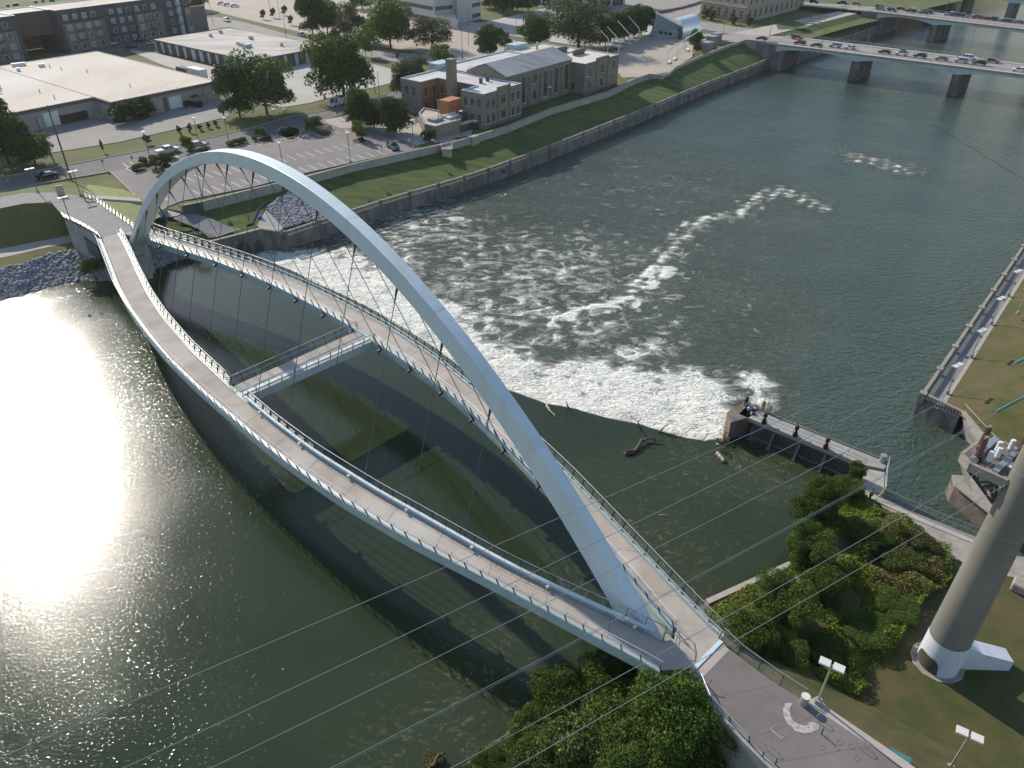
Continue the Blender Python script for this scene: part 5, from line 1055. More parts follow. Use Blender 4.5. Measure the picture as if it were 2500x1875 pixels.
c_ = G(1074, 70, ZG); mb = MB(); pp = [G(1058, 62, ZG), G(1118, 72, ZG), G(1110, 60, ZG), G(1066, 52, ZG)]; mb.prism([(p.x, p.y) for p in pp], ZG, ZG+4.2); mb.build('entrance_block', M['offw'], of)
# --- arcade building behind the plaza
ar2 = thing('arcade_building', 'dark glazed building with white columns behind the plaza at the top edge', 'building', G(1400, 12, ZG))
g1, g2, g3 = G(1300, 9, ZG), G(1425, 22, ZG), G(1520, 10, ZG); mb = MB(); poly = [g1, g2, g3, g3+(g1-g2)]
block(ar2, poly, ZG, 26, M['glass'], M['roofw'], par=.2)
for p, q, n_ in ((g1, g2, 5), (g2, g3, 3)):
    for k in range(n_+1): r = p.lerp(q, k/n_); nn_ = wfr(p, q)[2]; mb = MB(); mb.box((r.x+nn_.x*.8, r.y+nn_.y*.8, ZG), 1.0, 1.0, 20, 0); mb.build('column', M['offw'], ar2)
mb = MB(); mb.prism([(p.x, p.y) for p in (g1, g2, g3, g3+(g1-g2))], 26.2, 27); mb.build('roof_slab', M['offw'], ar2)
# --- limestone civic building
sb = thing('stone_building', 'buff limestone civic building with arched ground floor windows beside the bridge road', 'civic building', G(1818, 57, ZG))
s1_, s2_b, s3_ = G(1708, 38, ZG), G(1818, 57, ZG), G(1960, 20, ZG); poly = [s1_, s2_b, s3_, s3_+(s1_-s2_b)]
block(sb, poly, ZG, 23, M['stone'], M['roofw2'], par=.4, pm=M['stone'])
for p, q, n_ in ((s1_, s2_b, 6), (s2_b, s3_, 11)):
    f = wfr(p, q)
    for k in range(n_):
        t = f[3]*(k+.6)/(n_+.2)
        opening(sb, f, t, ZG+1.5, 2.0, 3.6, arch=True, frame=M['stone'], bars=(1, 1)); opening(sb, f, t, ZG+7.6, 1.6, 3.2, frame=M['stone'], bars=(1, 1)); opening(sb, f, t, ZG+12.6, 1.6, 2.6, frame=M['stone'], bars=(1, 1))
    mb = MB(); A_, B_ = f[0]+f[2]*.2, f[0]+f[1]*f[3]+f[2]*.2; [mb.beam(q3(A_, z), q3(B_, z), .5, .45) for z in (ZG+6.3, ZG+11.7)]; [mb.beam(q3(A_, z), q3(B_, z), .3, .12) for z in (ZG+2.5, ZG+3.8, ZG+5)][:0]; mb.build('cornice', M['stone'], sb)
# --- glass rink buildings
gb = thing('glass_pavilion', 'wedge shaped pavilion with a tall blue glass wall beside the skating plaza', 'pavilion', G(1620, 92, ZG))
b1_, b2_ = G(1588, 92, ZG), G(1656, 94, ZG); t1_, t2_ = 14.3, 9.6; f = wfr(b1_, b2_); bk = -f[2]*7
mb = MB(); A_, B_ = f[0], f[0]+f[1]*f[3]; v8 = [q3(A_, ZG), q3(B_, ZG), q3(B_+f[2]*-.6+f[1]*.8, t2_), q3(A_+f[1]*1.6-f[2]*.6, t1_), q3(A_+bk, ZG), q3(B_+bk, ZG), q3(B_+bk, t2_), q3(A_+f[1]*1.6+bk, t1_)]
mb.add(v8, [(4, 5, 6, 7), (0, 3, 7, 4), (1, 5, 6, 2), (3, 2, 6, 7)]); mb.build('shell', M['conc'], gb)
mb = MB(); mb.add(v8[:4], [(0, 1, 2, 3)]); gw = mb.build('glass_wall', M['bglass'], gb)
mb = MB(); o_ = f[2]*.07
for k in range(1, 12): x = k/12; p0_, p1_ = v8[0].lerp(v8[1], x)+o_, v8[3].lerp(v8[2], x)+o_; mb.beam(p0_, p1_, .06, .04)
for k in range(1, 6): x = k/6; p0_, p1_ = v8[0].lerp(v8[3], x)+o_, v8[1].lerp(v8[2], x)+o_; mb.beam(p0_, p1_, .06, .04)
mb.build('glazing_bars', M['galv'], gw)
mb = MB()
for k, x in enumerate((.28, .32, .36, .48, .52, .63, .67, .71)): p = v8[0].lerp(v8[1], x).lerp(v8[3].lerp(v8[2], x), .27)+o_*1.6; mb.beam(p-f[1]*.3, p+f[1]*.3, .05, 1.1)
mb.build('lower_panes', M['glass'], gw)
wb = thing('curved_pavilion', 'small pavilion with a curved shiny white metal roof beside the blue glass one', 'pavilion', G(1680, 96, ZG))
p0_, p1_ = G(1664, 96, ZG), G(1706, 90, ZG); f = wfr(p0_, p1_); prof = [(0, 0), (-.3, 2.5), (.2, 4.8), (1.4, 6.3), (3.2, 7.0), (5.4, 7.1)]
mb = MB(); n = len(prof); vs = [q3(f[0]+f[1]*(t+.0)-f[2]*o, ZG+z*(1+.15*k)) for k, t in ((0, 0), (1, f[3])) for o, z in prof]
mb.add(vs, [(i, i+1, n+i+1, n+i) for i in range(n-1)]); mb.build('curved_roof', M['steel'], wb, smooth=True)
mb = MB(); base = [q3(f[0]+f[1]*t-f[2]*o, ZG) for t, o in ((.3, .5), (f[3]-.3, .5), (f[3]-.3, 5.2), (.3, 5.2))]; mb.prism([(p.x, p.y) for p in base], ZG, ZG+4.6); mb.build('wall', M['trimd'], wb)
for px, py, h_, lb in ((1725, 127, 3.4, 'nearest of three small concrete service kiosks by the levee wall'), (1736, 117, 4.2, 'middle of three small concrete service kiosks by the levee wall'), (1747, 107, 3.8, 'farthest of three small concrete service kiosks by the levee wall')):
    c = G(px, py, ZG); t = thing('kiosk', lb, 'kiosk', (c.x, c.y, ZG), 0, 'service kiosks beside the skating plaza'); mb = MB(); rz = math.atan2(f[1].y, f[1].x)+.1
    mb.box((c.x, c.y, ZG), 4.0, 2.6, h_, rz); mb.build('wall', M['brickg'], t); mb = MB(); mb.box((c.x, c.y, ZG+h_), 4.3, 2.9, .25, rz); mb.build('roof', M['galv'], t)
# ------------------------------------------------------------------ two road bridges and a third beyond
def road_bridge(name, label, nearL, nearR, width, zl, piers, spans, ext=120):
    """nearL -> nearR: line of the near deck edge"""
    d = (nearR-nearL); d.z = 0; d.normalize(); n = Vector((-d.y, d.x, 0)); n = n if n.y > 0 else -n; t = thing(name, label, 'road bridge', q3(nearL, zl))
    L_ = (nearR-nearL).length+ext
    def BR(s, o, z): p = nearL+d*s+n*o; return Vector((p.x, p.y, z))
    mb = MB(); slab(mb, [BR(-4, 0, zl), BR(L_, 0, zl)], [BR(-4, width, zl), BR(L_, width, zl)], .5); mb.build('deck', M['yard'], t)
    for o in (1.2, width-1.2): mb = MB(); mb.prism([(p.x, p.y) for p in (BR(-4, o-1.2, 0), BR(L_, o-1.2, 0), BR(L_, o+1.2, 0), BR(-4, o+1.2, 0))], zl+.004, zl+.16); mb.build('sidewalk', M['walk'], t)
    for k, o in enumerate((width*.5-.15, width*.5+.15)): mb = MB(); mb.quad(BR(0, o-.06, zl+.006), BR(L_, o-.06, zl+.006), BR(L_, o+.06, zl+.006), BR(0, o+.06, zl+.006)); mb.build('lane_line', M['paint'], t)
    # haunched girders: deep at the piers, shallow at midspan
    cuts = [0]+piers+[L_]
    for o in (.15, width-.55):
        mb = MB(); top, bot = [], []
        for a, b in zip(cuts, cuts[1:]):
            for k in range(13):
                s = a+(b-a)*k/12; u = abs(2*k/12-1)**2.2; top.append(BR(s, o, zl-.02)); bot.append(BR(s, o, zl-1.0-1.6*u))
        m = len(top); vs = top+bot+[p+n*.4 for p in top]+[p+n*.4 for p in bot]
        mb.add(vs, [(i, i+1, m+i+1, m+i) for i in range(m-1)]+[(2*m+i, 2*m+i+1, 3*m+i+1, 3*m+i) for i in range(m-1)]+[(m+i, m+i+1, 3*m+i+1, 3*m+i) for i in range(m-1)]); mb.build('girder', M['fascia'], t)
    mb = MB(); slab(mb, [BR(-3, .6, zl-.7), BR(L_, .6, zl-.7)], [BR(-3, width-.6, zl-.7), BR(L_, width-.6, zl-.7)], .5); mb.build('soffit', M['oldc'], t)
    for s in piers:
        mb = MB(); r = 1.9; prof = [(-r*.8, 1.6), (0, .6), (r*.8, 1.6), (r, width-2), (0, width-.8), (-r, width-2)]; mb.prism([(BR(s+a, o, 0).x, BR(s+a, o, 0).y) for a, o in prof], -5, zl-2.4); mb.build('pier', M['oldc'], t)
    mb = MB(); c_ = [BR(-8, .2, 0), BR(0, .2, 0), BR(3, .2, 0), BR(3, width-.2, 0), BR(-8, width-.2, 0)]; mb.prism([(p.x, p.y) for p in c_], -4, zl-.55); mb.build('abutment', M['oldc'], t)
    for o in (.12, width-.12):
        mb = MB(); [mb.tube([BR(-4, o, zl+.16+h), BR(L_, o, zl+.16+h)], .045, 4) for h in (.5, .95)]; [mb.box(BR(s, o, zl+.15), .09, .09, .95, 0) for s in np.arange(-3, L_, 3.2)]; mb.build('railing', M['galv'], t)
    return t, BR, n
z1 = 8.2
nl, nr_ = G(1897, 108, z1), G(2499, 183, z1)
d_ = (nr_-nl).normalized(); P1 = (G(2090, 191, ZD)-nl).dot(d_); P2 = (G(2331, 225, ZD)-nl).dot(d_)
rb1_, BR1, n1_ = road_bridge('road_bridge', 'nearer concrete road bridge crossing the river with a line of traffic', nl, nr_, 19.5, z1, [P1, P2, P2*2-P1], 0)
nl2, nr2 = G(2143, 30, z1), G(2499, 72, z1); d2_ = (nr2-nl2).normalized(); Q1 = (G(2302, 91, ZD)-nl2).dot(d2_); Q2 = (G(2495, 150, ZD)-nl2).dot(d2_)
Q2 = Q1+(P2-P1)*1.35
rb2_, BR2, n2_ = road_bridge('road_bridge', 'second concrete road bridge behind the nearer one, busy with cars', nl2, nr2, 19.5, z1, [Q1, Q2, Q2*2-Q1], 0)
nl3, nr3 = nl2+n2_*105-d2_*10, nr2+n2_*105
rb3_, BR3, n3_ = road_bridge('road_bridge', 'farthest bridge at the top right edge, only its piers in the photo', nl3, nr3, 12, z1, [(G(2366, 25, ZD)-nl3).dot(d2_), (G(2470, 38, ZD)-nl3).dot(d2_)], 0)
# abutment wing walls and the far bank between the bridges
wg = thing('wing_wall', 'pale concrete wing wall where the nearer road bridge meets the levee', 'wing wall', G(1860, 105, 6)); mb = MB()
wa_ = [G(1822, 97, 7.3), G(1895, 105, 7.3), G(1893, 112, 7.2)]
mb.add([q3(G(1822, 97, 8.2), 8.2), q3(G(1895, 105, 8.4), 8.4), q3(G(1895, 105, 8.4), -2), q3(G(1880, 133, 2.5), 2.6), q3(G(1822, 97, 8.2), 6.9)], [(0, 1, 2, 3, 4)]); mb.build('face', M['conc'], wg)
mb = MB(); mb.beam(G(1822, 97, 8.3), G(1897, 105, 8.5), .6, .3); mb.build('coping', M['cap'], wg)
# bank continues beyond the nearer bridge
bk1 = [q3(BR1(0, 19.5, 0), 0), q3(nl2, 0)]
lpf = [BR1(2, 19, 1.0), nl2+(nl-nl2)*.1]; lpf = [q3(lpf[0], 1.8), q3(nl2-n2_*1+d2_*2, 1.8)]; upf = [q3(BR1(-14, 19.5, 0), 6.6), q3(nl2-d2_*10, 6.6)]
strip('levee_slope', upf, lpf, M['levee'], 20, 6, .05)
rw2 = thing('river_wall', 'stained river wall between the two road bridges on the far left bank', 'river wall', lpf[0]); mb = MB(); mb.beam(q3(lpf[0], -.6), q3(lpf[1], -.6), .6, 5.6); mb.build('wall', M['oldc'], rw2); mb = MB(); mb.beam(q3(lpf[0], 2.6), q3(lpf[1], 2.6), .45, .25); mb.build('coping', M['cap'], rw2)
mb = MB(); mb.sheet([q3(upf[0], 6.64), q3(upf[1], 6.64), q3(upf[1]-d2_*9, 6.64), q3(upf[0]-d2_*14, 6.64)]); struct(mb.build('riverside_walk', M['walk']))
mb = MB(); c_ = [q3(nl2+n2_*19.5, 5.95), q3(nl2+n2_*19.5+d2_*3, 5.95), q3(nl3+d2_*14, 5.95), q3(nl3+d2_*14+n3_*200, 5.95), q3(nl2-d2_*60+n2_*200, 5.95), q3(nl2-d2_*60, 5.95), q3(nl2, 5.95)]; mb.sheet(c_); struct(mb.build('far_bank', M['ground']))
mb = MB(); mb.sheet([BR2(-60, 1, 6.0), BR2(-3, 1, 8.15), BR2(-3, 18.5, 8.15), BR2(-60, 18.5, 6.0)]); c_ = [BR1(-42, .3, 0), BR1(-3, .3, 0), BR1(-3, 19.2, 0), BR1(-42, 19.2, 0)]; mb.prism([(p.x, p.y) for p in c_], 4.5, [5.3, 8.17, 8.17, 5.3]); struct(mb.build('city_street', M['yard']))
# terraces of the riverside garden
tg = [(1925, 62), (1955, 50), (1985, 45), (2010, 40)]
for k in range(4): mb = MB(); a, b = G(1958+k*9, 56-k*5, 6.6), G(1992+k*10, 60-k*6, 6.6); mb.beam(a+Vector((0, 0, .3)), b+Vector((0, 0, .3)), .9, .6); tag(mb.build('garden_wall', M['walk']), ['lowest', 'second', 'third', 'topmost'][k]+' curved stone seat wall in the garden between the road bridges', 'seat wall')
area('garden_bed', [(1895, 62), (1930, 48), (1965, 60), (1975, 70), (1900, 72)], M['levee'], 6.65, .1)
# ------------------------------------------------------------------ trees and shrubs
def leafcloud(n, lobes, size, seed, squash=1.0, flat=.5, hang=False):
    """crown of n leaf quads around given lobes (x, y, z, rx, ry, rz); leaves sit mostly near the lobe surfaces"""
    r = np.random.default_rng(seed); L_ = np.array(lobes, float); wgt = (L_[:, 3]*L_[:, 4]+L_[:, 4]*L_[:, 5]); wgt /= wgt.sum()
    k = r.choice(len(L_), n, p=wgt); d = r.normal(size=(n, 3)); d /= np.linalg.norm(d, axis=1)[:, None]
    d[:, 2] = np.where(d[:, 2] < -.35, -d[:, 2]*r.random(n), d[:, 2])
    rad = np.clip(1-np.abs(r.normal(0, .17, n)), .1, 1.1); c = L_[k, :3]+d*L_[k, 3:6]*rad[:, None]
    c += r.normal(0, size*.4, (n, 3))
    nrm = d*.8+r.normal(0, .55, (n, 3)); nrm /= np.linalg.norm(nrm, axis=1)[:, None]
    a = np.cross(nrm, r.normal(size=(n, 3))); a /= np.linalg.norm(a, axis=1)[:, None]+1e-9; b = np.cross(nrm, a)
    s = size*(.6+.8*r.random(n))[:, None]; asp = (.42+.25*r.random(n))[:, None]
    v = np.stack([c-a*s, c-b*s*asp, c+a*s, c+b*s*asp], 1).reshape(-1, 3); return v
def fastmesh(name, v, m, k=4):
    me = bpy.data.meshes.new(name); n = len(v)//k; me.vertices.add(len(v)); me.vertices.foreach_set('co', v.astype(np.float32).ravel())
    me.loops.add(n*k); me.loops.foreach_set('vertex_index', np.arange(n*k)); me.polygons.add(n); me.polygons.foreach_set('loop_start', np.arange(n)*k)
    me.update(); me.validate(); me.materials.append(m); return me
def lobes_round(seed, n=14, w=1.0, h=1.0, low=.18, sm=1.0):
    r = random.Random(seed); out = [(0, 0, .52*h, .34*w*(1.2-.2/sm), .34*w, .34*h)]
    for i in range(n):
        a = r.random()*6.28; q = r.random()**.5*.38*w; z = h*(low+.15+(.66-low)*r.random()); s = r.uniform(.13, .26)*sm; q *= (1-.45*abs(z/h-.5))*(1.0+.25*(1-sm)*r.random()*4)
        out.append((q*math.cos(a), q*math.sin(a), z, s*w*r.uniform(.8, 1.3), s*w*r.uniform(.8, 1.3), s*h*r.uniform(.7, 1.0)))
    return out
def trunk_mesh(name, h, w, seed, limbs=6, top=.75, base=.03):
    r = random.Random(seed); mb = MB(); z0 = h*.30; j = h*.02
    mb.tube([(0, 0, -.4), (j, 0, z0*.5), (0, j, z0), (j*2, -j, h*top)], [h*base*1.25, h*base, h*base*.85, h*.006], 7)
    for i in range(limbs):
        a = 6.28*i/limbs+r.random(); zz = z0*(.75+.6*r.random()); q = w*.5*r.uniform(.55, .85); t = h*r.uniform(.5, .8)
        p = Vector((q*math.cos(a), q*math.sin(a), t)); m_ = Vector((q*.35*math.cos(a), q*.35*math.sin(a), zz+(t-zz)*.5)); mb.tube([(0, 0, zz), m_, p], [h*base*.55, h*base*.35, h*.004], 5)
        for s in (-.5, .5): e = m_+Vector((q*.4*math.cos(a+s), q*.4*math.sin(a+s), (t-zz)*.35)); mb.tube([m_, e], [h*base*.25, h*.003], 4)
    me = bpy.data.meshes.new(name); me.from_pydata([tuple(v) for v in mb.v], [], mb.f); me.materials.append(M['bark']); me.polygons.foreach_set('use_smooth', [True]*len(mb.f)); return me
PROT = {}
def proto(kind):
    """unit meshes: crown 1 wide and 1 high (scaled per tree)"""
    if kind in PROT: return PROT[kind]
    lf, n, ls, kw, limbs = {
        'broad': ('mid', 14000, .021, dict(n=30, low=.03), 7), 'broad2': ('dark', 14000, .021, dict(n=28, low=.0), 6), 'dense': ('dark', 9000, .026, dict(n=26, low=.0), 5),
        'loose': ('olive', 5600, .022, dict(n=18, low=.08), 8), 'lite': ('lite', 5000, .026, dict(n=12, low=.05), 5), 'oval': ('mid', 3500, .034, dict(n=10, low=.1), 4),
        'hazy': ('olive', 16000, .015, dict(n=34, low=-.02), 9), 'shrub': ('mid', 2600, .04, dict(n=10, low=-.1), 4), 'shrubd': ('dark', 2600, .04, dict(n=10, low=-.1), 4),
        'near': ('near', 36000, .0135, dict(n=46, low=-.02, sm=.72), 8), 'near2': ('near', 36000, .0135, dict(n=38, low=.0, sm=.78), 8), 'nearg': ('gold', 22000, .018, dict(n=34, low=-.12, sm=.75), 6)}[kind]
    seed = sum(map(ord, kind)); lb = lobes_round(seed, **kw); v = leafcloud(n, lb, ls, seed)
    PROT[kind] = (fastmesh('crown', v, LEAF[lf]), trunk_mesh('trunk', 1.0, 1.0, seed, limbs, base=.02 if 'near' not in kind else .013)); return PROT[kind]
def tree(kind, px, py, width, height, label, z=ST, group=None, name='tree', cat='tree', xyz=None, rz=None, mat_=None, trunkvis=True):
    p = Vector(xyz) if xyz else G(px, py, z); t = thing(name, label, cat, p, random.random()*6.28 if rz is None else rz, group)
    c, k = proto(kind)
    for nm, me in (('crown', c), ('trunk', k)):
        if nm == 'trunk' and not trunkvis: continue
        o = bpy.data.objects.new(nm, me); COL.objects.link(o); o.parent = t; o.scale = (width, width*random.uniform(.9, 1.1), height)
        if nm == 'crown' and mat_: o.material_slots[0].link = 'OBJECT'; o.material_slots[0].material = LEAF[mat_]
    return t
def mpp(px, py, z=ST): q = G(px, py, z); return (q-cam.location).dot(_F)/FOC      # metres per photo pixel there
def T(kind, px, py, wpx, hpx, label, **kw):
    z = kw.get('z', ST); s = mpp(px, py, z); tree(kind, px, py, wpx*s*1.22, hpx*s/math.cos(R(30))*1.08, label, **kw)
# around the street and warehouses
T('broad2', 20, 400, 110, 130, 'large dark tree at the left edge above the black car'); T('broad2', -25, 345, 120, 110, 'dark tree cut by the left edge of the photo beside the warehouse'); T('broad', 88, 402, 80, 62, 'medium rounded tree right of the big dark trees at the left edge')
T('broad2', 588, 285, 95, 105, 'left one of the two big dark trees beside the truck yard'); T('broad', 655, 278, 120, 112, 'right and larger one of the two big dark trees beside the truck yard'); T('broad', 838, 242, 140, 125, 'large spreading tree standing over the white van')
T('dense', 880, 308, 66, 76, 'dark blue green tree right of the white van'); T('dense', 915, 312, 52, 52, 'small dark tree leaning on the bigger one near the lot entrance'); T('dense', 965, 324, 78, 72, 'dark tree with dappled crown beside the low yard building'); T('lite', 875, 342, 34, 44, 'small bright green tree in a round island of the parking lot')
T('loose', 985, 245, 58, 78, 'thin tree at the left corner of the power house'); T('loose', 1012, 212, 60, 62, 'loose tree behind the left corner of the power house'); T('lite', 1072, 158, 60, 44, 'yellow green bushy tree beside the power house chimney')
T('dense', 1196, 138, 66, 60, 'round dark tree standing alone behind the power house roof'); T('broad', 1310, 118, 78, 66, 'bright rounded tree behind the power house hall roof'); T('loose', 1232, 122, 30, 34, 'slim pale tree behind the hall roof'); T('hazy', 1410, 122, 128, 102, 'big hazy brown green tree behind the right part of the power house')
for x, y, lb in ((1478, 112, 'nearest tree of the plaza row beside the skating plaza'), (1500, 103, 'second tree of the row beside the skating plaza'), (1524, 97, 'third tree of the row beside the skating plaza'), (1548, 91, 'fourth tree of the row beside the skating plaza'), (1566, 86, 'farthest tree of the row beside the skating plaza')): T('broad2', x, y, 50, 58, lb, group='trees in a row beside the skating plaza')
T('oval', 1692, 137, 36, 52, 'single young tree by the kiosks at the levee wall')
for x, y, w_, h_, k, lb in ((765, 86, 60, 80, 'broad2', 'leftmost tree of the group along the far street'), (802, 84, 62, 66, 'broad', 'second tree of the group along the far street'), (857, 101, 66, 74, 'loose', 'open crowned tree with visible limbs in the far street group'), (905, 108, 44, 46, 'loose', 'smaller drooping tree in the far street group'), (956, 119, 98, 94, 'broad', 'largest tree of the group along the far street'), (1057, 121, 88, 64, 'loose', 'loose dark limbed tree at the end of the far street')): T(k, x, y, w_, h_, lb)
T('oval', 818, 122, 28, 42, 'conical young tree on the near kerb of the far street'); T('oval', 894, 138, 38, 50, 'rounded young tree on the near kerb of the far street'); T('oval', 971, 146, 9, 14, 'tiny sapling at the far street corner')
for i, (x, y) in enumerate(((644, 48), (668, 44), (696, 38), (724, 33), (711, 62))): T('oval', x, y, 13, 19, ['first small lollipop tree from the left at the tan lot', 'second small lollipop tree at the tan lot', 'third small lollipop tree at the tan lot', 'fourth small lollipop tree at the tan lot', 'small lollipop tree in front of the others at the tan lot'][i], group='small trees around the tan parking lot')
T('broad2', 883, 22, 56, 40, 'dark tree left of the banded office building'); T('broad2', 1228, 32, 60, 52, 'dark tree right of the banded office building'); T('broad2', 1262, 27, 55, 50, 'second dark tree right of the banded office building'); T('broad2', 1290, 26, 40, 44, 'third dark tree right of the banded office building'); T('broad2', 1195, 20, 50, 40, 'dark tree behind the banded office building'); T('broad2', 480, 24, 50, 44, 'dark tree at the right end of the apartment block')
T('oval', 253, 371, 7, 26, 'thin sapling on the verge beside the street'); T('shrub', 460, 372, 26, 36, 'small round tree in front of the second white pickup'); T('oval', 361, 352, 17, 20, 'small bushy tree behind the street lamp on the verge')
for i, (x, y, h_) in enumerate(((440, 329, 19), (465, 323, 19), (489, 318, 12), (509, 313, 12), (528, 308, 12))): T('shrubd', x, y, 10, h_, ['first and tallest', 'second', 'third', 'fourth', 'fifth and farthest'][i]+' little conifer in the row on the verge', group='little conifers on the verge', cat='conifer', name='conifer')
bt = thing('bare_tree', 'leafless small tree at the corner of the truck yard', 'tree', G(549, 297, ST)); mb = MB(); r_ = random.Random(5)
mb.tube([(0, 0, 0), (.1, 0, 2)], [.16, .12], 5)
for i in range(11):
    a = r_.random()*6.28; e = Vector((math.cos(a)*r_.uniform(1, 2.4), math.sin(a)*r_.uniform(1, 2.4), r_.uniform(3.5, 5.6))); mb.tube([(.1, 0, 1.6+r_.random()*.6), e*.5+Vector((0, 0, 1.2)), e], [.09, .05, .015], 4)
    for k in range(3): f = e*.6+Vector((0, 0, 1.0)); mb.tube([f, f+Vector((r_.uniform(-1, 1), r_.uniform(-1, 1), r_.uniform(.4, 1.4)))], [.03, .01], 3)
mb.build('branches', M['bark'], bt, local=True)
# clipped hedges and island planting
for x, y, w_, h_, lb in ((300, 300, 46, 42, 'left end of the clipped hedge against the warehouse'), (330, 292, 44, 40, 'middle of the clipped hedge against the warehouse'), (358, 285, 40, 38, 'right end of the clipped hedge against the warehouse'), (470, 251, 38, 30, 'left clump of the hedge by the warehouse corner'), (495, 246, 38, 30, 'middle clump of the hedge by the warehouse corner'), (514, 241, 30, 28, 'right clump of the hedge by the warehouse corner')): T('shrubd', x, y, w_, h_, lb, name='hedge', cat='hedge', group='clipped hedges at the warehouse', trunkvis=False)
for i, (x, y, w_, h_, k) in enumerate(((338, 416, 26, 16, 'shrub'), (352, 402, 24, 18, 'shrub'), (374, 396, 24, 16, 'shrub'), (395, 392, 26, 16, 'shrub'), (418, 388, 24, 16, 'shrub'), (397, 418, 44, 36, 'shrubd'), (562, 358, 22, 12, 'shrub'), (580, 354, 22, 14, 'shrub'), (593, 350, 18, 14, 'shrub'), (622, 346, 12, 12, 'shrub'), (636, 338, 26, 26, 'shrub'), (655, 343, 16, 12, 'shrub'), (690, 330, 14, 12, 'shrubd'), (707, 328, 16, 14, 'shrubd'), (722, 325, 14, 12, 'shrubd'), (768, 322, 44, 34, 'shrub'), (882, 345, 14, 9, 'shrub'), (500, 368, 20, 10, 'shrub'))):
    T(k, x, y, w_, h_, 'low shrub in a parking lot bed, '+['at the lower left end', 'second from the lower left', 'third from the lower left', 'fourth from the lower left', 'fifth from the lower left', 'widest, beside the arch', 'left of three by the kerb', 'middle of three by the kerb', 'right of three by the kerb', 'small, left of the taller one', 'tall and loose', 'small, right of the taller one', 'left of a dark trio', 'middle of a dark trio', 'right of a dark trio', 'largest, on red mulch', 'under the bright tree', 'behind the arch crown'][i], name='shrub', cat='shrub', group='shrubs in the parking lot islands', trunkvis=False)
T('shrubd', 1048, 343, 32, 24, 'dark round shrub at the corner of the low yard building', name='shrub', cat='shrub', trunkvis=False)
for x, y, lb in ((1722, 46, 'left shrub in front of the limestone building'), (1738, 50, 'second shrub in front of the limestone building'), (1788, 60, 'dark shrub right of the middle of the limestone facade'), (1826, 62, 'dark shrub at the corner of the limestone building')): T('shrubd', x, y, 18, 20, lb, name='shrub', cat='shrub', group='shrubs before the limestone building', trunkvis=False)
T('shrub', 232, 674, 46, 44, 'yellow green willow bush on the riprap beside the abutment', z=1.0, name='shrub', cat='shrub')
for i, (x, y) in enumerate(((430, 552), (455, 566), (480, 576), (412, 545))): T('shrub', x, y, 30, 8, ['left', 'middle', 'right', 'upper left'][i]+' patch of green scrub beside the gravel pad', z=3.4, name='shrub', cat='shrub', trunkvis=False, group='scrub beside the gravel pad')
# foreground trees at the bottom
near = [('near', 1640, 1835, 8.4, 8.2, 3.4, 'tall dense tree against the bottom right deck end'), ('near2', 1550, 1840, 8.0, 5.2, 3.0, 'round tree just right of the middle of the foreground clump'), ('near', 1370, 1740, 6.2, 5.0, 1.4, 'light green tree leaning over the pool at the clump left'),
        ('near2', 1495, 1715, 6.4, 5.6, 1.6, 'dark tree tucked under the deck edge in the foreground clump'), ('nearg', 1430, 1850, 7.0, 4.2, 3.2, 'low leafy mass at the bottom edge with yellow flower heads'), ('near2', 1300, 1830, 4.6, 3.4, 1.8, 'low green shrub at the waterline at the bottom edge'),
        ('near2', 1620, 1880, 8.0, 5.2, 3.4, 'shaded foliage at the bottom edge beside the path wall'), ('nearg', 1320, 1900, 5.2, 3.2, 2.2, 'mixed weeds along the bottom edge at the water'), ('near2', 1200, 1900, 4.0, 2.2, 1.0, 'leafy vine mat at the bottom edge nearest the driftwood'), ('near', 1530, 1930, 8.0, 5.6, 3.4, 'dark tree cut by the bottom edge below the clump')]
for k, x, y, w_, h_, z, lb in near:
    tree(k, x, y, w_, h_*1.15, lb, z=z, mat_='gold' if k == 'nearg' else None)
# thicket between the deck end, the pool and the tower
thk = [('near', 1985, 1290, 5.6, 6.2, 2.6, 'tallest light green tree at the pool edge of the right thicket'), ('near2', 1960, 1400, 5.0, 5.6, 2.6, 'bright green tree in the middle of the thicket pool side'), ('near', 1990, 1470, 5.0, 4.6, 3.0, 'tree in the heart of the right thicket above the dark hollow'),
       ('near2', 1900, 1530, 6.2, 5.0, 3.2, 'broad bush left of the hollow near the path railing'), ('near', 1830, 1600, 6.0, 5.2, 3.4, 'bushy tree right behind the leaning railing'), ('near2', 1900, 1630, 4.6, 3.2, 3.4, 'lower bush below the leaning railing near the lamp'), ('nearg', 2205, 1400, 4.2, 2.2, 3.4, 'tan and green bush nearest the tower'), ('near2', 2110, 1325, 5.0, 2.2, 3.2, 'spreading green bush along the gravel path'),
       ('near2', 2060, 1225, 3.6, 3.2, 2.4, 'vine covered hump at the end of the sluice gates'), ('near2', 2085, 1175, 2.2, 2.6, 2.2, 'tuft of vines climbing the sluice gate end'), ('near2', 2110, 1560, 5.0, 1.7, 3.4, 'low rounded bush in the lower part of the thicket'), ('near', 2020, 1610, 4.2, 1.9, 3.4, 'low bush right of the path lamp'), ('nearg', 2240, 1340, 4.2, 2.0, 3.3, 'weedy bush beside the gravel path end'), ('near2', 2180, 1500, 4.4, 1.7, 3.4, 'low green bush at the shaded foot of the tower side')]
for k, x, y, w_, h_, z, lb in thk: tree(k, x, y, w_, h_*1.1, lb, z=z, name='bush' if h_ < 4.5 else 'tree', cat='bush' if h_ < 4.5 else 'tree', mat_='tan' if x in (2200,) else ('gold' if k == 'nearg' else None))
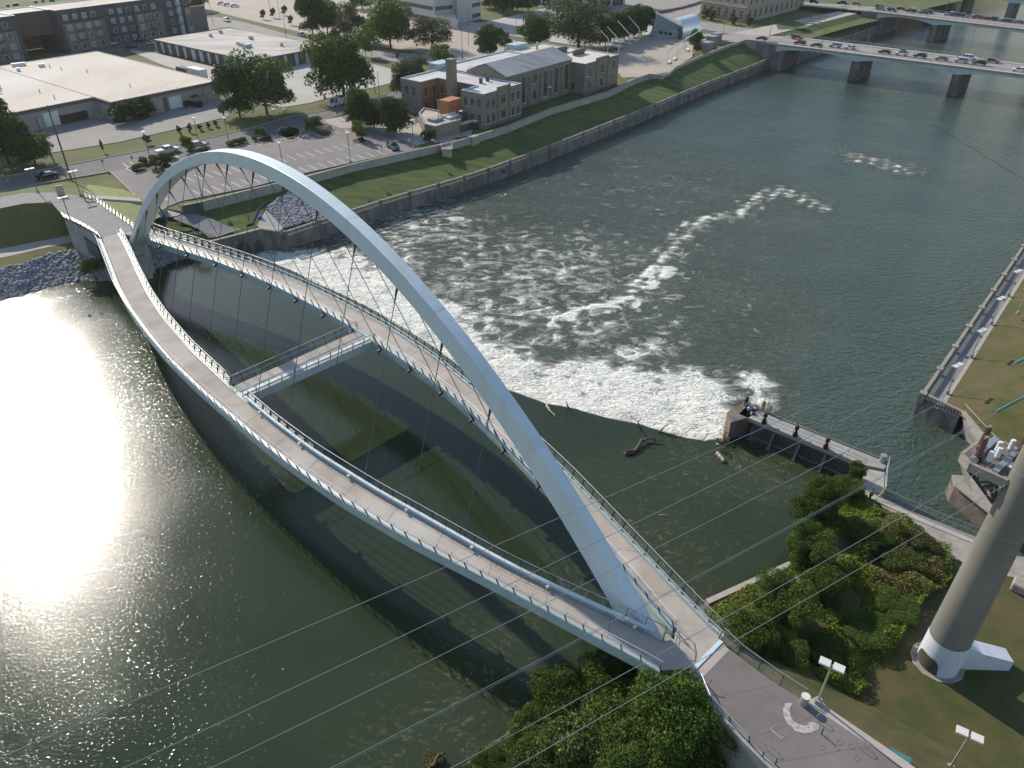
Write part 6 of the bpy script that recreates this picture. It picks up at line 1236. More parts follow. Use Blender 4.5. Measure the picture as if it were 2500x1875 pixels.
# weedy ground cover that nobody could count
def cover(name, poly, n, size, lf, label, hgt=.7, z=3.4, seed=1, zf=None):
    r = np.random.default_rng(seed); pts = [P(p, z) for p in poly]; tri = tessellate_polygon([[Vector((p.x, p.y, 0)) for p in pts]]); ar = []
    for t in tri: a, b, c = [pts[i] for i in t]; ar.append(abs((b-a).cross(c-a).z)/2)
    ar = np.array(ar); k = r.choice(len(tri), n, p=ar/ar.sum()); u = np.sqrt(r.random(n)); v = r.random(n)
    A = np.array([[tuple(pts[i]) for i in t] for t in tri])[k]; c = A[:, 0]*(1-u)[:, None]+A[:, 1]*(u*(1-v))[:, None]+A[:, 2]*(u*v)[:, None]
    bump = np.zeros(n)
    for q in range(10): th = q*2.1; f = .35+.28*q; bump += np.sin(c[:, 0]*math.cos(th)*f+c[:, 1]*math.sin(th)*f+q)/(1+.3*q)
    hh = hgt*np.clip(.55+.28*bump, .05, 1.6)
    c[:, 2] = (zf(c) if zf else c[:, 2]) + hh*r.random(n)**.5
    nrm = r.normal(0, .6, (n, 3)); nrm[:, 2] += .9; nrm /= np.linalg.norm(nrm, axis=1)[:, None]
    a = np.cross(nrm, r.normal(size=(n, 3))); a /= np.linalg.norm(a, axis=1)[:, None]; b = np.cross(nrm, a); s = size*(.5+r.random(n))[:, None]
    v = np.stack([c-a*s, c-b*s*.45, c+a*s, c+b*s*.45], 1).reshape(-1, 3)
    o = bpy.data.objects.new(name, fastmesh(name, v, LEAF[lf])); COL.objects.link(o); tag(o, label, 'ground cover', kind='stuff')
def zbank(c):      # follows the river bank strip, the embankment and the flat ground
    A = np.array([tuple(p) for p in shw]); B = np.array([tuple(p) for p in inn]); out = np.full(len(c), 3.5)
    for i in range(0, len(c), 4000):
        q = c[i:i+4000, :2]; dd_ = np.sqrt(((q[:, None]-A[None, :, :2])**2).sum(2)); k_ = dd_.argmin(1); wd_ = np.sqrt(((A-B)[:, :2]**2).sum(1)); f = dd_.min(1)/wd_[k_]
        out[i:i+4000] = np.clip(-.3+3.8*np.clip(f*1.05, 0, 1), 0, 3.6)
    return out
TH = [(1722, 1480), (1800, 1440), (1922, 1385), (1975, 1310), (2040, 1215), (2090, 1180), (2120, 1225), (2180, 1270), (2260, 1310), (2310, 1360), (2320, 1420), (2250, 1480), (2200, 1560), (2130, 1680), (2060, 1730), (1990, 1690), (1900, 1640), (1810, 1570), (1750, 1530)]
cover('undergrowth', TH, 90000, .135, 'weed', 'tangled green undergrowth filling the right thicket', 1.5, 3.2, 3, zbank)
cover('undergrowth', [(2130, 1290), (2240, 1330), (2310, 1380), (2300, 1450), (2200, 1480), (2120, 1440), (2100, 1360)], 7000, .12, 'tan', 'tan seed heads among the weeds near the tower', 1.9, 3.3, 5, zbank)
cover('undergrowth', [(1880, 1415), (1925, 1385), (1975, 1320), (2035, 1225), (2090, 1190), (2110, 1240), (2090, 1310), (2010, 1390), (1950, 1450)], 16000, .15, 'weed', 'bright green vines along the pool edge of the thicket', 1.4, 1.6, 13, zbank)
cover('undergrowth', [(2040, 1215), (2085, 1192), (2112, 1230), (2150, 1272), (2100, 1310), (2030, 1290)], 9000, .14, 'weed', 'green weeds where the thicket meets the gate landing', 1.3, 3.2, 14)
cover('undergrowth', [(1722, 1475), (1800, 1440), (1900, 1400), (1880, 1480), (1800, 1520), (1750, 1530)], 7000, .15, 'tan', 'yellowish grass tufts above the pool edging', .9, 2.2, 6, zbank)
cover('undergrowth', [(1000, 1950), (1127, 1860), (1242, 1785), (1330, 1720), (1430, 1640), (1560, 1580), (1640, 1640), (1760, 1760), (1850, 1900), (1700, 2050), (1200, 2060)], 46000, .17, 'near', 'tangled weeds and vines under the foreground trees', 1.2, 2.6, 8, zbank)
cover('undergrowth', [(1080, 1890), (1180, 1830), (1250, 1780), (1290, 1800), (1210, 1870), (1120, 1930)], 3500, .14, 'gold', 'reddish and tan weeds on the bank at the bottom', .8, 1.2, 9, zbank)
# ------------------------------------------------------------------ vehicles
PAINTS = {k: mat('paint_'+k, c, rough=.28, spec=.6, metal=.15) for k, c in dict(white=(.70, .70, .70), silver=(.42, .44, .46), black=(.012, .013, .016), red=(.33, .02, .02), maroon=(.10, .015, .015), blue=(.02, .045, .10), teal=(.03, .085, .10), grey=(.13, .14, .15), green=(.20, .22, .20), rust=(.16, .05, .03)).items()}
BASEP = PAINTS['white']; HL = mat('headlight', (.8, .8, .78), rough=.15); TL = mat('taillight', (.35, .01, .01), rough=.2)
def make_vehicle(kind):
    """local frame: x forward, origin on the ground at the centre"""
    L_, W, H, belt, prof = {
        'sedan': (4.7, 1.82, 1.45, .92, [(-2.33, .45), (-2.35, .80), (-2.2, .98), (-1.65, 1.02), (1.05, .98), (1.9, .86), (2.32, .70), (2.36, .42)]),
        'suv': (4.7, 1.9, 1.74, 1.05, [(-2.33, .5), (-2.36, .9), (-2.3, 1.12), (-1.9, 1.14), (1.0, 1.10), (2.0, 1.0), (2.33, .82), (2.36, .5)]),
        'pickup': (5.7, 1.98, 1.82, 1.12, [(-2.83, .55), (-2.86, .95), (-2.84, 1.15), (-.9, 1.17), (1.3, 1.16), (2.4, 1.06), (2.8, .9), (2.86, .55)]),
        'van': (5.9, 2.0, 2.55, 1.25, [(-2.93, .5), (-2.95, 1.0), (-2.95, 1.3), (-1.0, 1.32), (1.7, 1.30), (2.4, 1.12), (2.88, .95), (2.93, .5)])}[kind]
    cab = {'sedan': [(-1.9, 1.0), (-1.15, 1.42), (.1, 1.45), (.55, 1.38), (1.25, .97)], 'suv': [(-2.28, 1.12), (-2.0, 1.66), (-1.4, 1.74), (.2, 1.72), (.6, 1.62), (1.25, 1.09)],
           'pickup': [(-.95, 1.16), (-.8, 1.76), (-.4, 1.82), (.7, 1.80), (1.0, 1.7), (1.6, 1.15)], 'van': [(-2.95, 1.3), (-2.9, 2.45), (-2.6, 2.55), (1.1, 2.5), (1.5, 2.35), (2.3, 1.2)]}[kind]
    root = thing(kind if kind in ('pickup', 'van', 'suv') else 'car', '', '', (0, 0, 0)); root.name = {'sedan': 'car', 'suv': 'suv', 'pickup': 'pickup_truck', 'van': 'van'}[kind]
    mb = MB(); n = len(prof)
    def ring(pr, ws, mi=0):
        n = len(pr); vs = []
        for s in (-1, 1):
            for (x, z), w_ in zip(pr, ws): vs.append((x, s*w_, z))
        return vs
    lower = prof; ws = [W/2*(.86 if i in (0, n-1) else (.9 if i in (1, n-2) else 1)) for i in range(n)]
    vs = ring(lower, ws); fs = [tuple(range(n)), tuple(range(2*n-1, n-1, -1))]+[(i, i+1, n+i+1, n+i) for i in range(n-1)]+[(n-1, 0, n, 2*n-1)]; mb.add(vs, fs)
    if kind == 'pickup': mb.box((-1.9, 0, 1.10), 1.85, 1.9, .001)
    body = mb.build('body', [BASEP], root, local=True)
    bv = body.modifiers.new('b', 'BEVEL'); bv.width = .09; bv.segments = 2
    mb = MB(); n = len(cab); zt = max(z for x, z in cab); vs = []
    for s in (-1, 1):
        for x, z in cab: vs.append((x, s*(W/2*.96-(z-belt)*.26*(1 if kind != 'van' else .35)), z))
    mb.add(vs, [tuple(range(n)), tuple(range(2*n-1, n-1, -1))]+[(i, i+1, n+i+1, n+i) for i in range(n-1)]); g = mb.build('windows', M['carglass'] if kind != 'van' else BASEP, root, local=True)
    if kind == 'van': g.name = 'cargo_box'; mb = MB(); [mb.quad((1.52, -.8, 2.25), (2.22, -.86, 1.32), (2.22, .86, 1.32), (1.52, .8, 2.25)) for _ in (0,)]; mb.v = [(x+.03, y, z+.03) for x, y, z in mb.v]; [mb.quad((.7, s*.945, 1.35), (1.9, s*.96, 1.35), (1.45, s*.9, 2.15), (.7, s*.9, 2.15)) for s in (-1, 1)]; mb.build('windows', M['carglass'], root, local=True)
    mb = MB(); rx0, rx1 = {'sedan': (-1.12, .15), 'suv': (-1.95, .35), 'pickup': (-.72, .85), 'van': (-2.8, 1.2)}[kind]; rw_ = W*.96-(zt-belt)*.52*(1 if kind != 'van' else .35)
    mb.add([(rx0, -rw_/2, zt-.03), (rx1, -rw_/2, zt-.04), (rx1, rw_/2, zt-.04), (rx0, rw_/2, zt-.03), (rx0, -rw_/2+.06, zt+.035), (rx1-.08, -rw_/2+.06, zt+.035), (rx1-.08, rw_/2-.06, zt+.035), (rx0, rw_/2-.06, zt+.035)], [(3, 2, 1, 0), (4, 5, 6, 7), (0, 1, 5, 4), (1, 2, 6, 5), (2, 3, 7, 6), (3, 0, 4, 7)]); mb.build('roof', [BASEP], root, local=True)
    mb = MB()
    for s in (-1, 1):
        for x0, z0, x1, z1 in ({'sedan': [(-.45, .98, -.5, 1.43)], 'suv': [(-.4, 1.1, -.45, 1.7), (-1.45, 1.1, -1.5, 1.7)], 'pickup': [(.25, 1.15, .2, 1.78)], 'van': []}[kind]):
            f = lambda z: W/2*.97-(z-belt)*.26; mb.beam((x0, s*f(z0), z0), (x1, s*f(z1), z1), .09, .05, up=Vector((0, 1, 0)))
    if mb.v: mb.build('pillar', [BASEP], root, local=True)
    if kind == 'pickup': mb = MB(); mb.box((-1.9, 0, 1.175), 1.75, 1.6, .06); mb.build('bed_cover', [BASEP], root, local=True)
    wr = .33 if kind == 'sedan' else .38; wx = L_*.31
    for x in (-wx, wx):
        for s in (-1, 1):
            mb = MB(); mb.tube([(x, s*(W/2-.24), wr), (x, s*(W/2+.01), wr)], wr, 14); wl_ = mb.build('wheel', M['rubber'], root, local=True); mb = MB(); mb.tube([(x, s*(W/2-.02), wr), (x, s*(W/2+.02), wr)], wr*.6, 10); mb.build('rim', M['rim'], wl_, local=True)
    for s in (-1, 1):
        mb = MB(); mb.box((L_/2-.07, s*W*.36, belt*.62), .12, .34, .16); mb.build('headlight', HL, root, local=True)
        mb = MB(); mb.box((-L_/2+.05, s*W*.38, belt*.72), .1, .26, .22); mb.build('taillight', TL, root, local=True)
        mb = MB(); mb.box((L_*.17, s*(W/2+.09), belt+.02), .16, .18, .14); mb.build('mirror', [BASEP], root, local=True)
    return root
VP = {}
def vehicle(kind, px, py, color, label, head, z=ST, group=None, pos=None, sc=1.0):
    """head: heading angle (radians, world) of the nose"""
    new = kind not in VP
    if new: VP[kind] = make_vehicle(kind)
    o = VP[kind] if new else copy_tree(VP[kind])
    p = pos if pos is not None else G(px, py, z)
    o.location = p; o.rotation_euler = (0, 0, head); o.scale = (sc,)*3
    o['label'] = label; o['category'] = {'sedan': 'car', 'suv': 'suv', 'pickup': 'pickup truck', 'van': 'van'}[kind]
    if group: o['group'] = group
    def rec(q):
        for ch in q.children:
            for s in ch.material_slots:
                if s.material in PAINTS.values(): s.link = 'OBJECT'; s.material = PAINTS[color]
            rec(ch)
    rec(o); return o
def hd(a, b, z=ST): p, q = G(*a, z), G(*b, z); return math.atan2(q.y-p.y, q.x-p.x)
hs = hd((376, 380), (602, 330)); hs2 = hd((716, 283), (803, 262))
vehicle('pickup', 411, 374, 'white', 'white pickup truck parked on the street just left of the arch crown', hs); vehicle('pickup', 481, 363, 'silver', 'white pickup truck behind the small round tree on the street', hs)
vehicle('sedan', 115, 436, 'black', 'black hatchback parked at the kerb on the left', hs+math.pi); vehicle('van', 824, 259, 'white', 'white cargo van parked on the street below the large tree', hd((842, 250), (803, 262))); vehicle('suv', 960, 364, 'teal', 'dark teal suv parked by itself at the end of the parking lot', hd((948, 355), (975, 372)))
vehicle('suv', 919, 294, 'teal', 'pale vehicle almost hidden between the dark trees near the power house', hs2); vehicle('sedan', 737, 88, 'silver', 'silver sedan parked across the far street', hd((720, 84), (755, 92))); vehicle('sedan', 764, 93, 'black', 'black sedan behind the silver one across the far street', hd((720, 84), (755, 92)))
vehicle('suv', 1024, 153, 'white', 'white suv at the corner of the far street beside the yellow green bush', hd((1045, 158), (1005, 149))); vehicle('suv', 555, 53, 'white', 'white suv driving on the far street beside the tan lot', hd((540, 48), (570, 58)))
for i, (x, y) in enumerate(((541, 11), (556, 14), (573, 17))): vehicle('sedan', x, y, 'white', ['leftmost', 'middle', 'rightmost'][i]+' of three white cars parked together on the tan lot', hd((541, 11), (560, 10)), group='cars parked on the tan lot')
for k, x, y, c_, lb in (('sedan', 229, 118, 'silver', 'silver sedan parked before the apartment block'), ('suv', 270, 112, 'white', 'white suv parked before the apartment block'), ('sedan', 318, 103, 'black', 'dark car behind the white suv before the apartment block'), ('sedan', 346, 101, 'blue', 'dark blue car parked before the apartment block'), ('sedan', 321, 118, 'black', 'dark green car on the near kerb by the apartment block'), ('sedan', 375, 108, 'white', 'white car beside the dark brick office corner')): vehicle(k, x, y, c_, lb, hd((229, 118), (346, 99)), group='cars parked by the apartment block')
vehicle('sedan', 537, 166, 'black', 'left of two dark cars parked against the dark brick office', hd((530, 163), (560, 170))); vehicle('sedan', 556, 170, 'grey', 'right of two dark cars parked against the dark brick office', hd((530, 163), (560, 170)))
GR1 = 'vehicles on the nearer road bridge'; GR2 = 'vehicles on the second road bridge'
hb = math.atan2(d_.y, d_.x); hb2 = math.atan2(d2_.y, d2_.x)
def onbridge(BR, base, d__, n__, px, py, lanes): # nearest lane centre to the pixel
    p = G(px, py, 8.22); s = (p-base).dot(d__); o = (p-base).dot(n__); lane = min(lanes, key=lambda l: abs(l-o)); return BR(s, lane, 8.22)
LN = [4.2, 7.6, 11.4, 15.0]
for k, x, y, c_, lb, fwd in (('sedan', 1857, 99, 'blue', 'dark blue car at the bridge end beside the levee', 1), ('suv', 1954, 93, 'red', 'bright red suv on the far lane of the nearer road bridge', 0), ('suv', 1956, 108, 'maroon', 'dark red suv first in the near lane queue', 1), ('sedan', 1996, 113, 'black', 'black car second in the near lane queue', 1), ('suv', 2036, 117, 'silver', 'silver suv third in the near lane queue', 1), ('sedan', 2074, 121, 'white', 'white sedan fourth in the near lane queue beside a lamp', 1),
                        ('sedan', 2160, 130, 'maroon', 'maroon car after the gap in the near lane queue', 1), ('suv', 2203, 134, 'white', 'white suv with a dark roof box', 1), ('suv', 2247, 140, 'blue', 'blue grey boxy suv over the middle pier span', 1), ('sedan', 2297, 148, 'green', 'grey green sedan left of the second lamp pair', 1), ('suv', 2345, 154, 'silver', 'silver suv under the second lamp', 1), ('suv', 2389, 159, 'black', 'black suv last in the near lane queue', 1), ('suv', 2376, 140, 'white', 'white suv alone on the far lane near the right edge', 0), ('sedan', 2429, 148, 'rust', 'rusty brown car on the far lane near the right edge', 0), ('sedan', 2487, 176, 'white', 'white car cut by the right edge on the nearer bridge', 1)):
    o = vehicle(k, 0, 0, c_, lb, hb if not fwd else hb+math.pi, group=GR1, pos=onbridge(BR1, nl, d_, n1_, x, y, LN))
    if 'roof box' in lb: mb = MB(); mb.box((-.3, 0, 1.83), 1.9, 1.0, .38); q = mb.build('roof_box', PAINTS['black'], o, local=True)
LB2 = [4.0, 7.4, 11.4, 15.0]
for k, x, y, c_, lb in (('suv', 1985, 6, 'black', 'black van on the street before the second bridge'), ('pickup', 2057, 8, 'black', 'black pickup behind the black van before the second bridge'), ('sedan', 2090, 10, 'grey', 'dark car following the black pickup'), ('sedan', 2148, 22, 'grey', 'grey car at the start of the second bridge near kerb'), ('sedan', 2152, 15, 'black', 'black car at the start of the second bridge far lane'), ('suv', 2178, 25, 'maroon', 'maroon suv on the second bridge near lane'), ('sedan', 2209, 20, 'black', 'black car left of the silver car on the second bridge'), ('suv', 2219, 28, 'maroon', 'second maroon car on the second bridge near lane'), ('sedan', 2246, 22, 'silver', 'silver car on the far lane of the second bridge'), ('sedan', 2254, 31, 'black', 'black car below the silver one on the second bridge'), ('suv', 2285, 25, 'black', 'black suv right of the silver car on the second bridge'),
                    ('suv', 2331, 32, 'silver', 'silver suv behind the black wagon on the second bridge'), ('suv', 2332, 36, 'black', 'black wagon beside the silver suv on the second bridge'), ('suv', 2366, 32, 'blue', 'dark blue suv on the far lane of the second bridge'), ('sedan', 2367, 42, 'silver', 'pale sedan on the near lane of the second bridge'), ('suv', 2411, 36, 'red', 'red suv on the far lane of the second bridge'), ('sedan', 2406, 44, 'red', 'red car in front of the red suv on the second bridge'), ('sedan', 2424, 44, 'maroon', 'dark red car behind the red one on the second bridge'), ('suv', 2444, 41, 'blue', 'blue suv right of the red cars on the second bridge'), ('sedan', 2453, 50, 'grey', 'dark grey car on the near lane near the right edge'), ('sedan', 2478, 46, 'black', 'black car near the right edge of the second bridge'), ('sedan', 2488, 54, 'grey', 'grey car cut by the right edge on the second bridge')):
    vehicle(k, 0, 0, c_, lb, hb2+(math.pi if y > 26 else 0), group=GR2, pos=onbridge(BR2, nl2, d2_, n2_, x, y+3, LB2))
# small yard vehicles and containers
uc = thing('utility_cart', 'small dark utility truck with a yellow roof beside the warehouse', 'utility truck', G(459, 260, ST)); ha = math.atan2(dA.y, dA.x); c = G(459, 260, ST)
mb = MB(); mb.box((c.x, c.y, ST+.45), 2.9, 1.6, .8, ha); mb.build('body', M['cloth'], uc); mb = MB(); mb.box((c.x-.3, c.y, ST+1.25), 1.6, 1.5, .6, ha); mb.build('cab', M['carglass'], uc); mb = MB(); mb.box((c.x-.3, c.y, ST+1.86), 1.8, 1.7, .12, ha); mb.build('roof', PAINTS['rust'] if 0 else M['yellow'], uc)
for s in (-1, 1):
    for k in (-1, 1): q = c+dA*(k*.95)+dB*(s*.75); mb = MB(); mb.tube([q-dB*.12+Vector((0, 0, .4)), q+dB*.12+Vector((0, 0, .4))], .4, 10); mb.build('wheel', M['rubber'], uc)
c = G(484, 261, ST); sp = thing('spreader', 'dark small trailer parked right of the yellow roofed truck', 'trailer', c); mb = MB(); mb.box((c.x, c.y, ST+.5), 2.4, 1.4, .9, ha); mb.build('body', M['cloth'], sp)
for k in (-1, 1): q = c+dA*(k*.6)-dB*.75; mb = MB(); mb.tube([q-dB*.12+Vector((0, 0, .4)), q+dB*.12+Vector((0, 0, .4))], .4, 10); mb.build('wheel', M['rubber'], sp)
for px, py, w_, h_, lb in ((180, 296, 7.5, 2.2, 'long brown waste container left in front of the warehouse'), (216, 285, 8.5, 2.9, 'longer and taller brown waste container beside the warehouse step')):
    c = G(px, py, ST); t = thing('waste_container', lb, 'container', c, 0, 'brown containers before the warehouse'); mb = MB(); mb.box((c.x, c.y, ST+.15), w_, 2.3, h_, ha); mb.build('box', M['dump'], t); mb = MB(); [mb.box(c+dA*(k*w_/9)-dB*1.2+Vector((0, 0, .15)), .12, .1, h_, ha) for k in range(-4, 5)]; mb.build('ribs', M['dump'], t)
c = G(252, 289, ST); mb = MB(); mb.box((c.x, c.y, ST), 3.6, 2.0, 1.4, ha); tag(mb.build('crate', M['stone']), 'tan crate standing right of the brown containers', 'crate')
c = G(292, 303, ST); mb = MB(); mb.box((c.x, c.y, ST), 2.4, 1.2, .25, ha); tag(mb.build('slab', M['white']), 'white slab lying at the warehouse corner', 'slab')
c = G(484, 192, ST); t = thing('storage_container', 'white storage container beside the far edge of the warehouse', 'container', c); mb = MB(); mb.box((c.x, c.y, ST), 7.5, 2.8, 3.2, ha+1.57); mb.build('box', M['white'], t); mb = MB(); mb.box((c.x, c.y, ST+3.2), 7.6, 2.9, .1, ha+1.57); mb.build('roof', M['lampw'], t)
c = G(450, 178, ST); mb = MB(); mb.box((c.x, c.y, ST), 5.5, 2.4, 1.9, ha+1.57); tag(mb.build('storage_container', M['trimd']), 'dark open container next to the white storage container', 'container')
# ------------------------------------------------------------------ lamps and poles
def shoebox(px, py, h, label, z=ST, heads=1, m='pole', group='shoebox lamps of the parking lot', rz=None, size=.9, basem='conc'):
    c = G(px, py, z); t = thing('street_lamp', label, 'street lamp', c, 0, group); mb = MB(); mb.tube([c, c+Vector((0, 0, .55))], .28, 10); mb.build('base', M[basem], t)
    mb = MB(); mb.tube([c+Vector((0, 0, .5)), c+Vector((0, 0, h))], [.09, .07], 7); mb.build('pole', M[m], t); rz = random.uniform(0, 3.1) if rz is None else rz; u_ = Vector((math.cos(rz), math.sin(rz), 0))
    for s in ((-1, 1) if heads == 2 else (0,)):
        q = c+u_*(s*size*.62); mb = MB(); mb.box((q.x, q.y, z+h-.02), size, size*.82, .16, rz); mb.build('lamp_head', M['lampw'], t)
    if heads == 2: mb = MB(); mb.beam(c+u_*(-.9)+Vector((0, 0, h+.02)), c+u_*.9+Vector((0, 0, h+.02)), .12, .1); mb.build('arm', M[m], t)
    return t
for x, y, h_, lb in ((676, 321, 5.6, 'left of two shoebox lamps at the upper lot edge'), (703, 320, 5.6, 'right of two shoebox lamps at the upper lot edge'), (690, 402, 5.0, 'shoebox lamp in the lot just above the arch'), (856, 398, 7.0, 'tall shoebox lamp at the lower lot edge in front of the flood wall'), (1010, 360, 6.6, 'shoebox lamp at the right end of the lot near the teal suv'), (1127, 336, 6.6, 'shoebox lamp before the front corner of the power house'), (493, 478, 6.6, 'shoebox lamp seen through the arch'), (1341, 266, 6.0, 'shoebox lamp before the arched windows of the power house'), (1430, 235, 5.6, 'shoebox lamp at the right block of the power house'),
                     (369, 397, 7.0, 'shoebox lamp on the planting island left of the arch crown'), (486, 348, 6.0, 'shoebox lamp beside the second white pickup'), (560, 352, 6.4, 'shoebox lamp at the left end of the planting beds')): shoebox(x, y, h_, lb, rz=hs)
for x, y, h_, z, lb in ((92, 469, 4.6, 9, 'trail lamp above the left approach near the black car'), (197, 478, 4.8, 9, 'trail lamp at the top right corner of the approach'), (19, 444, 7.0, ST, 'street lamp in the shade at the left edge'), (173, 543, 4.6, 9, 'lamp with an angled arm standing on the approach railing')): shoebox(x, y, h_, lb, z=z, heads=2, group='lamps of the riverside trail', size=.75, rz=hs)
shoebox(1995, 1717, 4.7, 'nearest twin headed lamp beside the grey barrel on the lower right path', z=8.9, heads=2, m='polet', group='twin headed lamps of the right bank', rz=-.55, size=.8)
shoebox(2316, 1880, 4.7, 'twin headed lamp at the bottom right edge of the photo', z=5.0, heads=2, m='polet', group='twin headed lamps of the right bank', rz=-.55, size=.8)
for i, (x, y, lb) in enumerate(((2312, 960, 'lamp at the near end of the promenade'), (2371, 872, 'second lamp along the promenade'), (2419, 791, 'third lamp along the promenade'), (2461, 722, 'fourth lamp along the promenade'), (2484, 768, 'lamp standing further inside the lawn at the right edge'))):
    shoebox(x, y, 4.6, lb, z=1.7 if i < 4 else 3.4, heads=2, m='polet', group='lamps along the promenade', rz=math.atan2(e_.y, e_.x)-.3, size=.8)
def pole(px, py, h, label, z=ST, m='pole', name='pole', cat='pole', r=.11, group=None, arm=0):
    c = G(px, py, z); mb = MB(); mb.tube([c-Vector((0, 0, .2)), c+Vector((0, 0, h))], [r, r*.6], 6)
    if arm: mb.tube([c+Vector((0, 0, h)), c+Vector((arm, 0, h+.3))], .05, 4)
    return tag(mb.build(name, M[m]), label, cat, group)
for x, y, h_, lb in ((1129, 143, 15, 'tall dark lamp mast on the tan lot behind the chimney'), (1144, 113, 15, 'taller dark lamp mast on the tan lot near the office entrance'), (872, 133, 11, 'thin mast between the trees of the far street'), (916, 228, 16, 'tall thin mast on the pale lot left of the power house'), (929, 262, 10, 'thin mast on the verge left of the power house'), (660, 30, 14, 'lamp mast on the tan lot at the top'), (683, 43, 8, 'shorter mast on the tan lot near the top'), (699, 91, 9, 'mast on the far street left of the silver sedan'), (522, 64, 12, 'mast with bent arm beside the apartment block end'), (243, 112, 10, 'lamp mast before the apartment block'), (1260, 70, 14, 'tall mast on the pale plaza behind the hall roof'), (1764, 94, 12, 'dark lamp mast at the corner by the kiosks'), (1797, 74, 9, 'dark lamp mast before the limestone building')): pole(x, y, h_, lb, group='thin masts in the background')
up = thing('utility_pole', 'tall wooden utility pole rising beside the left street lamp', 'utility pole', G(175, 440, ST)); c = G(175, 440, ST); mb = MB(); mb.tube([c, c+Vector((0, 0, 16))], [.2, .13], 7); mb.build('pole', M['wood'], up)
c2_ = G(133, 397, ST); up2 = thing('utility_pole', 'second dark utility pole leaning over the verge at the left', 'utility pole', c2_); mb = MB(); mb.tube([c2_, c2_+Vector((-1, 0, 10.5))], [.16, .12], 7); mb.build('pole', M['wood'], up2)
for i, (x, y, z_) in enumerate(((1878, 92, 8.3), (2002, 128, 8.3), (2080, 122, 8.3), (2117, 108, 8.3), (2335, 148, 8.3), (2362, 131, 8.3))):
    pole(x, y, 9.5 if i > 3 else 7.5, ['dark lamp mast where the nearer road bridge starts', 'lamp mast on the nearer bridge left part', 'lamp mast beside the white sedan on the nearer bridge', 'lamp mast on the far kerb of the nearer bridge', 'left mast of the tall pair on the nearer bridge', 'right mast of the tall pair on the nearer bridge'][i], z=z_, name='lamp_mast', cat='lamp mast', arm=1.2, group='lamp masts on the nearer road bridge')
for i, (x, y) in enumerate(((2305, 40), (2325, 28), (2166, 12), (2200, 12))): pole(x, y, 8.5, ['left', 'second', 'third', 'fourth'][i]+' lamp mast on the second road bridge', z=8.4, name='lamp_mast', cat='lamp mast', arm=1.2, group='lamp masts on the second road bridge')
# bent white masts and benches around the skating plaza
def bent(px, py, h, lean, label):
    c = G(px, py, ST); t = thing('light_mast', label, 'light mast', c, 0, 'bent white masts of the skating plaza'); mb = MB(); mb.tube([c, c+Vector((0, 0, h*.5)), c+Vector((lean, lean*.3, h))], [.22, .22, .15], 8); mb.build('mast', M['white'], t)
for i, (x, y) in enumerate(((1483, 128), (1509, 130), (1534, 115), (1558, 101))): bent(x, y, 9.5, -5, ['nearest', 'second', 'third', 'farthest'][i]+' bent white mast on the left side of the skating plaza')
for i, (x, y) in enumerate(((1628, 158), (1651, 143), (1672, 128))): bent(x, y, 10, 9.5, ['nearest', 'middle', 'farthest'][i]+' bent white mast on the river side of the skating plaza')
for i, (x, y) in enumerate(((1633, 154), (1646, 146), (1678, 124), (1541, 109), (1552, 103))): c = G(x, y, ST); mb = MB(); mb.box((c.x, c.y, ST+.3), 3.6, 1.0, .35, hs2+.5); mb.box((c.x, c.y, ST), 2.8, .5, .3, hs2+.5); tag(mb.build('bench', M['white']), ['nearest white bench on the river side of the skating plaza', 'second white bench on the river side of the skating plaza', 'white bench beneath the young tree at the plaza', 'left white bench under the plaza tree row', 'right white bench under the plaza tree row'][i], 'bench', 'white benches of the skating plaza')
fr_p = thing('plaza_fence', 'thin curved fence around the skating plaza floor', 'fence', G(1560, 160, ST)); fence_run(fr_p, [G(x, y, ST) for x, y in ((1505, 150), (1520, 158), (1560, 164), (1595, 163), (1615, 158), (1640, 145), (1665, 122), (1670, 105), (1640, 99), (1590, 97), (1560, 104), (1530, 118), (1508, 135))], h=1.1, sp=1.5, r=.03, m=M['galv'])
pln = thing('planter_wall', 'long low brown planter wall at the street corner behind the plaza', 'planter', G(1640, 28, ST)); mb = MB(); q = [G(x, y, ST) for x, y in ((1582, 40), (1620, 30), (1660, 22), (1690, 14), (1712, 6))]; [mb.beam(a+Vector((0, 0, .5)), b+Vector((0, 0, .5)), 1.2, 1.0) for a, b in zip(q, q[1:])]; mb.build('wall', M['brown'], pln)
# signs and small posts
for i, (x, y, h_) in enumerate(((256, 415, 2.4), (325, 398, 1.6), (933, 378, 2.4), (955, 370, 2.4), (999, 361, 2.2), (825, 292, 2.0), (511, 363, 1.6))):
    c = G(x, y, ST); t = thing('sign', ['small sign post at the lot entrance beside the grass triangle', 'leaning sign post on the street left of the island', 'sign post in front of the flood wall left of the teal suv', 'white sign post right in front of the teal suv', 'small white post right of the teal suv', 'sign post at the plaza by the white van', 'small sign behind the second pickup'][i], 'sign', c); mb = MB(); mb.tube([c, c+Vector((0, 0, h_))], .04, 5); mb.build('post', M['pole'], t); mb = MB(); mb.box((c.x, c.y, ST+h_-.6), .45, .05, .6, hs); mb.build('panel', M['lampw'] if i in (3, 4) else M['pole'], t)
for i in range(5): c = G(890+i*7.5, 313+i*.7, ST); mb = MB(); mb.tube([c, c+Vector((0, 0, 1.0))], .09, 6); tag(mb.build('bollard', M['lampw']), ['first', 'second', 'third', 'fourth', 'fifth'][i]+' bollard from the left at the edge of the small plaza', 'bollard', 'bollards at the small plaza')
c = G(150, 476, 9); mb = MB(); mb.box((c.x, c.y, 9.0), 1.3, .5, 1.9, .5); tag(mb.build('trail_marker', M['stone']), 'tan upright trail marker slab beside the trail', 'marker')
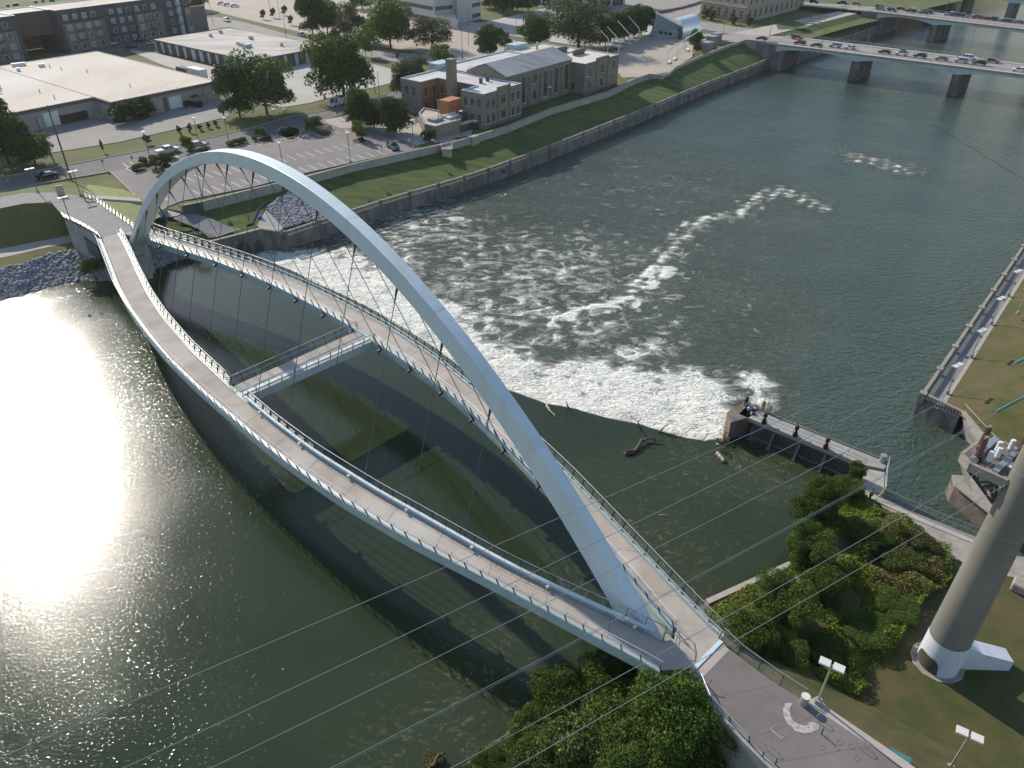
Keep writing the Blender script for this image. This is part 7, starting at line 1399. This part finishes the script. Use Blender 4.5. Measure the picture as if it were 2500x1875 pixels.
t = thing('barrier', 'orange and white trestle barrier on a black mat at the top of the approach', 'barrier', G(208, 488, 9)); a, b = G(201, 479, 9.0), G(211, 492, 9.0); mb = MB(); [mb.beam(a+Vector((0, 0, z)), b+Vector((0, 0, z)), .06, .18) for z in (.5, .95)]; [mb.beam(a.lerp(b, f), a.lerp(b, f)+Vector((0, 0, 1.1)), .06, .06) for f in (.05, .95)]; mb.build('frame', M['red'], t)
mb = MB(); mb.sheet([P(p, 9.03) for p in ((206, 491), (230, 492), (234, 495), (212, 495))]); mb.build('mat', M['cloth'], t)
def steps_path():
    mb = MB(); a, b = G(212, 482, 9.0), G(344, 491, 6.2); n = 20; sd_ = Vector((-(b-a).y, (b-a).x, 0)).normalized()*1.1
    for k in range(n): p = a.lerp(b, k/n); q = a.lerp(b, (k+1)/n); mb.prism([(p.x-sd_.x, p.y-sd_.y), (q.x-sd_.x, q.y-sd_.y), (q.x+sd_.x, q.y+sd_.y), (p.x+sd_.x, p.y+sd_.y)], p.z-1.2, p.z+.2)
    tag(mb.build('steps', M['walk']), 'pale concrete steps from the approach down to the parking lot', 'steps')
steps_path()
# ------------------------------------------------------------------ transmission tower with platform, wires
TB = G(2290, 1612, 4.0); TB.z = 3.6
tw = thing('transmission_tower', 'giant round steel pylon with a white base and a cable platform at the right edge', 'pylon', TB)
def ring_(z, r, n=40): return [Vector((TB.x+r*math.cos(2*math.pi*i/n), TB.y+r*math.sin(2*math.pi*i/n), z)) for i in range(n)]
def tr(z): return 1.72-(z-3.6)*.0165
def shell(name, zs, m, parent=tw, o=0.0):
    mb = MB(); n = 40; vs = []
    for z in zs: vs += ring_(z, tr(z)+o, n)
    mb.add(vs, [(k*n+i, k*n+(i+1) % n, (k+1)*n+(i+1) % n, (k+1)*n+i) for k in range(len(zs)-1) for i in range(n)]); return mb.build(name, m, parent, smooth=True)
shell('shaft', [7.4, 20, 35, 50, 62], M['tower']); shell('base', [3.6, 7.4], M['towerw'], o=.015)
for z in (9.4, 14.6, 20.2, 26): shell('weld_ring', [z, z+.05], M['galv'], o=.012)
mb = MB(); mb.tube([(TB.x, TB.y, 3.3), (TB.x, TB.y, 3.85)], 2.25, 12); mb.build('footing', M['cap'], tw)
# dark arched access opening on the river side
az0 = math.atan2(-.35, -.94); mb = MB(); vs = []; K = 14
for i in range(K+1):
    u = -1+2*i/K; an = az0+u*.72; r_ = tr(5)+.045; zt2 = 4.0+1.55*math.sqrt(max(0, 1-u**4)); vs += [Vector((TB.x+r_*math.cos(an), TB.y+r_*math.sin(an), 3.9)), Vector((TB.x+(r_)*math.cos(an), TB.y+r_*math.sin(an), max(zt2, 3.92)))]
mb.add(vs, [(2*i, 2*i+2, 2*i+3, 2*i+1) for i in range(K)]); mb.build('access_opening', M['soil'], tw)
fin_d = (G(2440, 1615, 4.0)-TB); fin_d.z = 0; L_f = fin_d.length; fin_d.normalize(); fs_ = Vector((-fin_d.y, fin_d.x, 0))*.72
mb = MB(); a0_, a1_, a2_ = TB+fin_d*1.2, TB+fin_d*3.0, TB+fin_d*6.0
vs = []
for p, z in ((a0_, 6.9), (a1_, 5.9), (a2_, 4.9)): vs += [q3(p-fs_, z), q3(p+fs_, z), q3(p+fs_, 3.4), q3(p-fs_, 3.4)]
mb.add(vs, [(4*i+j, 4*i+(j+1) % 4, 4*i+4+(j+1) % 4, 4*i+4+j) for i in range(2) for j in range(4)]+[(8, 9, 10, 11), (0, 3, 2, 1)]); mb.build('buttress', M['towerw'], tw)
# cable platform about 21 m up on the river side
zp = 25.0; u1 = (G(2362, 1100, zp)-Vector((TB.x, TB.y, zp))); u1.z = 0; pdir = u1.normalized(); pp = Vector((-pdir.y, pdir.x, 0))
c1_, c2_, c3_, c4_ = G(2378, 1108, zp), G(2440, 1145, zp), G(2392, 1080, zp), G(2432, 1080, zp)
def TP(a, b, z): p = Vector((TB.x, TB.y, 0))+pdir*a+pp*b; return Vector((p.x, p.y, z))
if (G(2440, 1075, zp)-Vector((TB.x, TB.y, zp))).dot(pp) < 0: pp = -pp
pf = [TP(1.0, -1.0, 0), TP(3.6, -1.3, 0), TP(4.6, -.7, 0), TP(4.6, 2.6, 0), TP(3.2, 3.4, 0), TP(.6, 3.4, 0)]
mb = MB(); mb.prism([(p.x, p.y) for p in pf], zp-.3, zp); mb.build('platform', M['brown'], tw)
mb = MB(); [mb.beam(q3(a, zp-.35), q3(b, zp-.35), .25, .75) for a, b in zip(pf, pf[1:])]; mb.build('platform_beam', M['cap'], tw)
mb = MB(); [mb.beam(TP(x, -1.0, zp+.12), TP(x+.2, 3.2, zp+.12), .45, .22) for x in (2.0, 3.7)]; mb.build('cross_channel', M['galv'], tw)
mb = MB(); vs = [q3(pf[1], zp-.7), q3(pf[2], zp-.7), q3(pf[2], zp-2.3)-pdir*1.0, q3(pf[1], zp-2.3)-pdir*.9]; mb.add(vs, [(0, 1, 2, 3)]); mb.build('skirt_plate', M['cap'], tw)
mb = MB(); foot = TP(1.45, .4, zp-3.6)
for p in (pf[1], pf[2], pf[3], pf[4], pf[1].lerp(pf[4], .5)): mb.beam(q3(p, zp-.5), foot, .16, .16)
for a, b in ((pf[1], pf[3]), (pf[2], pf[4])):
    for f in (.33, .66): mb.beam(q3(a, zp-.5).lerp(foot, f), q3(b, zp-.5).lerp(foot, f), .1, .1)
for a in (pf[1], pf[2], pf[3]): mb.beam(q3(a, zp-.6).lerp(foot, .5), TP(1.4, .4, zp-1.2), .1, .1)
mb.build('bracket', M['darkst'], tw)
def bushing(a, b, lb, h=2.1):
    c = TP(a, b, zp); t = thing('cable_termination', lb, 'insulator', c, 0, 'dark red cable terminations on the pylon platform'); zs = np.linspace(.35, h, 17); pts = [c+Vector((0, 0, z)) for z in zs]; rs = [(.30-.1*k/16)*(1.0 if k % 2 else .84) for k in range(17)]
    mb = MB(); mb.tube(pts, rs, 14); mb.build('porcelain', M['insred'], t, smooth=False); mb = MB(); mb.tube([c, c+Vector((0, 0, .12)), c+Vector((0, 0, .35))], [.34, .34, .26], 12); mb.build('flange', M['bronze'], t)
    mb = MB(); mb.tube([c+Vector((0, 0, h)), c+Vector((0, 0, h+.16))], .13, 10); mb.build('cap', M['galv'], t); mb = MB(); q = c-pp*.42; mb.tube([q+Vector((0, 0, .25))+pdir*.22*math.cos(x)+Vector((0, 0, .2*math.sin(x))) for x in np.linspace(0, 6.2, 9)], .04, 5); mb.build('grading_ring', M['galv'], t)
bushing(3.55, -.55, 'dark red ribbed insulator in front on the pylon platform'); bushing(4.05, 1.0, 'dark red ribbed insulator in the middle of the pylon platform'); bushing(1.9, 2.6, 'dark red ribbed insulator nearest the pylon shaft')
for i, (a, b) in enumerate(((2.9, -.2), (2.75, .8), (3.1, 1.55), (2.6, 2.6), (1.1, 3.1))):
    c = TP(a, b, zp); t = thing('surge_arrester', ['front', 'second', 'third', 'fourth', 'farthest'][i]+' short white ribbed insulator on the pylon platform', 'insulator', c, 0, 'white surge arresters on the pylon platform'); zs = np.linspace(.15, 1.05, 9); mb = MB(); mb.tube([c+Vector((0, 0, z)) for z in zs], [(.2 if k % 2 else .16) for k in range(9)], 12); mb.build('porcelain', M['insw'], t); mb = MB(); mb.tube([c, c+Vector((0, 0, .15))], .2, 10); mb.build('base', M['galv'], t)
c = TP(1.6, .8, zp+.02); mb = MB(); mb.box(c, 1.3, .8, .12, math.atan2(pdir.y, pdir.x)); mb.build('step_plate', M['lampw'], tw)
# wires: parallel spans that end at the pylon's arms
wd = (_F+_RT*((5414-1250)/FOC)+_UP*((937.5+518)/FOC)).normalized()
def rayd(px, py): return (_F+_RT*((px-1250)/FOC)+_UP*((937.5-py)/FOC))
def wire(label, pend, dist_ax, pmid, pleft, rad=.020, ext=60, teal=False):
    """end point: where the ray through pend passes nearest to the pylon axis; then back along the span"""
    d = rayd(*pend); h = Vector((d.x, d.y)); t = (TB.x*h.x+TB.y*h.y)/h.length_squared+dist_ax; e = Vector((0, 0, CZ))+d*t
    n = wd.cross(Vector((0, 0, 1))).normalized()          # the wire hangs in the vertical plane through e along wd
    def onp(px, py): q = rayd(px, py); k = (e-cam.location).dot(n)/q.dot(n); return cam.location+q*k
    m_, l = onp(*pmid), onp(*pleft); pts = [e]
    # parabola through the three points, in arc distance along wd
    X = [0, (m_-e).dot(wd), (l-e).dot(wd)]; Z = [e.z, m_.z, l.z]; co_ = np.polyfit(X, Z, 2)
    xs = np.linspace(3 if not teal else 0, X[2]*1.0-ext, 60); wh = Vector((wd.x, wd.y, 0))
    pl_ = [Vector((e.x, e.y, 0))+wh*x+Vector((0, 0, float(np.polyval(co_, x)))) for x in xs]
    mb = MB(); mb.tube(pl_, rad, 5, cap=False); o = mb.build('power_line', M['wire']); tag(o, label, 'power line', 'power lines crossing the foreground')
    return e, pl_
W_ = [('uppermost thin power line across the whole photo', (2500, 756), 0, (1340, 1275), (0, 1849), .016), ('second power line from the top', (2500, 798), 0, (1500, 1302), (302, 1875), .018), ('third power line from the top ending at a teal insulator', (2479, 887), 0, (1500, 1389), (515, 1875), .019),
      ('left one of the close pair of power lines', (2434, 1004), 0, (1500, 1514), (808, 1875), .017), ('right one of the close pair of power lines', (2436, 1008), 0, (1500, 1519), (820, 1875), .017), ('second power line from the bottom passing before the pylon', (2500, 1086), -.0, (1800, 1491), (1101, 1875), .019), ('lowest power line passing before the pylon', (2500, 1158), -.0, (1800, 1560), (1253, 1875), .019)]
ends = []
for i, (lb, pe, dx, pm_, pl__, rd) in enumerate(W_):
    off_ = {5: -5.5, 6: -5.5}.get(i, 0)/ (rayd(*pe).length)
    ends.append(wire(lb, pe, off_, pm_, pl__, rd))
for i, lb in ((2, 'teal insulator string at the end of the third power line'), (3, 'teal insulator string at the end of the close pair of lines')):
    e, pl_ = ends[i]; t = thing('insulator_string', lb, 'insulator', e, 0, 'teal insulator strings at the pylon'); mb = MB(); k = 24; a, b = e, e+wd*3.4; mb.tube([a.lerp(b, j/k) for j in range(k+1)], [(.12 if j % 2 else .045) for j in range(k+1)], 10); mb.build('discs', M['insteal'], t)
    mb = MB(); mb.tube([pl_[0], e], .03, 5); mb.build('clamp', M['galv'], t)
for z, lb in ((29.9, 'arm'), (33.9, 'arm'), (36.9, 'arm')):
    mb = MB(); q = Vector((TB.x, TB.y, z)); a = (ends[{29.9: 3, 33.9: 2, 36.9: 0}[z]][0]+wd*3.6); a.z = z; mb.beam(q-(a-q)*.9, a, .35, .45); mb.build(lb, M['tower'], tw)
# ------------------------------------------------------------------ things on the lower right path
tc = G(1961, 1718, 8.98); t = thing('barrel', 'grey steel litter barrel at the end of the leaning railing', 'barrel', tc); mb = MB(); mb.tube([tc, tc+Vector((0, 0, .95))], .32, 14); mb.build('body', M['galv'], t); mb = MB(); mb.tube([tc+Vector((0, 0, .95)), tc+Vector((0, 0, 1.0))], .34, 14); mb.build('rim', M['lampw'], t)
chalk = mat('chalk', (.46, .44, .43), (.27, .24, .23), sc=3, det=8, rough=.95, lo=.4, hi=.62)
def chalkp(name, label, polys, z=8.992, m=None):
    mb = MB()
    for pl_ in polys: mb.sheet([P(p, z) for p in pl_])
    tag(mb.build(name, m or chalk), label, 'chalk drawing')
arc_o = [(1917, 1716), (1911, 1732), (1915, 1752), (1925, 1770), (1942, 1784), (1962, 1791), (1982, 1789), (1998, 1780), (2001, 1771)]; arc_i = [(1936, 1716), (1928, 1730), (1930, 1748), (1937, 1760), (1950, 1768), (1965, 1772), (1975, 1768), (1972, 1764), (1985, 1762)]
chalkp('chalk_arc', 'big white chalk horseshoe drawn on the path', [[arc_o[i], arc_o[i+1], arc_i[i+1], arc_i[i]] for i in range(8)])
chalk2 = mat('faint_chalk', (.24, .215, .21), (.17, .148, .142), sc=4, det=8, rough=.95)
def lineq(a, b, w_=1.6): d = Vector((b[0]-a[0], b[1]-a[1])).normalized(); n = (-d.y*w_/2, d.x*w_/2); return [(a[0]-n[0], a[1]-n[1]), (b[0]-n[0], b[1]-n[1]), (b[0]+n[0], b[1]+n[1]), (a[0]+n[0], a[1]+n[1])]
chalkp('chalk_bracket', 'thin white chalk corner lines left of the horseshoe', [lineq((1896, 1769), (1881, 1779)), lineq((1881, 1779), (1908, 1803), 2.2), lineq((1908, 1803), (1920, 1794))])
for i, (x, y, r) in enumerate(((2009, 1824, 7), (2043, 1826, 8), (2078, 1822, 8), (2017, 1797, 4), (2051, 1812, 8), (2093, 1851, 8))):
    n = 14; chalkp('chalk_circle', ['left', 'middle', 'right', 'smallest', 'upper', 'lowest'][i]+' faint chalk ring on the lower path', [[(x+r*math.cos(6.283*k/n), y+r*.9*math.sin(6.283*k/n)), (x+r*math.cos(6.283*(k+1)/n), y+r*.9*math.sin(6.283*(k+1)/n)), (x+(r-1.3)*math.cos(6.283*(k+1)/n), y+(r-1.3)*.9*math.sin(6.283*(k+1)/n)), (x+(r-1.3)*math.cos(6.283*k/n), y+(r-1.3)*.9*math.sin(6.283*k/n))] for k in range(n)], 8.99+.0005*i, chalk2)
for i, (x, y) in enumerate(((1874, 1824), (1997, 1756), (2101, 1822))):
    c = G(x, y, 8.98); mb = MB(); mb.tube([c+Vector((.25*math.cos(a), .08*math.cos(a), .38+.38*math.sin(a))) for a in np.linspace(-.9, 4.04, 14)], .022, 6); tag(mb.build('bike_rack', M['galv']), ['hoop shaped bike rack on the left side of the path', 'hoop shaped bike rack beside the grey barrel', 'hoop shaped bike rack near the right edge of the path'][i], 'bike rack', 'hoop bike racks on the lower path')
for i, (x, y) in enumerate(((1861, 1849), (1893, 1866), (2005, 1792))): c = G(x, y, 8.98); mb = MB(); mb.tube([c, c+Vector((0, 0, .7))], .05, 6); tag(mb.build('post', M['darkst']), ['short dark post on the left path edge', 'short dark post at the bottom of the path', 'short dark post right of the chalk horseshoe'][i], 'post', 'short dark posts on the lower path')
c = G(2494, 1443, 3.6); mb = MB(); mb.box((c.x+.3, c.y, 3.5), 2.4, 1.5, 1.0, -.7); o = mb.build('concrete_block', M['cap']); tag(o, 'pale concrete block on the dry grass at the right edge', 'block'); bv = o.modifiers.new('b', 'BEVEL'); bv.width = .12
c = G(2195, 1852, 8.0); mb = MB(); mb.box((c.x, c.y, 6.5), 1.4, .5, 1.9, -.6); tag(mb.build('panel', M['insteal']), 'dark green glass panel standing beside the path at the bottom', 'panel')
# ------------------------------------------------------------------ driftwood at the weir
def branch(mb, pts, r0, r1, seed=0):
    r = random.Random(seed); q = dens([Vector(p) for p in pts], 9); q = [p+Vector((r.uniform(-1, 1), r.uniform(-1, 1), r.uniform(-1, 1)))*r0*.6 for p in q]; mb.tube(q, [r0+(r1-r0)*k/8 for k in range(9)], 7)
def wood(label, branches, m='drift', group=None, name='driftwood'):
    mb = MB()
    for k, (pts, r0, r1) in enumerate(branches): branch(mb, [G(x, y, z) for x, y, z in pts], r0, r1, k)
    o = mb.build(name, M[m], smooth=True); tag(o, label, 'driftwood', group)
wood('big dark forked log floating just above the weir', [([(1523, 1110, .1), (1555, 1098, .25), (1572, 1075, .4), (1588, 1070, .5), (1603, 1078, .25)], .34, .10), ([(1572, 1078, .3), (1580, 1068, 1.0)], .14, .05), ([(1590, 1070, .5), (1625, 1077, .3)], .1, .03), ([(1555, 1098, .2), (1530, 1103, .5)], .2, .08)])
wood('upright dark snag standing on the weir crest', [([(1388, 995, -.2), (1385, 990, 1.0), (1383, 980, 1.6)], .12, .06)])
wood('forked pale snag leaning over the weir crest', [([(1566, 1050, -.2), (1560, 1040, .9), (1558, 1030, 1.4)], .12, .08), ([(1558, 1030, 1.4), (1542, 1019, 1.6)], .07, .03), ([(1558, 1030, 1.4), (1566, 1020, 1.6)], .06, .03)])
wood('thin dark forked branch stuck in the weir edge', [([(1608, 1054, 0), (1622, 1044, .8), (1634, 1034, 1.2)], .12, .05), ([(1608, 1054, .1), (1640, 1060, .2), (1660, 1054, .4)], .07, .03)])
wood('long thin twig arching off the weir edge', [([(1661, 1066, 0), (1685, 1048, .5), (1706, 1034, .5)], .05, .02), ([(1630, 1058, .1), (1645, 1062, .3), (1668, 1058, .1)], .05, .02)])
wood('pale short log lying below the arch at the weir', [([(1334, 988, 0), (1342, 1003, .15), (1356, 1018, .1)], .2, .08)], 'driftp')
wood('small pale stick floating in the pool', [([(1608, 1257, .03), (1630, 1259, .03)], .07, .05)], 'driftp')
wood('pale cut log floating left of the sluice gates', [([(1751, 1106, .1), (1766, 1126, .15)], .26, .24)], 'driftp'); 
for i in range(11):
    r = random.Random(i+40); x, y = 1770+r.uniform(-16, 14), 1078+r.uniform(-24, 22); a = r.uniform(0, 3.14); l = r.uniform(8, 20); wood(['lowest', 'leftmost', 'longest', 'palest', 'upper', 'thinnest', 'thickest', 'middle', 'rightmost', 'topmost', 'darkest'][i]+' of the tangled drift logs at the sluice gate nose', [([(x-l*math.cos(a)/2, y-l*math.sin(a)/2, .2+r.random()*.6), (x, y, .4+r.random()*.6), (x+l*math.cos(a)/2, y+l*math.sin(a)/2, .2+r.random()*.4)], r.uniform(.06, .16), .05)], 'driftp' if i % 2 else 'drift', 'tangled drift logs at the gate nose')
wood('driftwood log lying on the root clump at the bottom edge', [([(1052, 1874, .6), (1070, 1850, .7), (1083, 1838, .5)], .2, .09)])
cover('undergrowth', [(1025, 1885), (1038, 1848), (1060, 1835), (1085, 1850), (1075, 1885)], 2500, .12, 'tan', 'brown mat of roots and reeds at the bottom edge', .5, .02, 12)
# ------------------------------------------------------------------ people on the gate platform
def person(loc, face, shirt, legs, head, label, arms='rod', hat=None, sc=1.0):
    """one skinned body surface; clothing and hair are its parts"""
    t = thing('person', label, 'person', loc, face); J = {
        'pel': (0, 0, .95, .15), 'wst': (0, 0, 1.08, .135), 'chs': (.01, 0, 1.30, .165), 'nck': (.02, 0, 1.48, .06), 'hd1': (.03, 0, 1.58, .085), 'hd2': (.035, 0, 1.68, .095), 'hd3': (.03, 0, 1.76, .06),
        'lh': (0, .10, .90, .095), 'lk': (.02, .12, .50, .065), 'la': (-.01, .13, .09, .042), 'lt': (.15, .14, .04, .035), 'rh': (0, -.10, .90, .095), 'rk': (.05, -.12, .50, .065), 'ra': (.02, -.13, .09, .042), 'rt': (.18, -.14, .04, .035),
        'ls': (.01, .19, 1.42, .06), 'le': (.10, .25, 1.17, .045), 'lw': (.33, .16, 1.12, .032), 'rs': (.01, -.19, 1.42, .06), 're': (.08, -.26, 1.17, .045), 'rw': (.30, -.14, 1.18, .032)}
    E_ = [('pel', 'wst'), ('wst', 'chs'), ('chs', 'nck'), ('nck', 'hd1'), ('hd1', 'hd2'), ('hd2', 'hd3'), ('pel', 'lh'), ('lh', 'lk'), ('lk', 'la'), ('la', 'lt'), ('pel', 'rh'), ('rh', 'rk'), ('rk', 'ra'), ('ra', 'rt'), ('chs', 'ls'), ('ls', 'le'), ('le', 'lw'), ('chs', 'rs'), ('rs', 're'), ('re', 'rw')]
    def skin(name, keys, edges, m, grow=0.0, sub=1):
        ks = list(keys); me = bpy.data.meshes.new(name); me.from_pydata([J[k][:3] for k in ks], [(ks.index(a), ks.index(b)) for a, b in edges], []); me.materials.append(m)
        o = bpy.data.objects.new(name, me); COL.objects.link(o); o.parent = t; sk = o.modifiers.new('skin', 'SKIN'); sl2 = me.skin_vertices[0].data
        for i, k in enumerate(ks): sl2[i].radius = (J[k][3]+grow, J[k][3]+grow)
        sl2[0].use_root = True; sb_ = o.modifiers.new('s', 'SUBSURF'); sb_.levels = sub; sb_.render_levels = 2; return o
    fingers = []
    for s, wk in ((1, 'lw'), (-1, 'rw')):
        w0 = Vector(J[wk][:3]); pk = wk+'p'; J[pk] = (w0.x+.06, w0.y, w0.z, .028); fingers.append((wk, pk))
        for f in range(4): fk = wk+'f%d' % f; J[fk] = (w0.x+.12-.012*abs(f-1), w0.y+(f-1.5)*.02, w0.z-.03, .009); fingers.append((pk, fk))
        tk = wk+'t'; J[tk] = (w0.x+.07, w0.y-s*.045, w0.z+.01, .010); fingers.append((wk, tk))
    keys = ['pel']+[k for k in J if k != 'pel']; skin('body', keys, E_+fingers, M['skin'])
    tk = ['chs', 'wst', 'pel', 'ls', 'le', 'rs', 're']; skin('shirt', tk, [('chs', 'wst'), ('wst', 'pel'), ('chs', 'ls'), ('ls', 'le'), ('chs', 'rs'), ('rs', 're')], M[shirt], .018)
    tk = ['pel', 'lh', 'lk', 'la', 'rh', 'rk', 'ra']; skin('trousers', tk, [('pel', 'lh'), ('lh', 'lk'), ('lk', 'la'), ('pel', 'rh'), ('rh', 'rk'), ('rk', 'ra')], M[legs], .018)
    mb = MB(); c = Vector((.02, 0, 1.74)); n = 12
    vs = [c+Vector((.115*math.cos(a)*math.cos(b), .1*math.sin(a)*math.cos(b), .115*math.sin(b))) for b in (-.2, .3, .8, 1.25) for a in [6.283*i/n for i in range(n)]]; mb.add(vs, [(k*n+i, k*n+(i+1) % n, (k+1)*n+(i+1) % n, (k+1)*n+i) for k in range(3) for i in range(n)]+[tuple(range(3*n, 4*n))]); mb.build('hair' if not hat else 'cap', M[head], t, smooth=True, local=True)
    if hat: mb = MB(); mb.tube([(.03, 0, 1.735), (.03, 0, 1.75)], .2, 14); mb.build('hat_brim', M[hat], t, local=True)
    mb = MB(); [mb.box((.122, s*.035, 1.685), .012, .02, .012) for s in (-1, 1)]; mb.box((.135, 0, 1.655), .03, .025, .04); mb.box((.118, 0, 1.62), .012, .05, .01); mb.build('face', M['trimd'], t, local=True)
    for s in (-1, 1): mb = MB(); mb.box((.02+(.05 if s < 0 else 0), s*.135, .0), .27, .1, .085); mb.build('shoe', M['cloth'], t, local=True)
    t.scale = (sc,)*3; return t
fz = math.atan2(gn.y, gn.x); g1_ = G(1820, 991, 2.9); g2_ = G(1861, 1002, 2.9)
person(g1_, fz+.3, 'cloth', 'cloth', 'cloth', 'person in dark clothes fishing at the far corner of the gate platform'); person(g2_, fz-.2, 'khaki', 'khaki', 'hatw', 'person in khaki wearing a pale sun hat and fishing from the gate platform', hat='hatw')
for i, (p, a, ln, lb) in enumerate(((g1_, fz+.3, 2.4, 'fishing rod held by the person in dark clothes'), (g2_, fz-.2, 2.8, 'fishing rod held by the person in the sun hat'))): q = Vector((p.x, p.y, 2.9)); dv = Vector((math.cos(a), math.sin(a), 0)); mb = MB(); mb.tube([q+dv*.36+Vector((0, 0, 1.13)), q+dv*(.4+ln*.85)+Vector((0, 0, 1.13+ln*.5))], [.018, .006], 5); tag(mb.build('fishing_rod', M['darkst']), lb, 'fishing rod')
for x, y, m_, lb, r, h_ in ((1827, 1000, 'hatw', 'tan bucket beside the two people fishing', .2, .4), (1833, 1003, 'blue', 'blue cooler bag beside the tan bucket', .24, .4), (1842, 999, 'lampw', 'pale bag lying behind the blue cooler bag', .2, .25), (1840, 1011, 'cloth', 'black bag nearest the railing on the gate platform', .24, .35), (1834, 1011, 'white', 'white jug beside the black bag', .12, .3)):
    c = G(x, y, 2.9); mb = MB(); mb.tube([c, c+Vector((0, 0, h_*.7)), c+Vector((0, 0, h_))], [r*.85, r, r*.7], 10); tag(mb.build('bucket' if 'bucket' in lb else 'bag', M[m_]), lb, 'bucket' if 'bucket' in lb else 'bag')
person(G(2122, 1222, 3.6), 2.2, 'khaki', 'cloth', 'cloth', 'person standing at the railing where the channel walkway begins'); c = G(2135, 1219, 3.6); mb = MB(); mb.tube([c, c+Vector((.5, .1, .5)), c+Vector((.9, .3, 1.1))], [.05, .08, .05], 6); tag(mb.build('yellow_strap', M['yellow']), 'yellow strap hanging on the channel railing', 'strap')
person(G(903, 500, 1.7), 3.9, 'khaki', 'cloth', 'cloth', 'person sitting distance away at the balustrade on the far levee walk')
for i, (x, y, lb) in enumerate(((218, 771, 'left bird'), (246, 766, 'right bird'))): c = G(x, y, .02); mb = MB(); mb.tube([c+Vector((-.25, 0, .05)), c+Vector((0, 0, .12)), c+Vector((.2, 0, .1)), c+Vector((.28, 0, .26)), c+Vector((.38, 0, .27))], [.03, .13, .08, .05, .02], 8); tag(mb.build('duck', M['cloth'], smooth=True), lb+' floating in the glittering water near the deck', 'duck', 'birds on the glittering water')
# ------------------------------------------------------------------ light summer haze: an even volume round the whole scene
mb = MB(); mb.box((0, 700, -6), 3400, 2100, 75); hz = mb.build('haze', None)
hz.data.materials.clear(); hm = bpy.data.materials.new('haze_air'); hm.use_nodes = True; hn = hm.node_tree; hn.nodes.clear()
ho = hn.nodes.new('ShaderNodeOutputMaterial'); hv = hn.nodes.new('ShaderNodeVolumePrincipled'); hv.inputs['Color'].default_value = (.93, .93, .93, 1); hv.inputs['Density'].default_value = .00007; hv.inputs['Anisotropy'].default_value = .3
hn.links.new(hv.outputs[0], ho.inputs['Volume']); hz.data.materials.append(hm); tag(hz, 'thin pale summer haze over the river and the town', 'haze', kind='stuff')
